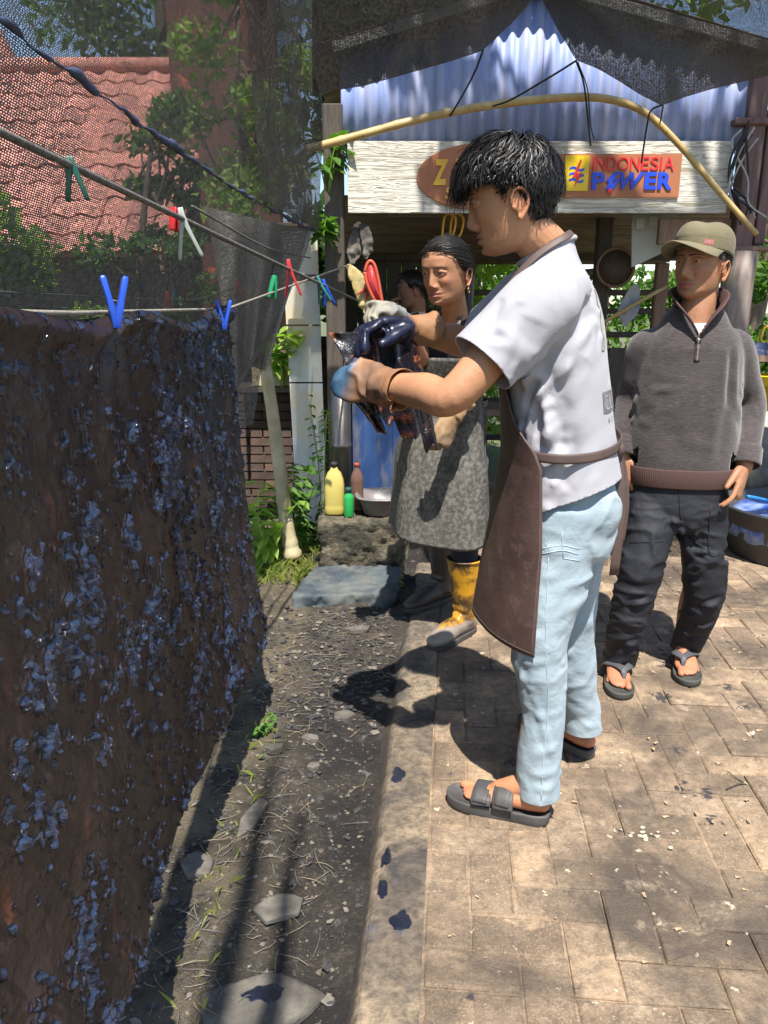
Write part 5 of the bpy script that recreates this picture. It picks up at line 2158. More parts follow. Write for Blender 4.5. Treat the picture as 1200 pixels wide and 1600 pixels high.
def sole(Q, L, z0, z1, w=1.0, mat=None, root=None, name='sole', lip=.004):
    out = catmull(sole_outline(Q, L, w) + [sole_outline(Q, L, w)[0]], 4)[:-1]
    cen = out.mean(0)
    mk = lambda z, s: np.array([(cen[0] + (p[0] - cen[0]) * s, cen[1] + (p[1] - cen[1]) * s, z) for p in out])
    g = Geo()
    g.loft([mk(z0, .95), mk(z0 + .003, .99), mk((z0 + z1) / 2, .985), mk(z1 - .003, 1.01), mk(z1 + lip, 1.0), mk(z1 + lip, .965), mk(z1, .945), mk(z1 - .001, .5)], True)
    return obj(name, g, mat, root)


def strap(pts, w, th, mat, root, name='strap', up=None, sub=6):
    """flat band swept along pts; w half width, th half thickness; up = outward normals"""
    g = Geo()
    path = catmull(pts, sub)
    T = np.gradient(path, axis=0)
    T /= np.linalg.norm(T, axis=1)[:, None]
    rings = []
    ws = [w] * len(pts) if np.isscalar(w) else w
    wi = np.interp(np.linspace(0, len(pts) - 1, len(path)), np.arange(len(pts)), ws)
    for k in range(len(path)):
        u = np.array(up(path[k]) if callable(up) else up, float)
        u = u - T[k] * u.dot(T[k])
        u /= np.linalg.norm(u) + 1e-9
        s = np.cross(T[k], u)
        q = [(-1, -1), (-.5, -1.1), (.5, -1.1), (1, -1), (1.05, 0), (1, 1), (.5, 1.15), (-.5, 1.15), (-1, 1), (-1.05, 0)]
        rings.append(np.array([path[k] + s * a * wi[k] + u * b_ * th for a, b_ in q]))
    g.loft(rings, True)
    return obj(name, g, mat, root)


def ellring(c, rx, ry, yaw=0.0, n=48, e=2.35, tilt=0.0, tx=0.0):
    """horizontal super-ellipse ring, rx along local x, ry along local y"""
    out = []
    for i in range(n):
        t = 2 * math.pi * i / n
        a, b_ = math.cos(t), math.sin(t)
        k = (abs(a) ** e + abs(b_) ** e) ** (-1 / e)
        x, y = a * k * rx, b_ * k * ry
        xr, yr = x * math.cos(yaw) - y * math.sin(yaw), x * math.sin(yaw) + y * math.cos(yaw)
        out.append((c[0] + xr, c[1] + yr, c[2] + tilt * y + tx * x))
    return np.array(out)


def smooth_rings(tab, sub=5, **kw):
    """tab rows: z, cx, cy, rx, ry, [yaw]"""
    t = catmull([np.array(list(r_) + [0] * (7 - len(r_)), float) for r_ in tab], sub)
    return [ellring((r_[1], r_[2], r_[0]), r_[3], r_[4], r_[5], tilt=r_[6], **kw) for r_ in t]


def cloth_from(g, vox, smooth, cuts, folds, noise=.002, nscale=10, seed=3, thick=.003, stretch=(1, 1, 1), post=1, hole=None, ridge=0.0, rs=7.0, rst=(1, 1, 1), mask=None):
    me = remesh(g, vox, smooth, .5)
    apply_folds(me, folds, noise, nscale, seed, stretch, ridge, rs, rst, mask=mask)
    cut(me, cuts)
    if hole is not None:
        bm = bmesh.new()
        bm.from_mesh(me)
        bmesh.ops.delete(bm, geom=[f_ for f_ in bm.faces if hole(f_.calc_center_median())], context='FACES')
        bm.to_mesh(me)
        bm.free()
    return baked(me, [('SMOOTH', dict(factor=.4, iterations=post)), ('SOLIDIFY', dict(thickness=thick, offset=-1))])


def fabric(name, c1, c2, scale=8, rough=.85, weave=700, wb=.25, sheen=.2, wrinkle=.25, wsc=14, spec=.25, stretch=(1, 1, 1)):
    b = NB(name)
    co = b.coord()
    f = b.noise(b.coord('Object', stretch), scale, 5, .6)
    b.set(col=b.mix(b.ramp(f, [(.3, 0.), (.7, 1.)]), c1, c2), rough=rough, spec=spec, sheen=sheen)
    h = b.noise(co, wsc, 4, .55, .6)
    n1 = b.bump(h, wrinkle, .012)
    b.bump(b.noise(co, weave, 2, .5), wb, .0015, n1)
    return b.m
# ------------------------------------------------------------------ the man in white holding the wet cloth
from mathutils.bvhtree import BVHTree
M_TEE = fabric('white_cotton', (.375, .367, .395), (.335, .328, .355), 5, .9, 900, .12, .15, .22, 11)
M_JEANS = fabric('light_denim', (.26, .335, .385), (.36, .43, .47), 7, .85, 650, .6, .1, .4, 20, stretch=(1, 1, .35))
M_STITCH = simple('denim_stitch', (.5, .62, .68), None, 40, .8)
b = NB('brown_leather')
co = b.coord()
f1 = b.noise(co, 5, 6, .6)
f2 = b.noise(co, 24, 6, .7)
c = b.mix(b.ramp(f1, [(.35, 0.), (.7, 1.)]), (.062, .036, .032), (.105, .062, .052))
c = b.mix(b.ramp(f2, [(.52, 0.), (.68, .5)]), c, (.16, .105, .085))
b.set(col=c, rough=b.ramp(f2, [(.3, .42), (.7, .62)]), spec=.5)
b.bump(b.math('ADD', b.noise(co, 120, 4, .6), b.math('MULTIPLY', f2, 2.)), .25, .003)
M_LEATHER = b.m
M_STRAP = simple('apron_strap', (.10, .065, .055), (.07, .045, .04), 20, .6)
M_STRIPE = simple('striped_webbing', (.20, .17, .17), (.5, .48, .48), 3, .8, stretch=(60, 60, 2), lo=.48, hi=.52)
M_SANDAL = simple('black_rubber', (.045, .043, .042), (.085, .08, .076), 14, .6, .3, 160, .002)
M_SANDALDARK = simple('sandal_strap', (.05, .05, .056), (.07, .07, .075), 16, .55, .2, 200, .002)


def glove_mat(name, tan1, tan2, dye1, dye2, wetr):
    b = NB(name)
    co = b.coord()
    d = b.attr('dye')
    f = b.noise(co, 16, 5, .65)
    f2 = b.noise(co, 7, 5, .6)
    m = b.ramp(b.math('ADD', d, b.math('MULTIPLY', b.math('SUBTRACT', f, .5), .7)), [(.30, 0.), (.78, 1.)])
    tan = b.mix(b.ramp(f2, [(.35, 0.), (.65, 1.)]), tan1, tan2)
    dye = b.mix(b.ramp(f2, [(.4, 0.), (.65, 1.)]), dye1, dye2)
    b.set(col=b.mix(m, tan, dye), rough=b.ramp(m, [(0., .62), (1., wetr)]), spec=.55)
    b.bump(b.math('ADD', b.noise(co, 30, 4, .6), b.math('MULTIPLY', b.noise(co, 140, 3, .6), .4)), .3, .005)
    return b.m


M_GLOVE_N = glove_mat('glove_tan_blue', (.36, .165, .065), (.19, .105, .062), (.018, .05, .10), (.075, .14, .21), .2)
M_GLOVE_F = glove_mat('glove_navy', (.38, .19, .08), (.27, .135, .06), (.006, .007, .022), (.016, .02, .048), .34)


class Person:
    def __init__(self, loc, rz, label):
        self.root = thing('person', loc, label, 'person', rz)
        self.M = Matrix.Translation(loc) @ Matrix.Rotation(rz, 4, 'Z')
        self.I = self.M.inverted()

    def L(self, p):
        return np.array(self.I @ Vector(p))

    def px(self, x, y, Y):
        return self.L(P(x, y, Y))

    def D(self, d):
        return np.array(self.I.to_3x3() @ Vector(d))


mm = Person((.47, 1.95, 0), R(75), 'person in white T-shirt, brown leather apron and light jeans lifting a wet cloth in gloves')
root = mm.root
# head
HS = 1.04
Hm = Matrix.Translation(mm.L((.296, 1.945, 1.610))) @ Matrix.Rotation(R(5), 4, 'Z') @ Matrix.Rotation(R(-13), 4, 'X')
hd = Head(nose=1.05, lips=1.1)
g = geo_tf(hd.geo(), Hm, HS)
nb_ = np.array((0.0, .045, 1.40))
limb(g, [tf(Hm, (0, -.018, .0)), tf(Hm, (0, -.026, -.075)), nb_ + np.array((0, .014, .07)), nb_ + np.array((0, .01, 0))], [.050, .053, .057, .058], 22)
head_me = remesh(g, .0024, 2)
# arms and feet
sl_, el_, wl_ = mm.px(852, 468, 1.81), mm.px(708, 618, 1.745), mm.px(600, 603, 1.915)
sr_, er_, wr_ = mm.px(830, 462, 2.12), mm.px(742, 538, 2.27), mm.px(655, 517, 2.12)
ga = Geo()
limb(ga, [sl_, sl_ * .55 + el_ * .45 + np.array((0, 0, .006)), el_, el_ * .6 + wl_ * .4, wl_], [.046, .050, .043, .045, .031], 22, 6)
limb(ga, [sr_, sr_ * .5 + er_ * .5, er_, er_ * .6 + wr_ * .4, wr_], [.036, .048, .042, .044, .031], 22, 6)
limb(ga, [(0, .0, .95), (0, .02, 1.15), (0, .045, 1.36)], [.085, .10, .09])
limb(ga, [sl_, (0, .05, 1.35), sr_], [.035, .045, .03])
arm_me = remesh(ga, .005, 4)
gf = Geo()
fdir = mm.D((-.259, .10, 0))
heelL = mm.L(GP(858, 1286))
QL = foot(gf, heelL + fdir / np.linalg.norm(fdir) * .012, fdir, .030, False, .25)
fdirR = mm.D((-.17, .20, 0))
heelR = mm.L(Vector((.648, 2.105, 0)))
QR = foot(gf, heelR + fdirR / np.linalg.norm(fdirR) * .012, fdirR, .030, True, .25)
kneeL, ankL = mm.px(843, 1008, 1.83), QL(.05, 0, .12)
kneeR, ankR = mm.px(884, 985, 2.035), QR(.05, 0, .12)
gl_ = Geo()
for k_, a_, hx in ((kneeL, ankL, -.085), (kneeR, ankR, .085)):
    limb(gl_, [(hx, 0, .88), (hx * .6 + k_[0] * .4, k_[1] * .5, .6), np.array((a_[0], a_[1], .30)), a_, a_ - np.array((0, 0, .05))], [.03, .03, .028, .034, .032])
foot_me = remesh(gf, .0026, 1)
body = join_meshes([head_me, arm_me, foot_me, remesh(gl_, .008, 2)])


def feet_flush(c):
    return {'flush': sstep(.16, .05, c[:, 2]) * .9}


skin_attrs(body, Hm, HS, must=.85, jawd=.06, extra=feet_flush)
link_obj('body', body, M_SKIN_A, root)
add_eyes(root, Hm, HS, (0, -.3))
add_brows(root, hd, Hm, HS, .0036)


# hair
def hairline_m(ph):
    a = abs((ph + math.pi) % (2 * math.pi) - math.pi)
    return float(np.interp(a, [0, .6, 1.0, 1.25, 1.42, 1.62, 1.8, 2.1, 2.5, 3.15], [.062, .060, .045, .010, -.018, .012, .0, -.045, -.075, -.088]))


def pick_main(r):
    ph = r.uniform(-math.pi, math.pi)
    z = r.uniform(-1, 1)
    d = np.array((math.sin(ph) * math.sqrt(1 - z * z), math.cos(ph) * math.sqrt(1 - z * z), z))
    p = on_scalp(d, .002)
    phh = math.atan2(p[0], p[1])
    if p[2] < hairline_m(phh):
        return None
    nrm = d / SK_R
    nrm /= np.linalg.norm(nrm)
    W = np.array((.01, -.045, .108))
    tan = p - W
    tan -= nrm * tan.dot(nrm)
    tan /= np.linalg.norm(tan) + 1e-6
    top = sstep(-.01, .055, p[2])
    front = sstep(-.01, .06, p[1])
    fwd = np.array((0, 1, 0.0))
    tan = tan + fwd * .55 * top * (p[1] > -.04)
    tan /= np.linalg.norm(tan)
    side = gs(abs(phh) - 1.5, .55) * sstep(.105, .04, p[2])
    L = (.020 + .052 * top + .020 * front * top) * (1 - .80 * side) + r.normal(0, .010)
    L = max(.012, L)
    tgt = r.uniform(.004, (.012 + .028 * top) * (1 - .45 * float(sstep(-.02, -.09, p[1])))) + (.014 * r.random() if r.random() < .08 else 0)
    dv = tan + nrm * (.25 + .9 * top) + r.normal(0, .10, 3)
    dv /= np.linalg.norm(dv)
    seg = 10
    pts = [p - nrm * .004]
    ph1 = p[0] * 60 + p[1] * 45 + 2.2 * math.sin(p[2] * 55 + p[0] * 30)
    lat = np.cross(nrm, tan)
    zl_f, zl_s = r.uniform(-.006, .040), r.uniform(.016, .050)
    if p[1] < .025:
        zl_s = r.uniform(.006, .030)
    for k in range(seg):
        t = k / seg
        wave = lat * math.sin(ph1 + 4.4 * t) * .85 * (.3 + t) + nrm * math.cos(ph1 * 1.3 + 4.2 * t) * .30 * top
        dv = dv * .62 + tan * .30 + wave * .45 + np.array((0, 0, -.16)) * (top if top > .3 else .15) + r.normal(0, .11, 3)
        dv /= np.linalg.norm(dv)
        q = pts[-1] + dv * L * 1.12 / seg
        e = (q - SK_C) / (SK_R + tgt)
        sh_ = SK_C + e / np.linalg.norm(e) * (SK_R + tgt)
        q = q + (sh_ - q) * (.38 if q[2] > .03 or q[1] < .05 else .12)
        q = keep_out(q, .004)
        n2 = (q - SK_C) / SK_R ** 2
        n2 /= np.linalg.norm(n2)
        tan = tan - n2 * tan.dot(n2)
        tan /= np.linalg.norm(tan) + 1e-9
        pts.append(q)
        if q[1] > -.035 and k > 1:
            zl = zl_f if (q[1] > .075 and abs(q[0]) < .055) else zl_s
            if q[2] < zl:
                break
    return pts, r.uniform(.7, 1.4)


g = scalp_cap(Hm, HS, hairline_m, .0075)
g2 = strands(9000, 5, pick_main, Hm, HS, .0012, nside=2)
g.add(g2.v, g2.f)
obj('hair', g, M_HAIR, root)

# T-shirt
g = Geo()
g.loft(smooth_rings([(.74, 0, -.004, .196, .150), (.82, 0, -.004, .196, .150), (.90, 0, -.006, .192, .146), (.98, 0, .006, .186, .138), (1.06, 0, .016, .186, .132), (1.15, 0, .028, .192, .130), (1.25, 0, .044, .198, .128),
                     (1.33, 0, .054, .196, .121), (1.39, 0, .058, .178, .106), (1.43, 0, .060, .142, .088), (1.462, 0, .066, .098, .075), (1.50, 0, .076, .072, .067), (1.56, 0, .092, .070, .066)], 5), True)
dl = (el_ - sl_) / np.linalg.norm(el_ - sl_)
hemL = sl_ + dl * .205
g.tube([sl_ - dl * .05 + np.array((.05, 0, -.01)), sl_ + dl * .02, sl_ + dl * .12, hemL + dl * .03], [.080, .090, .087, .084], 30, 5)
dr = (er_ - sr_) / np.linalg.norm(er_ - sr_)
hemR = sr_ + dr * .17
g.tube([sr_ - dr * .05 - np.array((.05, 0, .01)), sr_ + dr * .02, sr_ + dr * .10, hemR + dr * .03], [.078, .086, .083, .08], 30, 5)
Lp = mm.px
F_ = lambda a, b_, w, h: (Lp(*a), Lp(*b_), w, h)
folds = [F_((800, 620, 1.79), (915, 470, 1.83), .016, .013), F_((850, 690, 1.78), (940, 520, 1.86), .015, .012), F_((805, 560, 1.78), (880, 480, 1.78), .012, .010),
         F_((860, 640, 1.78), (905, 560, 1.80), .010, .010), F_((865, 725, 1.77), (955, 640, 1.87), .013, .011), F_((850, 800, 1.78), (955, 735, 1.9), .013, .009),
         F_((880, 690, 1.78), (960, 590, 1.88), .010, .008), F_((800, 470, 1.74), (760, 560, 1.72), .012, .007), F_((830, 500, 1.73), (790, 590, 1.72), .012, .008),
         F_((860, 760, 1.78), (905, 730, 1.80), .009, .008), F_((845, 580, 1.79), (860, 700, 1.79), .013, .010), F_((900, 800, 1.8), (950, 690, 1.87), .011, .008),
         F_((770, 520, 1.70), (830, 560, 1.74), .010, -.006), F_((870, 440, 1.80), (930, 500, 1.88), .014, .006), F_((820, 640, 1.79), (850, 600, 1.79), .010, .009)]
folds = [(a, b_, w * 1.0, h * 2.2) for a, b_, w, h in folds]
folds += rand_folds(30, (-.2, -.12, .86), (-.08, .12, 1.32), (0, -.55, .8), .16, .009, .009, .4, 4)
folds += rand_folds(14, (-.2, -.16, .9), (.2, -.08, 1.35), (.5, 0, .6), .18, .016, .003, .5, 5)
hem_n = Vector((-.08, -.42, -1)).normalized()
tee_me = cloth_from(g, .0062, 5, [((0, 0, .885), hem_n), ((0, .058, 1.498), (0, .42, .9)), (tuple(hemL), tuple(dl), .112), (tuple(hemR), tuple(dr), .10)], folds, .003, 7, 8, .003, ridge=.013, rs=4.5, rst=(1, 1.3, .8), mask=lambda c_: .18 + .82 * sstep(-.085, -.02, c_[:, 1]))
tee = link_obj('t_shirt', tee_me, M_TEE, root)
# sleeve hem stitching and neck rib
g = Geo()
A_ = np.cross(dl, (0, 0, 1)); A_ /= np.linalg.norm(A_)
B_ = np.cross(dl, A_)
bvh = BVHTree.FromPolygons([v.co for v in tee_me.vertices], [tuple(p.vertices) for p in tee_me.polygons])


def wrap(p, d, off=.0012):
    """point on the shirt seen from p along d"""
    h_ = bvh.ray_cast(Vector(p), Vector(d).normalized())
    return None if h_[0] is None else np.array(h_[0]) + np.array(h_[1]) * off


def ring_on(center, ax, n=40, start=.16):
    A = np.cross(ax, (0, 0, 1)); A /= np.linalg.norm(A)
    B = np.cross(ax, A)
    out = []
    for k in range(n + 1):
        t = 2 * math.pi * k / n
        dd = A * math.cos(t) + B * math.sin(t)
        q = wrap(center + dd * start, -dd)
        if q is not None:
            out.append(q)
    return out


g = Geo()
rib = []
for k in range(40):
    t = 2 * math.pi * k / 40
    x, y = .073 * math.cos(t), .067 * math.sin(t)
    yy = .077 + y
    rib.append((x, yy, 1.498 - (yy - .058) * .467))
g.tube(rib + [rib[0]], .0042, 8, 2, flat=1.4)
obj('collar', g, M_TEE, tee)


# print on the back: flat patches laid on the cloth
def print_patch(name, pts2, mat, off):
    """pts2: mesh in (u along local x, v = z); laid on the back of the shirt"""
    me = pts2
    c = co_of(me)
    out = c.copy()
    for i in range(len(c)):
        q = wrap((c[i, 0], -.6, c[i, 2]), (0, 1, 0), off)
        out[i] = q if q is not None else (c[i, 0], -.09, c[i, 2])
    set_co(me, out)
    return link_obj(name, me, mat, tee, False)


def patch(x0, x1, z0, z1, shear=0.0):
    g = Geo()
    g.grid(lambda u, v: (x0 + (x1 - x0) * u + shear * v, 0, z0 + (z1 - z0) * v), 10, 16)
    return g.mesh()


M_PRINT = simple('print_grey', (.20, .195, .20), None, 40, .8)
M_PRINTL = simple('print_pale', (.42, .415, .38), None, 40, .8)
M_PRINTW = simple('print_white', (.72, .70, .73), None, 40, .8)
print_patch('back_print', patch(-.105, -.075, 1.26, 1.40, .05), M_PRINTL, .0016)
print_patch('back_print', patch(-.125, .12, 1.115, 1.165), M_PRINT, .0016)
for ch, x0 in (('C', -.118), ('L', -.085), ('I', -.055)):
    me = text_mesh(ch, x0, x0 + (.024 if ch != 'I' else .007), 1.123, 1.157, .0001)
    print_patch('back_print_letter', me, M_PRINTW, .0026)
for ch, x0 in (('A', -.10), ('I', -.07)):
    me = text_mesh(ch, x0, x0 + (.012 if ch != 'I' else .003), 1.09, 1.104, .0001)
    print_patch('back_print_letter', me, M_PRINT, .0016)

# jeans
g = Geo()
g.loft(smooth_rings([(.74, 0, -.012, .150, .118), (.80, 0, -.014, .165, .128), (.88, 0, -.012, .166, .128), (.95, 0, -.002, .160, .118), (1.0, 0, .004, .155, .112)], 4), True)
g.ell((-.075, -.062, .865), (.085, .085, .095))
g.ell((.075, -.062, .865), (.085, .085, .095))
thL = [(-.085, -.005, .88), mm.px(866, 890, 1.855), mm.px(842, 1000, 1.83), mm.px(850, 1105, 1.825), mm.px(842, 1180, 1.825), mm.px(841, 1238, 1.825), mm.px(841, 1262, 1.825)]
g.tube(thL, [.096, .093, .077, .060, .063, .061, .061], 28, 6)
thR = [(.085, -.005, .88), mm.px(888, 880, 2.02), mm.px(886, 980, 2.035), mm.px(900, 1080, 2.06), mm.px(907, 1105, 2.07), mm.px(909, 1138, 2.075), mm.px(909, 1160, 2.075)]
g.tube(thR, [.098, .095, .080, .062, .058, .058, .058], 28, 6)
folds = [F_((795, 1010, 1.76), (885, 975, 1.78), .012, .010), F_((800, 1045, 1.76), (880, 1020, 1.78), .011, .008), F_((815, 1130, 1.76), (882, 1110, 1.78), .010, .006),
         F_((805, 1195, 1.75), (878, 1165, 1.77), .012, .011), F_((803, 1222, 1.75), (875, 1205, 1.77), .010, .010), F_((815, 1242, 1.75), (874, 1230, 1.77), .009, .009),
         F_((840, 870, 1.76), (930, 840, 1.82), .012, .008), F_((842, 910, 1.76), (915, 875, 1.81), .010, .007), F_((850, 950, 1.76), (900, 925, 1.8), .010, .006),
         F_((825, 1080, 1.76), (870, 1190, 1.76), .010, .007), F_((895, 1090, 2.0), (928, 1110, 2.02), .009, .008), F_((895, 1125, 2.0), (928, 1140, 2.02), .008, .008), F_((893, 1040, 2.0), (925, 1070, 2.02), .009, .008)]
folds = [(a, b_, w, h * (.35 if a[2] < .3 else .6)) for a, b_, w, h in folds]
folds += rand_folds(16, (-.17, -.06, .08), (-.02, .1, .5), (.2, .8, .45), .14, .008, .007, .6, 14)
hl = np.array(thL[-2]); hr = np.array(thR[-2])
jd = cloth_from(g, .0065, 4, [(tuple(hl), tuple(mm.D((0.02, 0, -1))), .12), (tuple(hr), tuple(mm.D((0, 0, -1))), .11)], folds, .002, 9, 4, .003, ridge=.013, rs=8, rst=(1, 1, 1.3))
jeans = link_obj('jeans', jd, M_JEANS, root)
bvj = BVHTree.FromPolygons([v.co for v in jd.vertices], [tuple(p.vertices) for p in jd.polygons])


def lay(pxs, Y, bv, rad, sub=5, off=.001):
    pts = []
    o_ = Vector((0, 0, CAMZ))
    for x, y in catmull([np.array((x, y, 0.)) for x, y in pxs], sub)[:, :2]:
        tgt = P(x, y, Y)
        d = (tgt - o_).normalized()
        h_ = bv.ray_cast(Vector(mm.L(o_ + d * .8)), Vector(mm.D(d)))
        if h_[0] is not None:
            pts.append(np.array(h_[0]) + np.array(h_[1]) * off)
    return pts


g = Geo()
for path_ in ([(858, 850), (853, 1000), (856, 1100), (848, 1200), (845, 1262)], [(845, 858), (878, 852), (905, 858)], [(845, 866), (878, 860), (903, 866)], [(878, 830), (880, 872)], [(880, 872), (905, 876)]):
    pts = lay(path_, 1.8, bvj, .001)
    if len(pts) > 3:
        g.tube(pts, .0009, 5)
obj('stitching', g, M_STITCH, jeans)
# leather apron
def ap_tab(z):
    zt = [.50, .54, .80, 1.0, 1.04, 1.10, 1.18, 1.30, 1.37]
    ph = np.interp(z, zt, [80, 80, 79, 76, 71, 49, 37, 32, 30])
    rx = np.interp(z, zt, [.208, .208, .210, .206, .205, .205, .206, .208, .205])
    ry = np.interp(z, zt, [.232, .228, .19, .160, .156, .150, .146, .142, .138])
    cy = np.interp(z, zt, [.0, .0, .0, .008, .014, .022, .034, .050, .056])
    return R(ph), rx, ry, cy


def apron_pt(u, v):
    z = .545 + (1.365 - .545) * v
    ph, rx, ry, cy = ap_tab(z)
    a = (2 * u - 1) * ph
    w = .012 * (1 - v) ** 1.5 * math.sin(a * 3.2 + .4) + .004 * fbm(np.array([[u * 5, v * 5, 2]]), 3, 3)[0]
    zz = z - .03 * (1 - v) * (u < .5) * (1 - 2 * u) + .0 * a
    return (math.sin(a) * (rx + w), cy + math.cos(a) * (ry + w), zz)


g = Geo()
g.grid(apron_pt, 70, 90)
me = baked(g.mesh(), [('SOLIDIFY', dict(thickness=.0032, offset=0))])
apr = link_obj('apron', me, M_LEATHER, root)
g = Geo()
for u in (.012, .988):
    g.tube([np.array(apron_pt(u, v)) * np.array((1.006, 1.006, 1)) for v in np.linspace(.01, .99, 50)], .0011, 4)
g.tube([np.array(apron_pt(u, .012)) * np.array((1.006, 1.006, 1)) for u in np.linspace(.012, .988, 50)], .0011, 4)
obj('stitching', g, simple('apron_thread', (.17, .12, .10), None, 40, .8), apr)
rad_up = lambda p: (p[0], p[1] - .01, 0)
wst = []
for t in np.linspace(R(66), R(294), 30):
    wst.append((math.sin(t) * -.197, .014 + math.cos(t) * .146, 1.035 - .02 * math.sin(t)))
strap(wst, .0115, .0016, M_STRAP, apr, 'waist_tie', rad_up, 2)
tb_ = mm.px(962, 702, 1.90)
strap([tb_, tb_ + mm.D((.012, -.01, -.06)), tb_ + mm.D((.022, -.015, -.17)), tb_ + mm.D((.018, -.01, -.33))], .013, .0015, M_STRAP, apr, 'tie_end', mm.D((.25, -1, 0)), 5)
strap([tb_, tb_ + mm.D((.02, .005, -.05)), tb_ + mm.D((.033, .0, -.14)), tb_ + mm.D((.030, .005, -.25))], .012, .0015, M_STRAP, apr, 'tie_end', mm.D((-.1, -1, 0)), 5)
g = Geo()
g.ell(tb_ + mm.D((.006, -.006, .0)), (.02, .016, .018))
obj('tie_knot', g, M_STRAP, apr)
nk = [(-.098, .182, 1.355), (-.096, .145, 1.42), (-.086, .09, 1.478), (-.060, .035, 1.515), (0, .018, 1.530), (.060, .035, 1.515), (.086, .09, 1.478), (.096, .145, 1.42), (.098, .182, 1.355)]
strap(nk, .009, .0016, M_STRAP, apr, 'neck_strap', lambda p: (p[0], p[1] - .08, .07), 5)

# sandals with two broad bands
for Q, rt in ((QL, False), (QR, True)):
    sd = sole(Q, .265, 0.0, .030, 1.0, M_SANDAL, root, 'sandal', .005)
    for (a, hgt, wd) in ((.168, .048, .026), (.108, .066, .027)):
        pts = []
        for k in range(9):
            t = math.pi * k / 8
            pts.append(Q(a + .004 * math.sin(t), .051 * math.cos(t), .0 + .012 * (1 - math.sin(t)) + (hgt - .010) * math.sin(t) ** .8 - .02 * 0))
        strap(pts, wd, .0022, M_SANDALDARK, sd, 'band', lambda p, Q=Q, a=a: np.array(p) - Q(a, 0, -.01), 4)
        side = -1
        pts = [Q(a + .003, side * .053 * math.cos(t) - side * 0, .006 + .012 * (1 - math.sin(t)) + (hgt - .010) * math.sin(t) ** .8) for t in np.linspace(.12, 1.2, 6)]
        strap(pts, wd * .72, .0024, M_SANDAL, sd, 'buckle_flap', lambda p, Q=Q, a=a: np.array(p) - Q(a, 0, -.01), 4)

# gloves
def glove(name, wrist, d, nrm, right, cuff_c, cuff_d, cuff_r, mat, curl, sc=1.12, fat=1.32, thumb=(.75, .55, .25), L_dye=(.0, .12), folds=(), curls=None, cl=.09):
    g = Geo()
    d = np.array(d, float) / np.linalg.norm(d)
    hand(g, wrist, d, nrm, right, curl, thumb, sc, fat, .02, 30, curls)
    g.tube([np.array(cuff_c) + np.array(cuff_d) * .03, np.array(cuff_c), np.array(cuff_c) * .55 + np.array(wrist) * .45, np.array(wrist) + d * .02], [cuff_r * 1.06, cuff_r * 1.04, cuff_r * .90, cuff_r * .74], 24, 5)
    me = remesh(g, .0048, 4)
    apply_folds(me, list(folds), .005, 17, 3, ridge=.011, rs=13)
    cut(me, [(tuple(cuff_c), tuple(cuff_d), .12)])
    me = baked(me, [('SMOOTH', dict(factor=.4, iterations=1)), ('SOLIDIFY', dict(thickness=.0028, offset=-1))])
    c = co_of(me)
    s = (c - np.array(wrist)) @ d
    float_attr(me, 'dye', sstep(L_dye[0], L_dye[1], s))
    return me


cdL = mm.D(P(640, 615, 1.86) - P(600, 603, 1.92)); cdL /= np.linalg.norm(cdL)
cuffL = mm.px(628, 610, 1.875)
wgl = mm.px(596, 604, 1.925)
wrk = [F_((618, 580, 1.82), (600, 650, 1.86), .009, -.007), F_((600, 625, 1.84), (560, 635, 1.9), .010, .009), F_((592, 575, 1.86), (575, 640, 1.9), .010, -.006), F_((565, 590, 1.9), (545, 630, 1.92), .010, .007), F_((625, 640, 1.84), (585, 645, 1.9), .009, .009)]
me = glove('glove', wgl, mm.D(P(512, 590, 2.00) - P(596, 604, 1.925)), mm.D((.15, 1, -.25)), False, cuffL, cdL, .054, M_GLOVE_N, (58, 55, 35), 1.14, 1.4, (.85, .35, .15), (.03, .13), wrk)
link_obj('glove', me, M_GLOVE_N, root)
cdR = mm.D(P(700, 517, 2.19) - P(655, 517, 2.12)); cdR /= np.linalg.norm(cdR)
cuffR = mm.px(676, 516, 2.155)
wgr = mm.px(640, 515, 2.11)
wrk = [F_((660, 490, 2.05), (640, 540, 2.06), .009, -.007), F_((630, 495, 2.05), (570, 505, 2.02), .010, .009), F_((600, 500, 2.02), (560, 530, 2.0), .010, .008), F_((650, 530, 2.06), (600, 535, 2.03), .010, .008)]
me = glove('glove', wgr, mm.D(P(512, 512, 2.00) - P(640, 515, 2.11)), mm.D((.25, -.35, -1)), True, cuffR, cdR, .048, M_GLOVE_F, (25, 35, 30), 1.25, 1.45, (.9, .25, .5), (-.025, .035), wrk)
link_obj('glove', me, M_GLOVE_F, root)

# the wet cloth between the gloves
b = NB('wet_batik')
co = b.coord()
f1 = b.noise(co, 17, 6, .65)
f2 = b.noise(co, 48, 5, .7)
c = b.mix(b.ramp(f1, [(.52, 0.), (.62, 1.)]), (.010, .008, .012), (.07, .02, .013))
c = b.mix(b.math('MULTIPLY', b.ramp(f1, [(.55, 0.), (.62, 1.)]), b.ramp(f2, [(.52, 0.), (.58, 1.)])), c, (.42, .13, .05))
b.set(col=c, rough=b.ramp(f2, [(.3, .12), (.7, .42)]), spec=.6, coat=.35, coatr=.12)
b.bump(b.math('ADD', f2, b.noise(co, 150, 3, .6)), .5, .005)
M_WETCLOTH = b.m


def bil(c00, c10, c01, c11, u, v):
    return (Vector(c00) * (1 - u) * (1 - v) + Vector(c10) * u * (1 - v) + Vector(c01) * (1 - u) * v + Vector(c11) * u * v)


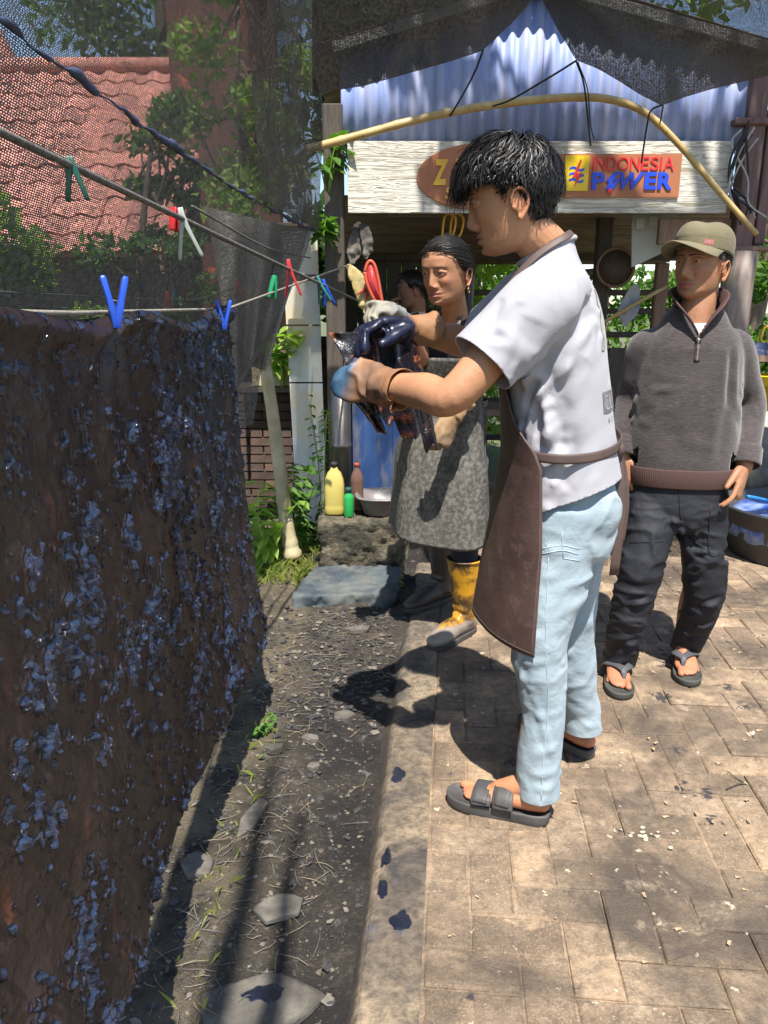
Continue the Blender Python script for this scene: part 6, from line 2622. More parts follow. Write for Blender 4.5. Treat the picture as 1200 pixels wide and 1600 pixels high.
def sheet(name, c00, c10, c01, c11, nu, nv, fold, amp, mat, label, cat, thick=.006, seed=3, group=None, ragged=.0):
    g = Geo()

    def fn(u, v):
        p = bil(c00, c10, c01, c11, u, v)
        n_ = fbm(np.array([[u * 3, v * 2, seed]]), 3, seed)[0]
        a = amp * (math.sin(fold * u * 6.28 + 2.5 * n_ + v * 1.4) + .7 * n_)
        rag = ragged * fbm(np.array([[u * 9, 3, seed]]), 3, seed)[0] * v
        return p + Vector((0, -a, rag)) + Vector((.3 * a, 0, 0))
    g.grid(fn, nu, nv)
    me = baked(g.mesh(), [('SOLIDIFY', dict(thickness=thick, offset=0)), ('SUBSURF', dict(levels=1, render_levels=1))])
    o = link_obj(name, me, mat)
    return tag(o, label, cat, group)


sheet('wet_cloth', P(514, 520, 2.00), P(648, 512, 2.10), P(583, 655, 2.02), P(690, 706, 2.06), 44, 44, 1.6, .020, M_WETCLOTH, 'wet dark batik cloth with rust patches held between the gloves', 'cloth', .003, 4, ragged=.04)
sheet('wet_cloth', P(553, 628, 2.0), P(585, 632, 2.0), P(590, 676, 2.0), P(604, 678, 2.0), 14, 20, 1.0, .010, M_WETCLOTH, 'narrow wet cloth tail dangling under the lower glove', 'cloth', .005, 6)
# ------------------------------------------------------------------ the man in the cap
b = NB('knit_sweater')
co = b.coord()
sx = b.n('ShaderNodeSeparateXYZ')
b.l(co, sx.inputs[0])
st = b.math('SINE', b.math('MULTIPLY', b.math('ADD', sx.outputs[2], b.math('MULTIPLY', b.noise(co, 4, 2), .004)), 2 * math.pi / .0042))
f = b.noise(co, 5, 5, .6)
f3 = b.noise(b.coord('Object', (22, 22, 150)), 2.2, 3, .65)
c = b.mix(b.ramp(f, [(.3, 0.), (.7, 1.)]), (.038, .031, .031), (.064, .053, .052))
c = b.mix(b.ramp(f3, [(.45, 0.), (.65, .6)]), c, (.108, .090, .086))
b.set(col=c, rough=.9, spec=.2, sheen=.35)
n1 = b.bump(b.noise(co, 13, 4, .55), .18, .012)
b.bump(b.math('ADD', f3, b.noise(co, 400, 2)), .5, .003, n1)
M_KNIT = b.m
b = NB('ribbed_brown')
co = b.coord()
sx = b.n('ShaderNodeSeparateXYZ')
b.l(co, sx.inputs[0])
an = b.math('ARCTAN2', sx.outputs[1], sx.outputs[0])
rb = b.math('SINE', b.math('MULTIPLY', an, 170.0))
b.set(col=b.mix(b.ramp(rb, [(.2, 0.), (.8, 1.)]), (.085, .048, .042), (.13, .078, .068)), rough=.9, spec=.2)
b.bump(rb, .4, .002)
M_RIB = b.m
M_NYLON = fabric('black_nylon', (.013, .014, .018), (.022, .0235, .030), 6, .70, 900, .08, .0, .3, 34, .3)
M_KHAKI = fabric('khaki_cotton', (.185, .158, .095), (.135, .115, .068), 7, .9, 800, .25, .1, .35, 20)
M_WHITECLOTH = simple('white_tee', (.7, .69, .7), None, 20, .9)
M_FLIP = simple('flipflop_rubber', (.075, .075, .065), (.05, .05, .045), 12, .75, .3, 120, .002)
M_ZIP = simple('zip_metal', (.45, .44, .42), None, 30, .3, metal=.9)

cm = Person((1.06, 2.70, 0), R(168), 'person in khaki cap, grey half-zip sweater and black trousers looking aside')
root = cm.root
HS2 = 1.0
Hm2 = Matrix.Translation(cm.L((1.056, 2.685, 1.500))) @ Matrix.Rotation(R(-40), 4, 'Z') @ Matrix.Rotation(R(2), 4, 'X')
hd2 = Head(nose=1.12, jaw=1.04, lips=1.15)
g = geo_tf(hd2.geo(), Hm2, HS2)
limb(g, [tf(Hm2, (0, -.018, .0)), tf(Hm2, (0, -.024, -.075)), (0, .012, 1.33), (0, .0, 1.25)], [.050, .053, .058, .07], 22)
head_me = remesh(g, .0025, 2)
sl_, el_, wl_ = cm.px(1148, 542, 2.69), cm.px(1171, 632, 2.73), cm.px(1163, 728, 2.62)
sr_, er_, wr_ = cm.px(1008, 542, 2.74), cm.px(987, 626, 2.80), cm.px(972, 712, 2.72)
ga = Geo()
limb(ga, [el_, el_ * .5 + wl_ * .5, wl_], [.040, .038, .029])
limb(ga, [er_, er_ * .5 + wr_ * .5, wr_], [.040, .038, .029])
hand(ga, wl_, cm.D(P(1150, 790, 2.57) - P(1163, 728, 2.62)), cm.D((-.75, .55, -.1)), False, (16, 26, 18), (.85, .42, .22), 1.0, 1.0, .05, 15, curls=[(10, 18, 14), (18, 26, 18), (26, 32, 22), (30, 34, 24)])
hand(ga, wr_, cm.D((.05, -.1, -1)), cm.D((.75, .55, .1)), True, (18, 26, 18), (.8, .45, .25), 1.0, 1.0, .05, 15)
hand_me = remesh(ga, .0028, 2)
gc = Geo()
limb(gc, [(0, 0, .75), (0, 0, 1.0), (0, 0, 1.22)], [.09, .10, .09])
gf = Geo()
fl = cm.D((-.05, -.24, 0)); fr = cm.D((-.045, -.24, 0))
QL2 = foot(gf, cm.L((1.185, 2.83, 0)), fl, .024, False, .24)
QR2 = foot(gf, cm.L((.893, 2.735, 0)), fr, .024, True, .24)
kL, kR = cm.px(1098, 925, 2.68), cm.px(990, 920, 2.62)
gl_ = Geo()
for kk, Q, hx in ((kL, QL2, -.085), (kR, QR2, .085)):
    limb(gl_, [(hx, 0, .70), kk * .6 + np.array((hx, 0, .70)) * .4, Q(.05, 0, .25), Q(.05, 0, .12), Q(.05, 0, .06)], [.03, .03, .03, .034, .032])
foot_me = remesh(gf, .0024, 1)
body = join_meshes([head_me, hand_me, remesh(gc, .01, 2), foot_me, remesh(gl_, .008, 2)])
skin_attrs(body, Hm2, HS2, must=.22, jawd=.10, extra=feet_flush)
link_obj('body', body, M_SKIN_B, root)
add_eyes(root, Hm2, HS2, (.05, -.05))
add_brows(root, hd2, Hm2, HS2, .0042, .002)


def hairline_c(ph):
    a = abs((ph + math.pi) % (2 * math.pi) - math.pi)
    return float(np.interp(a, [0, .6, 1.0, 1.25, 1.42, 1.62, 1.8, 2.1, 2.5, 3.15], [.062, .060, .045, .012, -.012, .014, .0, -.035, -.06, -.07]))


def pick_short(line, L0, seedless=None):
    def pk(r):
        ph = r.uniform(-math.pi, math.pi)
        z = r.uniform(-1, 1)
        d = np.array((math.sin(ph) * math.sqrt(1 - z * z), math.cos(ph) * math.sqrt(1 - z * z), z))
        p = on_scalp(d, .002)
        if p[2] < line(math.atan2(p[0], p[1])):
            return None
        n_ = d / np.linalg.norm(d)
        dv = n_ * .5 + np.array((0, -.25, -.6)) + r.normal(0, .2, 3)
        dv /= np.linalg.norm(dv)
        pts = [p, p + dv * L0 * .5, keep_out(p + dv * L0, .005)]
        return pts, r.uniform(.6, 1.2)
    return pk


g = scalp_cap(Hm2, HS2, hairline_c, .003)
g2 = strands(1400, 8, pick_short(hairline_c, .014), Hm2, HS2, .0013)
g.add(g2.v, g2.f)
obj('hair', g, M_HAIR, root)

# cap
capM = Hm2 @ Matrix.Translation((0, 0, 0)) @ Matrix.Rotation(R(5), 4, 'X')
g = Geo()
rings = []
for (z, rx, ry, cy) in ((.030, .0835, .1075, -.006), (.032, .0855, .1095, -.006), (.060, .0865, .1105, -.006), (.066, .0855, .1095, -.006), (.070, .0865, .1105, -.005), (.090, .0825, .104, -.004), (.106, .073, .091, -.003), (.116, .056, .071, -.002), (.120, .040, .05, 0), (.121, .01, .012, 0)):
    rings.append(np.array([tf(capM, (rx * math.sin(t), cy + ry * math.cos(t), z - .020 * (math.cos(t) < 0) * abs(math.cos(t)) * (z < .07) + .004 * math.sin(3 * t) * (z > .09))) for t in np.arange(56) * 2 * math.pi / 56]))
g.loft(rings, False)
me = baked(g.mesh(), [('SUBSURF', dict(levels=1, render_levels=1)), ('SOLIDIFY', dict(thickness=.002, offset=-1))])
cap = link_obj('cap', me, M_KHAKI, root)


def brim_pt(u, v, dz_=0):
    a = R(-78 + 156 * u)
    r0x, r0y = .0855, .1095
    bx, by = r0x * math.sin(a), -.006 + r0y * math.cos(a)
    ext = .084 * (math.cos(a * .95) ** .6 if math.cos(a * .95) > 0 else 0)
    x, y = bx * (1 + .10 * v * math.cos(a)), by + ext * v
    z = .034 - .012 * v - 2.6 * (x ** 2) * (.25 + .75 * v) + .016 * (1 - abs(math.sin(a)))
    return tuple(tf(capM, (x, y, z)))


g = Geo()
g.grid(brim_pt, 40, 12)
me = baked(g.mesh(), [('SOLIDIFY', dict(thickness=.0045, offset=0)), ('SUBSURF', dict(levels=1, render_levels=1))])
link_obj('brim', me, M_KHAKI, cap)
g = Geo()
for z in (.0345, .064):
    g.tube([tf(capM, (.0868 * math.sin(t), -.006 + .1108 * math.cos(t), z - .020 * (math.cos(t) < 0) * abs(math.cos(t)))) for t in np.linspace(-2.6, 2.6, 60)], .0010, 5)
obj('seam', g, simple('cap_thread', (.10, .085, .05), None, 30, .9), cap)


def cap_patch(a0, a1, z0, z1, nu, nv, off):
    g = Geo()
    g.grid(lambda u, v: tuple(tf(capM, ((.0868 + off) * math.sin(a0 + (a1 - a0) * u), -.006 + (.1108 + off) * math.cos(a0 + (a1 - a0) * u), z0 + (z1 - z0) * v))), nu, nv)
    return g.mesh()


lab = link_obj('patch', cap_patch(R(-52), R(-34), .042, .058, 8, 3, .0012), simple('patch_red', (.48, .13, .10), None, 30, .7), cap, False)
for ch, aa in (('U', -50), ('V', -45), ('B', -40.2)):
    me = text_mesh(ch, 0, 1, 0, 1, .0001)
    c = co_of(me)
    out = []
    for q in c:
        a_ = R(aa + 4.2 * q[0])
        out.append(tf(capM, ((.0868 + .0022) * math.sin(a_), -.006 + (.1108 + .0022) * math.cos(a_), .0455 + .009 * q[2])))
    set_co(me, np.array(out))
    link_obj('patch_letter', me, M_WHITECLOTH, lab, False)

# sweater
g = Geo()
g.loft(smooth_rings([(.70, 0, 0, .178, .122), (.76, 0, 0, .180, .124), (.85, 0, 0, .186, .129), (.98, 0, 0, .184, .124), (1.10, 0, 0, .176, .119), (1.20, 0, 0, .168, .114), (1.255, 0, 0, .150, .102), (1.295, 0, 0, .118, .088), (1.335, 0, .002, .098, .076), (1.37, 0, .006, .073, .068), (1.42, 0, .012, .071, .067)], 5), True)
for (s_, e_, w_, sg_) in ((sl_, el_, wl_, -1), (sr_, er_, wr_, 1)):
    inn = np.array((-.05 * sg_, 0, .0))
    dw = (w_ - e_) / np.linalg.norm(w_ - e_)
    g.tube([s_ + inn, s_, s_ * .5 + e_ * .5, e_, e_ * .4 + w_ * .6, w_ - dw * .012], [.050, .060, .058, .055, .050, .045], 26, 5)
Lq = cm.px
F2 = lambda a, b_, w, h: (Lq(*a), Lq(*b_), w, h)
folds = [F2((1000, 520, 2.62), (1012, 640, 2.62), .012, -.010), F2((1145, 540, 2.58), (1140, 640, 2.58), .012, -.010), F2((1165, 640, 2.62), (1190, 620, 2.66), .010, .008),
         F2((1158, 600, 2.62), (1192, 640, 2.66), .010, -.007), F2((1160, 670, 2.58), (1188, 660, 2.62), .010, .007), F2((975, 600, 2.7), (1000, 640, 2.7), .010, .007), F2((965, 640, 2.7), (990, 660, 2.7), .010, .006),
         F2((1020, 680, 2.55), (1100, 690, 2.55), .018, .006), F2((1010, 610, 2.56), (1060, 720, 2.55), .018, .006), F2((1130, 600, 2.56), (1110, 720, 2.56), .018, .006), F2((1040, 560, 2.56), (1120, 575, 2.56), .02, .004)]
folds += rand_folds(10, (-.2, .05, .8), (.2, .14, 1.2), (1, 0, .2), .16, .014, .004, .5, 21)
dwl = (wl_ - el_) / np.linalg.norm(wl_ - el_)
dwr = (wr_ - er_) / np.linalg.norm(wr_ - er_)
sw = cloth_from(g, .0068, 4, [((0, 0, .765), (0, 0, -1)), ((0, .0, 1.372), (0, .35, .93)), (tuple(wl_ - dwl * .016), tuple(dwl), .075), (tuple(wr_ - dwr * .016), tuple(dwr), .075)], folds, .003, 8, 6, .004, hole=lambda c_: c_.y > 0 and c_.z > 1.268 and abs(c_.x) < (c_.z - 1.268) * .62, ridge=.006, rs=5.5, rst=(1, 1, .8))
swo = link_obj('sweater', sw, M_KNIT, root)
g = Geo()
rings = []
for z, k in ((.748, .985), (.752, 1.0), (.79, 1.012), (.812, 1.018), (.816, 1.012)):
    rings.append(ellring((0, 0, z), .1845 * k, .1285 * k, n=72))
g.loft(rings, False)
link_obj('hem_band', baked(g.mesh(), [('SOLIDIFY', dict(thickness=.005, offset=-1))]), M_RIB, swo)
for (w_, dw) in ((wl_, dwl), (wr_, dwr)):
    g = Geo()
    g.tube([w_ - dw * .065, w_ - dw * .06, w_ - dw * .03, w_ - dw * .008, w_ - dw * .004], [.0485, .0515, .0505, .0495, .047], 28, 3, cap=False)
    link_obj('cuff', baked(g.mesh(), [('SOLIDIFY', dict(thickness=.004, offset=-1))]), M_KNIT, swo)
# turned collar following the open V
g = Geo()
cb = [(.002, .112, 1.262), (.022, .100, 1.300), (.046, .078, 1.335), (.070, .035, 1.362), (.066, -.025, 1.378), (.035, -.062, 1.388), (0, -.072, 1.390)]
ct = [(.004, .120, 1.272), (.036, .118, 1.322), (.074, .098, 1.366), (.094, .045, 1.402), (.080, -.030, 1.420), (.043, -.072, 1.430), (0, -.084, 1.432)]
mir = lambda a: a + [(-x, y, z) for x, y, z in a[-2::-1]]
CB, CT = catmull(mir(cb), 5), catmull(mir(ct), 5)
nn_ = len(CB) - 1
g.grid(lambda u, v: tuple(CB[int(round(u * nn_))] * (1 - v) + CT[int(round(u * nn_))] * v + np.array((0, 0, .004 * math.sin(math.pi * v)))), nn_, 6)
me = baked(g.mesh(), [('SOLIDIFY', dict(thickness=.006, offset=0)), ('SUBSURF', dict(levels=1, render_levels=1))])
link_obj('collar', me, M_RIB, swo)
bvs = BVHTree.FromPolygons([v.co for v in sw.vertices], [tuple(p.vertices) for p in sw.polygons])


def on_sw(x, z, off=.002):
    h_ = bvs.ray_cast(Vector((x, .5, z)), Vector((0, -1, 0)))
    return np.array(h_[0]) + np.array((0, off, 0)) if h_[0] is not None else np.array((x, .12, z))


zp = [on_sw(0, z) for z in np.linspace(1.185, 1.268, 9)]
strap(zp, .0085, .0018, M_RIB, swo, 'zip_placket', (0, 1, 0), 2)
strap(zp, .0024, .0030, M_ZIP, swo, 'zip', (0, 1, 0), 2)
g = Geo()
q = on_sw(0, 1.232, .007)
g.box(q, (.007, .004, .014))
g.box(q + np.array((0, .001, -.016)), (.004, .002, .018))
obj('zip_pull', g, M_ZIP, swo, False)
g = Geo()
g.loft(smooth_rings([(1.20, 0, 0, .150, .098), (1.25, 0, 0, .145, .096), (1.285, 0, .002, .118, .086), (1.305, 0, .006, .092, .078)], 4), True)
link_obj('undershirt', remesh(g, .007, 2), M_WHITECLOTH, root)

# trousers
g = Geo()
g.loft(smooth_rings([(.58, 0, 0, .145, .11), (.64, 0, 0, .168, .125), (.72, 0, 0, .172, .122), (.80, 0, 0, .162, .112)], 4), True)
tl = [(-.088, 0, .70), cm.px(1097, 850, 2.66), cm.px(1100, 925, 2.67), cm.px(1087, 972, 2.72), cm.px(1071, 1012, 2.78), cm.px(1070, 1030, 2.78)]
tr = [(.088, 0, .70), cm.px(1010, 850, 2.62), cm.px(992, 925, 2.60), cm.px(978, 990, 2.63), cm.px(970, 1034, 2.68), cm.px(969, 1052, 2.68)]
g.tube(tl, [.094, .080, .073, .067, .059, .056], 28, 6)
g.tube(tr, [.094, .082, .074, .067, .059, .056], 28, 6)
folds = [F2((945, 960, 2.52), (1030, 935, 2.52), .010, .014), F2((950, 985, 2.53), (1020, 1000, 2.53), .010, .013), F2((945, 1020, 2.56), (1000, 1005, 2.56), .009, .012), F2((950, 1035, 2.57), (985, 1028, 2.57), .008, .010),
         F2((975, 860, 2.5), (1040, 830, 2.5), .010, .011), F2((970, 890, 2.5), (1035, 865, 2.5), .010, .011), F2((985, 800, 2.5), (1060, 780, 2.52), .010, .010), F2((980, 830, 2.5), (1050, 810, 2.5), .009, .010),
         F2((1070, 960, 2.6), (1135, 940, 2.6), .010, .013), F2((1065, 990, 2.64), (1120, 975, 2.64), .009, .012), F2((1060, 1010, 2.68), (1100, 1000, 2.68), .008, .010), F2((1070, 870, 2.55), (1130, 900, 2.56), .010, .010),
         F2((1090, 800, 2.54), (1130, 830, 2.56), .008, .011), F2((1085, 820, 2.54), (1130, 850, 2.56), .008, .010), F2((1080, 780, 2.54), (1140, 800, 2.56), .009, .010), F2((1100, 850, 2.55), (1080, 910, 2.56), .009, .010)]
folds += rand_folds(40, (-.19, .04, .12), (.19, .14, .72), (1, .1, .25), .12, .008, .011, .5, 22)
folds += rand_folds(20, (-.19, -.1, .1), (.19, .05, .45), (1, .1, .3), .11, .009, .011, .5, 23)
pt_ = cloth_from(g, .0065, 3, [(tuple(tl[-2]), tuple(cm.D((0, 0, -1))), .10), (tuple(tr[-2]), tuple(cm.D((0, 0, -1))), .10)], folds, .003, 12, 7, .003, ridge=.015, rs=8.5, rst=(.8, .8, 1.9))
tro = link_obj('trousers', pt_, M_NYLON, root)
bvt = BVHTree.FromPolygons([v.co for v in pt_.vertices], [tuple(p.vertices) for p in pt_.polygons])


def lay2(pxs, Y, bv, sub=5, off=.0015):
    pts = []
    o_ = Vector((0, 0, CAMZ))
    for x, y in catmull([np.array((x, y, 0.)) for x, y in pxs], sub)[:, :2]:
        d = (P(x, y, Y) - o_).normalized()
        h_ = bv.ray_cast(Vector(cm.L(o_ + d * 1.6)), Vector(cm.D(d)))
        if h_[0] is not None:
            pts.append(np.array(h_[0]) + np.array(h_[1]) * off)
    return pts


g = Geo()
for pth in ([(1110, 788), (1108, 862), (1130, 866)], [(985, 848), (1035, 846)], [(1060, 752), (1062, 790), (1064, 812)], [(1075, 838), (1110, 864)]):
    q = lay2(pth, 2.6, bvt)
    if len(q) > 4:
        g.tube(q, .0018, 5)
obj('seam', g, M_NYLON, tro)

# flip-flops
for Q, rt in ((QL2, False), (QR2, True)):
    sd = sole(Q, .255, 0.0, .024, 1.06, M_FLIP, root, 'flip_flop', .004)
    toe = Q(.190, .018, .020)
    top = Q(.172, .016, .048)
    for s in (1, -1):
        pts = [toe + np.array((0, 0, .0)), top, Q(.140, .016 + s * .026, .056), Q(.105, s * .042, .044), Q(.075, s * .046, .018)]
        strap(pts, [.004, .010, .0125, .0125, .011], .0026, M_SANDALDARK, sd, 'strap', lambda p, Q=Q: np.array(p) - Q(.11, 0, -.02), 6)

# ------------------------------------------------------------------ the woman in the grey apron
M_BLACKTEE = fabric('black_tee', (.022, .022, .028), (.034, .034, .042), 6, .85, 800, .15, .1, .3, 14)
b = NB('grey_canvas')
co = b.coord()
f1 = b.noise(co, 4, 6, .65)
f2 = b.noise(co, 60, 4, .7)
c = b.mix(b.ramp(f1, [(.3, 0.), (.7, 1.)]), (.07, .064, .055), (.12, .11, .096))
c = b.mix(b.ramp(f2, [(.45, 0.), (.6, .7)]), c, (.22, .21, .19))
c = b.mix(b.ramp(b.noise(b.coord('Object', (5, 5, 1.2)), 6, 4, .6), [(.56, 0.), (.66, .7)]), c, (.055, .055, .055))
b.set(col=c, rough=.92, spec=.15)
b.bump(b.noise(co, 260, 3, .6), .5, .004)
M_CANVAS = b.m
b = NB('boot_yellow')
co = b.coord()
f1 = b.noise(co, 9, 6, .7)
sx = b.n('ShaderNodeSeparateXYZ')
b.l(co, sx.inputs[0])
hz = b.attr('low')
c = b.mix(b.ramp(f1, [(.42, 0.), (.56, 1.)]), (.55, .27, .02), (.075, .042, .018))
c = b.mix(b.ramp(b.math('ADD', hz, b.math('MULTIPLY', b.math('SUBTRACT', f1, .5), 1.0)), [(.42, 0.), (.6, 1.)]), c, (.24, .20, .17))
b.set(col=c, rough=b.ramp(f1, [(.3, .28), (.7, .5)]), spec=.5)
b.bump(b.noise(co, 60, 4, .6), .25, .003)
M_BOOT = b.m
M_BOOTSOLE = simple('boot_sole', (.03, .026, .023), (.07, .06, .05), 12, .7)
M_BOOTDARK = simple('boot_black', (.03, .025, .025), (.06, .045, .035), 8, .4, .2, 50, .003)
M_GLOVE_W = glove_mat('glove_grey', (.15, .15, .15), (.24, .22, .19), (.33, .30, .23), (.20, .19, .16), .7)
M_GLOVE_T = glove_mat('glove_tan', (.30, .18, .09), (.40, .27, .15), (.30, .2, .12), (.2, .14, .09), .6)

wm = Person((.27, 3.17, 0), R(139), 'person in black shirt, grey canvas apron and yellow rubber boots with tied black hair')
root = wm.root
HS3 = np.array((1.07, 1.02, .99))
Hm3 = Matrix.Translation(wm.L((.225, 2.93, 1.487))) @ Matrix.Rotation(R(2), 4, 'Z') @ Matrix.Rotation(R(-9), 4, 'X')
hd3 = Head(nose=.95, jaw=1.04, fem=True, lips=1.25)
g = geo_tf(hd3.geo(), Hm3, HS3)
limb(g, [tf(Hm3, (0, -.018, .0)), tf(Hm3, (0, -.030, -.075)), wm.L((.27, 3.02, 1.33)), wm.L((.29, 3.06, 1.24))], [.046, .046, .050, .06], 22)
head_me = remesh(g, .0026, 2)
slw, srw = wm.L((.42, 3.0, 1.27)), wm.L((.14, 3.22, 1.27))
ew = wm.px(655, 560, 3.0); ww = wm.px(628, 497, 2.72)
elw = wm.px(748, 590, 2.98); wlw = wm.px(708, 645, 2.86)
g = Geo()
limb(g, [srw, ew, ew * .4 + ww * .6, ww], [.045, .038, .036, .027])
limb(g, [slw, elw, elw * .4 + wlw * .6, wlw], [.045, .038, .036, .027])
limb(g, [slw, wm.L((.29, 3.08, 1.25)), srw], [.04, .06, .04])
body = join_meshes([head_me, remesh(g, .006, 3)])
skin_attrs(body, Hm3, HS3)
link_obj('body', body, M_SKIN_C, root)
add_eyes(root, Hm3, HS3, (.15, -.25))
add_brows(root, hd3, Hm3, HS3, .0026, .004)


def hairline_w(ph):
    a = abs((ph + math.pi) % (2 * math.pi) - math.pi)
    return float(np.interp(a, [0, .5, .9, 1.15, 1.35, 1.55, 1.8, 2.1, 2.5, 3.15], [.070, .064, .045, .020, .0, -.015, -.03, -.06, -.08, -.09]))


def pick_w(r):
    ph = r.uniform(-math.pi, math.pi)
    z = r.uniform(-1, 1)
    d = np.array((math.sin(ph) * math.sqrt(1 - z * z), math.cos(ph) * math.sqrt(1 - z * z), z))
    p = on_scalp(d, .006)
    if p[2] < hairline_w(math.atan2(p[0], p[1])):
        return None
    tgt = np.array((0, -.125, -.03))
    pts = [p]
    fly = r.random() < .07
    for k in range(1, 9):
        t = k / 8
        q = p * (1 - t) + tgt * t + np.array((math.copysign(.02, p[0]) * math.sin(math.pi * t), 0, 0))
        q = keep_out(q, .010 + (.012 * r.random() if fly else 0))
        pts.append(q)
        if fly and k > 3:
            break
    return pts, r.uniform(.7, 1.3)


g = scalp_cap(Hm3, HS3, hairline_w, .009)
g2 = strands(1300, 9, pick_w, Hm3, HS3, .0016)
g.add(g2.v, g2.f)
pn = [tf(Hm3, q) for q in ((0, -.115, -.02), (0, -.135, -.05), (-.005, -.125, -.10), (-.01, -.11, -.16), (-.015, -.10, -.21))]
g.tube(pn, [.030, .032, .026, .022, .010], 14, 5, rnd=True)
obj('hair', g, M_HAIR, root)
M_GOLD = simple('gold', (.75, .48, .15), None, 20, .25, metal=1)
for sx_ in (-1, 1):
    g = Geo()
    c0 = np.array((.081 * sx_, -.012, -.066))
    g.tube([tf(Hm3, (c0 + np.array((0, .006 * math.sin(t), -.009 + .009 * math.cos(t)))) * HS3) for t in np.linspace(0, 6.28, 18)], .0014, 6)
    obj('earring', g, M_GOLD, root)
# T-shirt
g = Geo()
cxw = wm.L((.28, 3.08, 0))
g.loft(smooth_rings([(.78, 0, 0, .155, .115), (.90, 0, 0, .16, .12), (1.02, 0, .02, .155, .115), (1.14, cxw[0] * .6, cxw[1] * .6, .165, .118), (1.23, cxw[0], cxw[1], .165, .105), (1.29, cxw[0], cxw[1] + .01, .125, .08), (1.32, cxw[0], cxw[1] + .02, .085, .07), (1.37, cxw[0], cxw[1] + .035, .062, .06)], 5), True)
for s_, e_ in ((slw, elw), (srw, ew)):
    dd = (e_ - s_) / np.linalg.norm(e_ - s_)
    g.tube([s_ - dd * .03, s_ + dd * .05, s_ + dd * .18], [.068, .068, .066], 22, 4)
wt_me = cloth_from(g, .008, 4, [((0, cxw[1], 1.335), (0, .4, .9))], rand_folds(20, (-.2, -.1, .9), (.2, .14, 1.3), (.3, .2, 1), .14, .012, .007, .5, 31), .004, 8, 9, .003, ridge=.010, rs=6)
link_obj('t_shirt', wt_me, M_BLACKTEE, root)
# trousers and boots
g = Geo()
g.loft(smooth_rings([(.62, 0, 0, .14, .11), (.74, 0, 0, .16, .12), (.86, 0, 0, .155, .115)], 4), True)
bl, br = wm.L((.335, 3.04, 0)), wm.L((.265, 3.42, 0))
for q, hx in ((bl, -.085), (br, .085)):
    g.tube([(hx, 0, .76), (hx * .5 + q[0] * .5, q[1] * .6, .55), (q[0], q[1], .36), (q[0], q[1], .24)], [.098, .084, .056, .05], 20, 5)
link_obj('trousers', remesh(g, .012, 3), M_BLACKTEE, root)


def boot(q, dirv, mat, shaft=.345):
    d = np.array((dirv[0], dirv[1], 0.)); d /= np.linalg.norm(d)
    s = np.cross((0, 0, 1), d)
    Q = lambda a, b_, c: np.array((q[0], q[1], 0)) + d * a + s * b_ + np.array((0, 0, c))
    g = Geo()
    g.tube([Q(-.005, 0, .06), Q(-.012, 0, .12), Q(-.014, 0, .20), Q(-.008, 0, .28), Q(0, 0, shaft), Q(.002, 0, shaft + .03)], [.050, .050, .060, .068, .072, .073], 26, 5)
    g.tube([Q(-.055, 0, .042), Q(0, 0, .050), Q(.06, 0, .055), Q(.12, 0, .044), Q(.165, 0, .036), Q(.185, 0, .034)], [.034, .040, .044, .046, .044, .036], 24, 5, up=(0, 0, 1), flat=[1.0, 1.05, 1.05, .85, .72, .70], rnd=True)
    me = remesh(g, .006, 5)
    apply_folds(me, [(Q(.03, -.05, .10), Q(.05, .05, .10), .010, .007), (Q(.02, -.05, .13), Q(.035, .05, .13), .010, .006), (Q(-.06, -.04, .11), Q(-.06, .04, .12), .010, -.004)], .003, 12, 3)
    cut(me, [(tuple(Q(0, 0, shaft)), (0, 0, 1))])
    me = baked(me, [('SOLIDIFY', dict(thickness=.004, offset=-1))])
    c = co_of(me)
    float_attr(me, 'low', sstep(.13, .03, c[:, 2]))
    o = link_obj('boot', me, mat, root)
    out = [Q(a, b_, 0) for a, b_ in ((-.075, 0), (-.065, .028), (-.02, .040), (.05, .044), (.12, .050), (.175, .044), (.205, .022), (.212, 0), (.205, -.022), (.175, -.044), (.12, -.050), (.05, -.044), (-.02, -.040), (-.065, -.028))]
    out = catmull(out + [out[0]], 4)[:-1]
    mk = lambda z: np.array([(p[0], p[1], z) for p in out])
    g = Geo()
    g.loft([mk(.0), mk(.004), mk(.020), mk(.024)], True)
    obj('sole', g, M_BOOTSOLE, o)
    g = Geo()
    g.tube([Q(.072 * math.cos(t), .072 * math.sin(t), shaft) for t in np.linspace(0, 6.283, 40)], .0045, 8)
    obj('rim', g, mat, o)


boot(bl, wm.D((-.66, -.70, 0)), M_BOOT)
boot(br, wm.D((-.75, -.60, 0)), M_BOOTDARK)
# canvas apron
def wap(u, v):
    z = .425 + (1.17 - .425) * v
    phm = R(np.interp(z, [.38, 1.0, 1.08, 1.17], [100, 96, 80, 58]))
    rx = np.interp(z, [.38, .7, .9, 1.0, 1.17], [.245, .215, .182, .17, .178])
    ry = np.interp(z, [.38, .7, .9, 1.0, 1.17], [.215, .19, .150, .134, .140])
    a = (2 * u - 1) * phm
    cy = np.interp(z, [.4, 1.0, 1.17], [0, .015, .055]) + .01
    cx = np.interp(z, [.4, 1.0, 1.17], [0.02, .0, cxw[0] * .7])
    w = .018 * (1 - v) * math.sin(a * 5 + 1.0) + .008 * fbm(np.array([[u * 6, v * 4, 2]]), 3, 3)[0]
    return (cx + math.sin(a) * (rx + w), cy + math.cos(a) * (ry + w), z + .02 * math.sin(a * 2) * (1 - v))


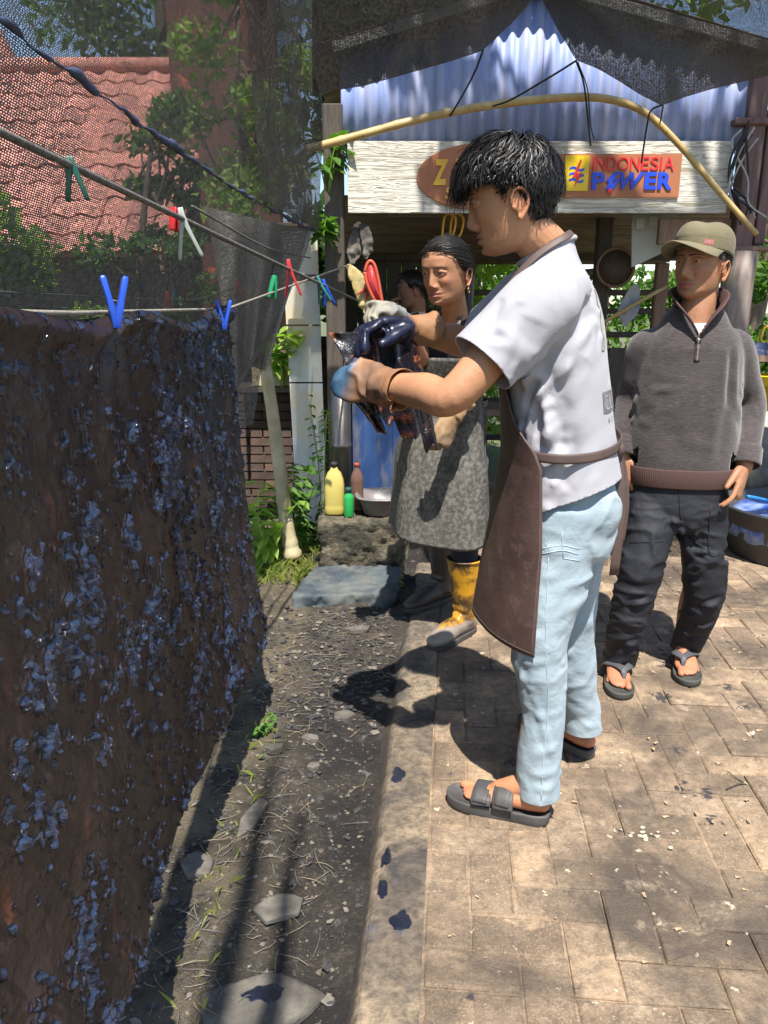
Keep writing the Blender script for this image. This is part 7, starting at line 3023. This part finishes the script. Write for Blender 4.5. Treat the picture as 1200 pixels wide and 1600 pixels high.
g = Geo()
g.grid(wap, 70, 60)
ap2 = link_obj('apron', baked(g.mesh(), [('SOLIDIFY', dict(thickness=.004, offset=0))]), M_CANVAS, root)
tl_, tr_ = np.array(wap(.06, 1)), np.array(wap(.94, 1))
nkp = np.array((cxw[0], cxw[1] - .02, 1.345))
strap([tl_, tl_ * .45 + nkp * .55 + np.array((-.03, .07, .03)), nkp + np.array((-.058, .02, .012)), nkp + np.array((0, -.035, .02)), nkp + np.array((.058, .02, .012)), tr_ * .45 + nkp * .55 + np.array((.03, .07, .03)), tr_], .007, .0015, M_CANVAS, ap2, 'neck_strap', lambda p: (p[0] - cxw[0], p[1] - cxw[1] + .02, .03), 6)
strap([np.array((-.176 * math.sin(t), .02 + .142 * math.cos(t), .985)) for t in np.linspace(R(90), R(270), 20)], .012, .0015, M_CANVAS, ap2, 'waist_tie', rad_up, 2)
# gloves
cd = (ew - ww) / np.linalg.norm(ew - ww)
me = glove('glove', ww, wm.D(P(548, 462, 2.62) - P(628, 497, 2.72)), wm.D((.1, -.4, -1)), True, ww + cd * .08, cd, .045, M_GLOVE_W, (40, 45, 30), 1.15, 1.3, (.85, .3, .3), (.06, .12), [])
link_obj('glove', me, M_GLOVE_W, root)
cd = (elw - wlw) / np.linalg.norm(elw - wlw)
me = glove('glove', wlw, wm.D(P(692, 715, 2.82) - P(708, 645, 2.86)), wm.D((-.6, .5, 0)), False, wlw + cd * .08, cd, .048, M_GLOVE_T, (30, 35, 25), 1.1, 1.3, (.85, .3, .3), (.06, .12), [])
link_obj('glove', me, M_GLOVE_T, root)

# ------------------------------------------------------------------ the man sitting back in the shed
bm2 = Person((.20, 5.42, 0), R(96), 'person in grey-green shirt in the shade of the shed with bowed head')
root = bm2.root
Hm4 = Matrix.Translation(bm2.L((.185, 5.40, 1.475))) @ Matrix.Rotation(R(-10), 4, 'X')
hd4 = Head()
g = geo_tf(hd4.geo(), Hm4, 1.0)
limb(g, [tf(Hm4, (0, -.018, .0)), tf(Hm4, (0, -.026, -.075)), (0, -.03, 1.30), (0, -.04, 1.2)], [.05, .053, .058, .07])
sa = np.array((-.17, -.03, 1.24)); ea = np.array((-.17, .08, 1.02)); wa = np.array((-.06, .17, 1.28))
limb(g, [sa, ea, ea * .4 + wa * .6, wa], [.05, .042, .038, .028])
hand(g, wa, (.25, .05, 1), (.4, -1, 0), False, (30, 35, 25))
me = remesh(g, .004, 2)
skin_attrs(me, Hm4, 1.0)
link_obj('body', me, M_SKIN_D, root)
g = scalp_cap(Hm4, 1.0, hairline_c, .010)
g2 = strands(700, 12, pick_short(hairline_c, .025), Hm4, 1.0, .0022)
g.add(g2.v, g2.f)
obj('hair', g, M_HAIR, root)
g = Geo()
g.loft(smooth_rings([(.74, 0, -.05, .18, .13), (.95, 0, -.05, .18, .13), (1.12, 0, -.045, .19, .128), (1.22, 0, -.04, .185, .11), (1.27, 0, -.035, .13, .085), (1.31, 0, -.03, .075, .07)], 4), True)
dd = (ea - sa) / np.linalg.norm(ea - sa)
g.tube([sa - dd * .03, sa + dd * .05, sa + dd * .19], [.07, .07, .068], 20, 4)
link_obj('shirt', cloth_from(g, .010, 4, [], rand_folds(16, (-.2, -.15, .8), (.2, .1, 1.25), (.3, .2, 1), .16, .014, .008, .5, 41)), fabric('green_shirt', (.13, .17, .14), (.18, .22, .18), 5), root)
g = Geo()
for hx in (-.09, .09):
    limb(g, [(hx, -.05, .78), (hx, -.03, .45), (hx, -.05, .06)], [.095, .075, .06])
g.ell((0, -.05, .78), (.15, .12, .09))
link_obj('trousers', remesh(g, .012, 3), M_NYLON, root)
for hx in (-.09, .09):
    g = Geo()
    g.tube([(hx, -.10, .04), (hx, -.02, .045), (hx, .08, .036), (hx, .15, .03)], [.036, .040, .042, .034], 16, 4, up=(0, 0, 1), flat=[1, 1, .8, .7], rnd=True)
    obj('shoe', g, M_SANDAL, root)
# ------------------------------------------------------------------ the big wet cloth on the line
NU, NV = 640, 350
ygrid = np.linspace(.30, 2.40, NU + 1)
sgrid = np.linspace(0, 1, NV + 1)
YY, SS = np.meshgrid(ygrid, sgrid)
uu = (YY - .30) / 2.10
ztop = 1.352 - .020 * np.sin(np.pi * np.clip((YY - 1.37) / .93, 0, 1)) + .012 * np.sin(YY * 9)
zbot = .265 + .03 * np.sin(YY * 2.2 + 1) + .012 * fbm(np.stack([YY * 4, YY * 0, YY * 0], -1), 3, 3) - .01 * (YY - 1.0)
ZZ = ztop + (zbot - ztop) * SS
p3 = np.stack([YY, ZZ, np.zeros_like(YY)], -1)
XX = CLX + .025 * SS + .020 * np.sin(YY * 5.2 + 1.2 * SS + .6) * SS ** .7 + .04 * fbm(p3 * np.array((2.2, .8, 1)), 3, 21) * SS ** .6
XX += .012 * fbm(p3 * np.array((6, 3, 1)), 3, 22) + .004 * fbm(p3 * 22, 3, 23)
# gathered creases fanning from the pegs
for yp in (1.37, 2.30):
    dx, dzv = YY - yp, (1.35 - ZZ)
    ang = np.arctan2(dx, dzv + .02)
    XX += .012 * np.sin(ang * 11) * np.exp(-np.hypot(dx, dzv) / .16)
# rolled top edge over the line
roll = np.exp(-(SS / .035) ** 2)
XX += .022 * roll * np.sin(np.clip(SS / .05, 0, 1) * np.pi) + .004
# far edge leans away and trails
EDGE = sstep(.93, 1.0, uu)
YY2 = YY + .02 * fbm(p3 * np.array((0, 5, 1)) + 3, 3, 31) * EDGE + .05 * SS ** 2 * EDGE
XX += .015 * SS * EDGE
# clots of wax and dye
w1 = fbm(p3 * np.array((13, 10, 1)) + np.stack([.6 * fbm(p3 * 5, 2, 41)] * 3, -1), 4, 42)
w2 = fbm(p3 * np.array((56, 46, 1)), 3, 43)
veins = 1 - np.abs(fbm(p3 * np.array((7.5, 5.5, 1)) + np.stack([.8 * fbm(p3 * 4, 2, 45)] * 3, -1), 4, 44)) * 4.2
dens = .15 + .15 * sstep(.2, 1.0, uu) - .35 * sstep(.35, .05, SS) * sstep(.9, .4, uu) - .14 * sstep(.62, .95, SS)
dens = dens + .42 * fbm(p3 * np.array((2.6, 2.2, 1)) + 11, 3, 61)
lump = sstep(.62, .95, veins * .45 + w1 * .90 + w2 * .85 + dens - .02)
fleck = sstep(.50, .66, fbm(p3 * np.array((70, 60, 1)), 2, 46) + .45 * w1 + .08 + .1 * sstep(.3, 1, uu))
lump = np.maximum(lump, fleck * .7)
bub = np.abs(fbm(p3 * 85, 2, 47))
XX += lump * (.0015 + .006 * np.clip(w2 + .5, 0, 1) + .012 * bub)
V = np.stack([XX, YY2, ZZ], -1).reshape(-1, 3)
me = bpy.data.meshes.new('batik')
ii = (np.arange(NV)[:, None] * (NU + 1) + np.arange(NU)[None, :]).ravel()
F = np.stack([ii, ii + 1, ii + NU + 2, ii + NU + 1], 1)
me.from_pydata(V.tolist(), [], F.tolist())
float_attr(me, 'lump', lump.ravel())
b = NB('batik_cloth')
g_ = b.n('ShaderNodeNewGeometry')
pos = g_.outputs['Position']
lm = b.attr('lump')
f1 = b.noise(pos, 5, 6, .65)
f2 = b.noise(pos, 26, 5, .65)
mp = b.n('ShaderNodeMapping')
mp.inputs['Scale'].default_value = (1, 1, .25)
b.l(pos, mp.inputs[0])
f3 = b.noise(mp.outputs[0], 18, 5, .6)
c = b.mix(b.ramp(f1, [(.35, 0.), (.68, 1.)]), (.012, .0075, .008), (.029, .0185, .0185))
c = b.mix(b.ramp(f2, [(.56, 0.), (.74, .4)]), c, (.075, .05, .045))
c = b.mix(b.ramp(f3, [(.60, 0.), (.72, .6)]), c, (.14, .042, .018))
dye_sheen = b.mix(b.ramp(f2, [(.4, 0.), (.65, 1.)]), (.018, .034, .09), (.075, .125, .27))  # dye blue raised in tone to imitate sky sparkle on the wet clots
mk = b.ramp(lm, [(.22, 0.), (.5, 1.)])
b.set(col=b.mix(mk, c, dye_sheen), rough=b.ramp(mk, [(0., .33), (1., .10)]), spec=.55)
b.l(b.math('MULTIPLY', mk, .8), b.b.inputs['Coat Weight'])
b.b.inputs['Coat Roughness'].default_value = .08
n1 = b.bump(b.math('ADD', b.noise(pos, 60, 5, .7), b.math('MULTIPLY', f2, 2.0)), .32, .007)
b.bump(b.math('MULTIPLY', b.noise(pos, 170, 4, .8), mk), 1.0, .035, n1)
cl = link_obj('batik_cloth', me, b.m)
tag(cl, 'large brown wet cloth clotted with blue-black wax and dye pegged on the line', 'cloth')
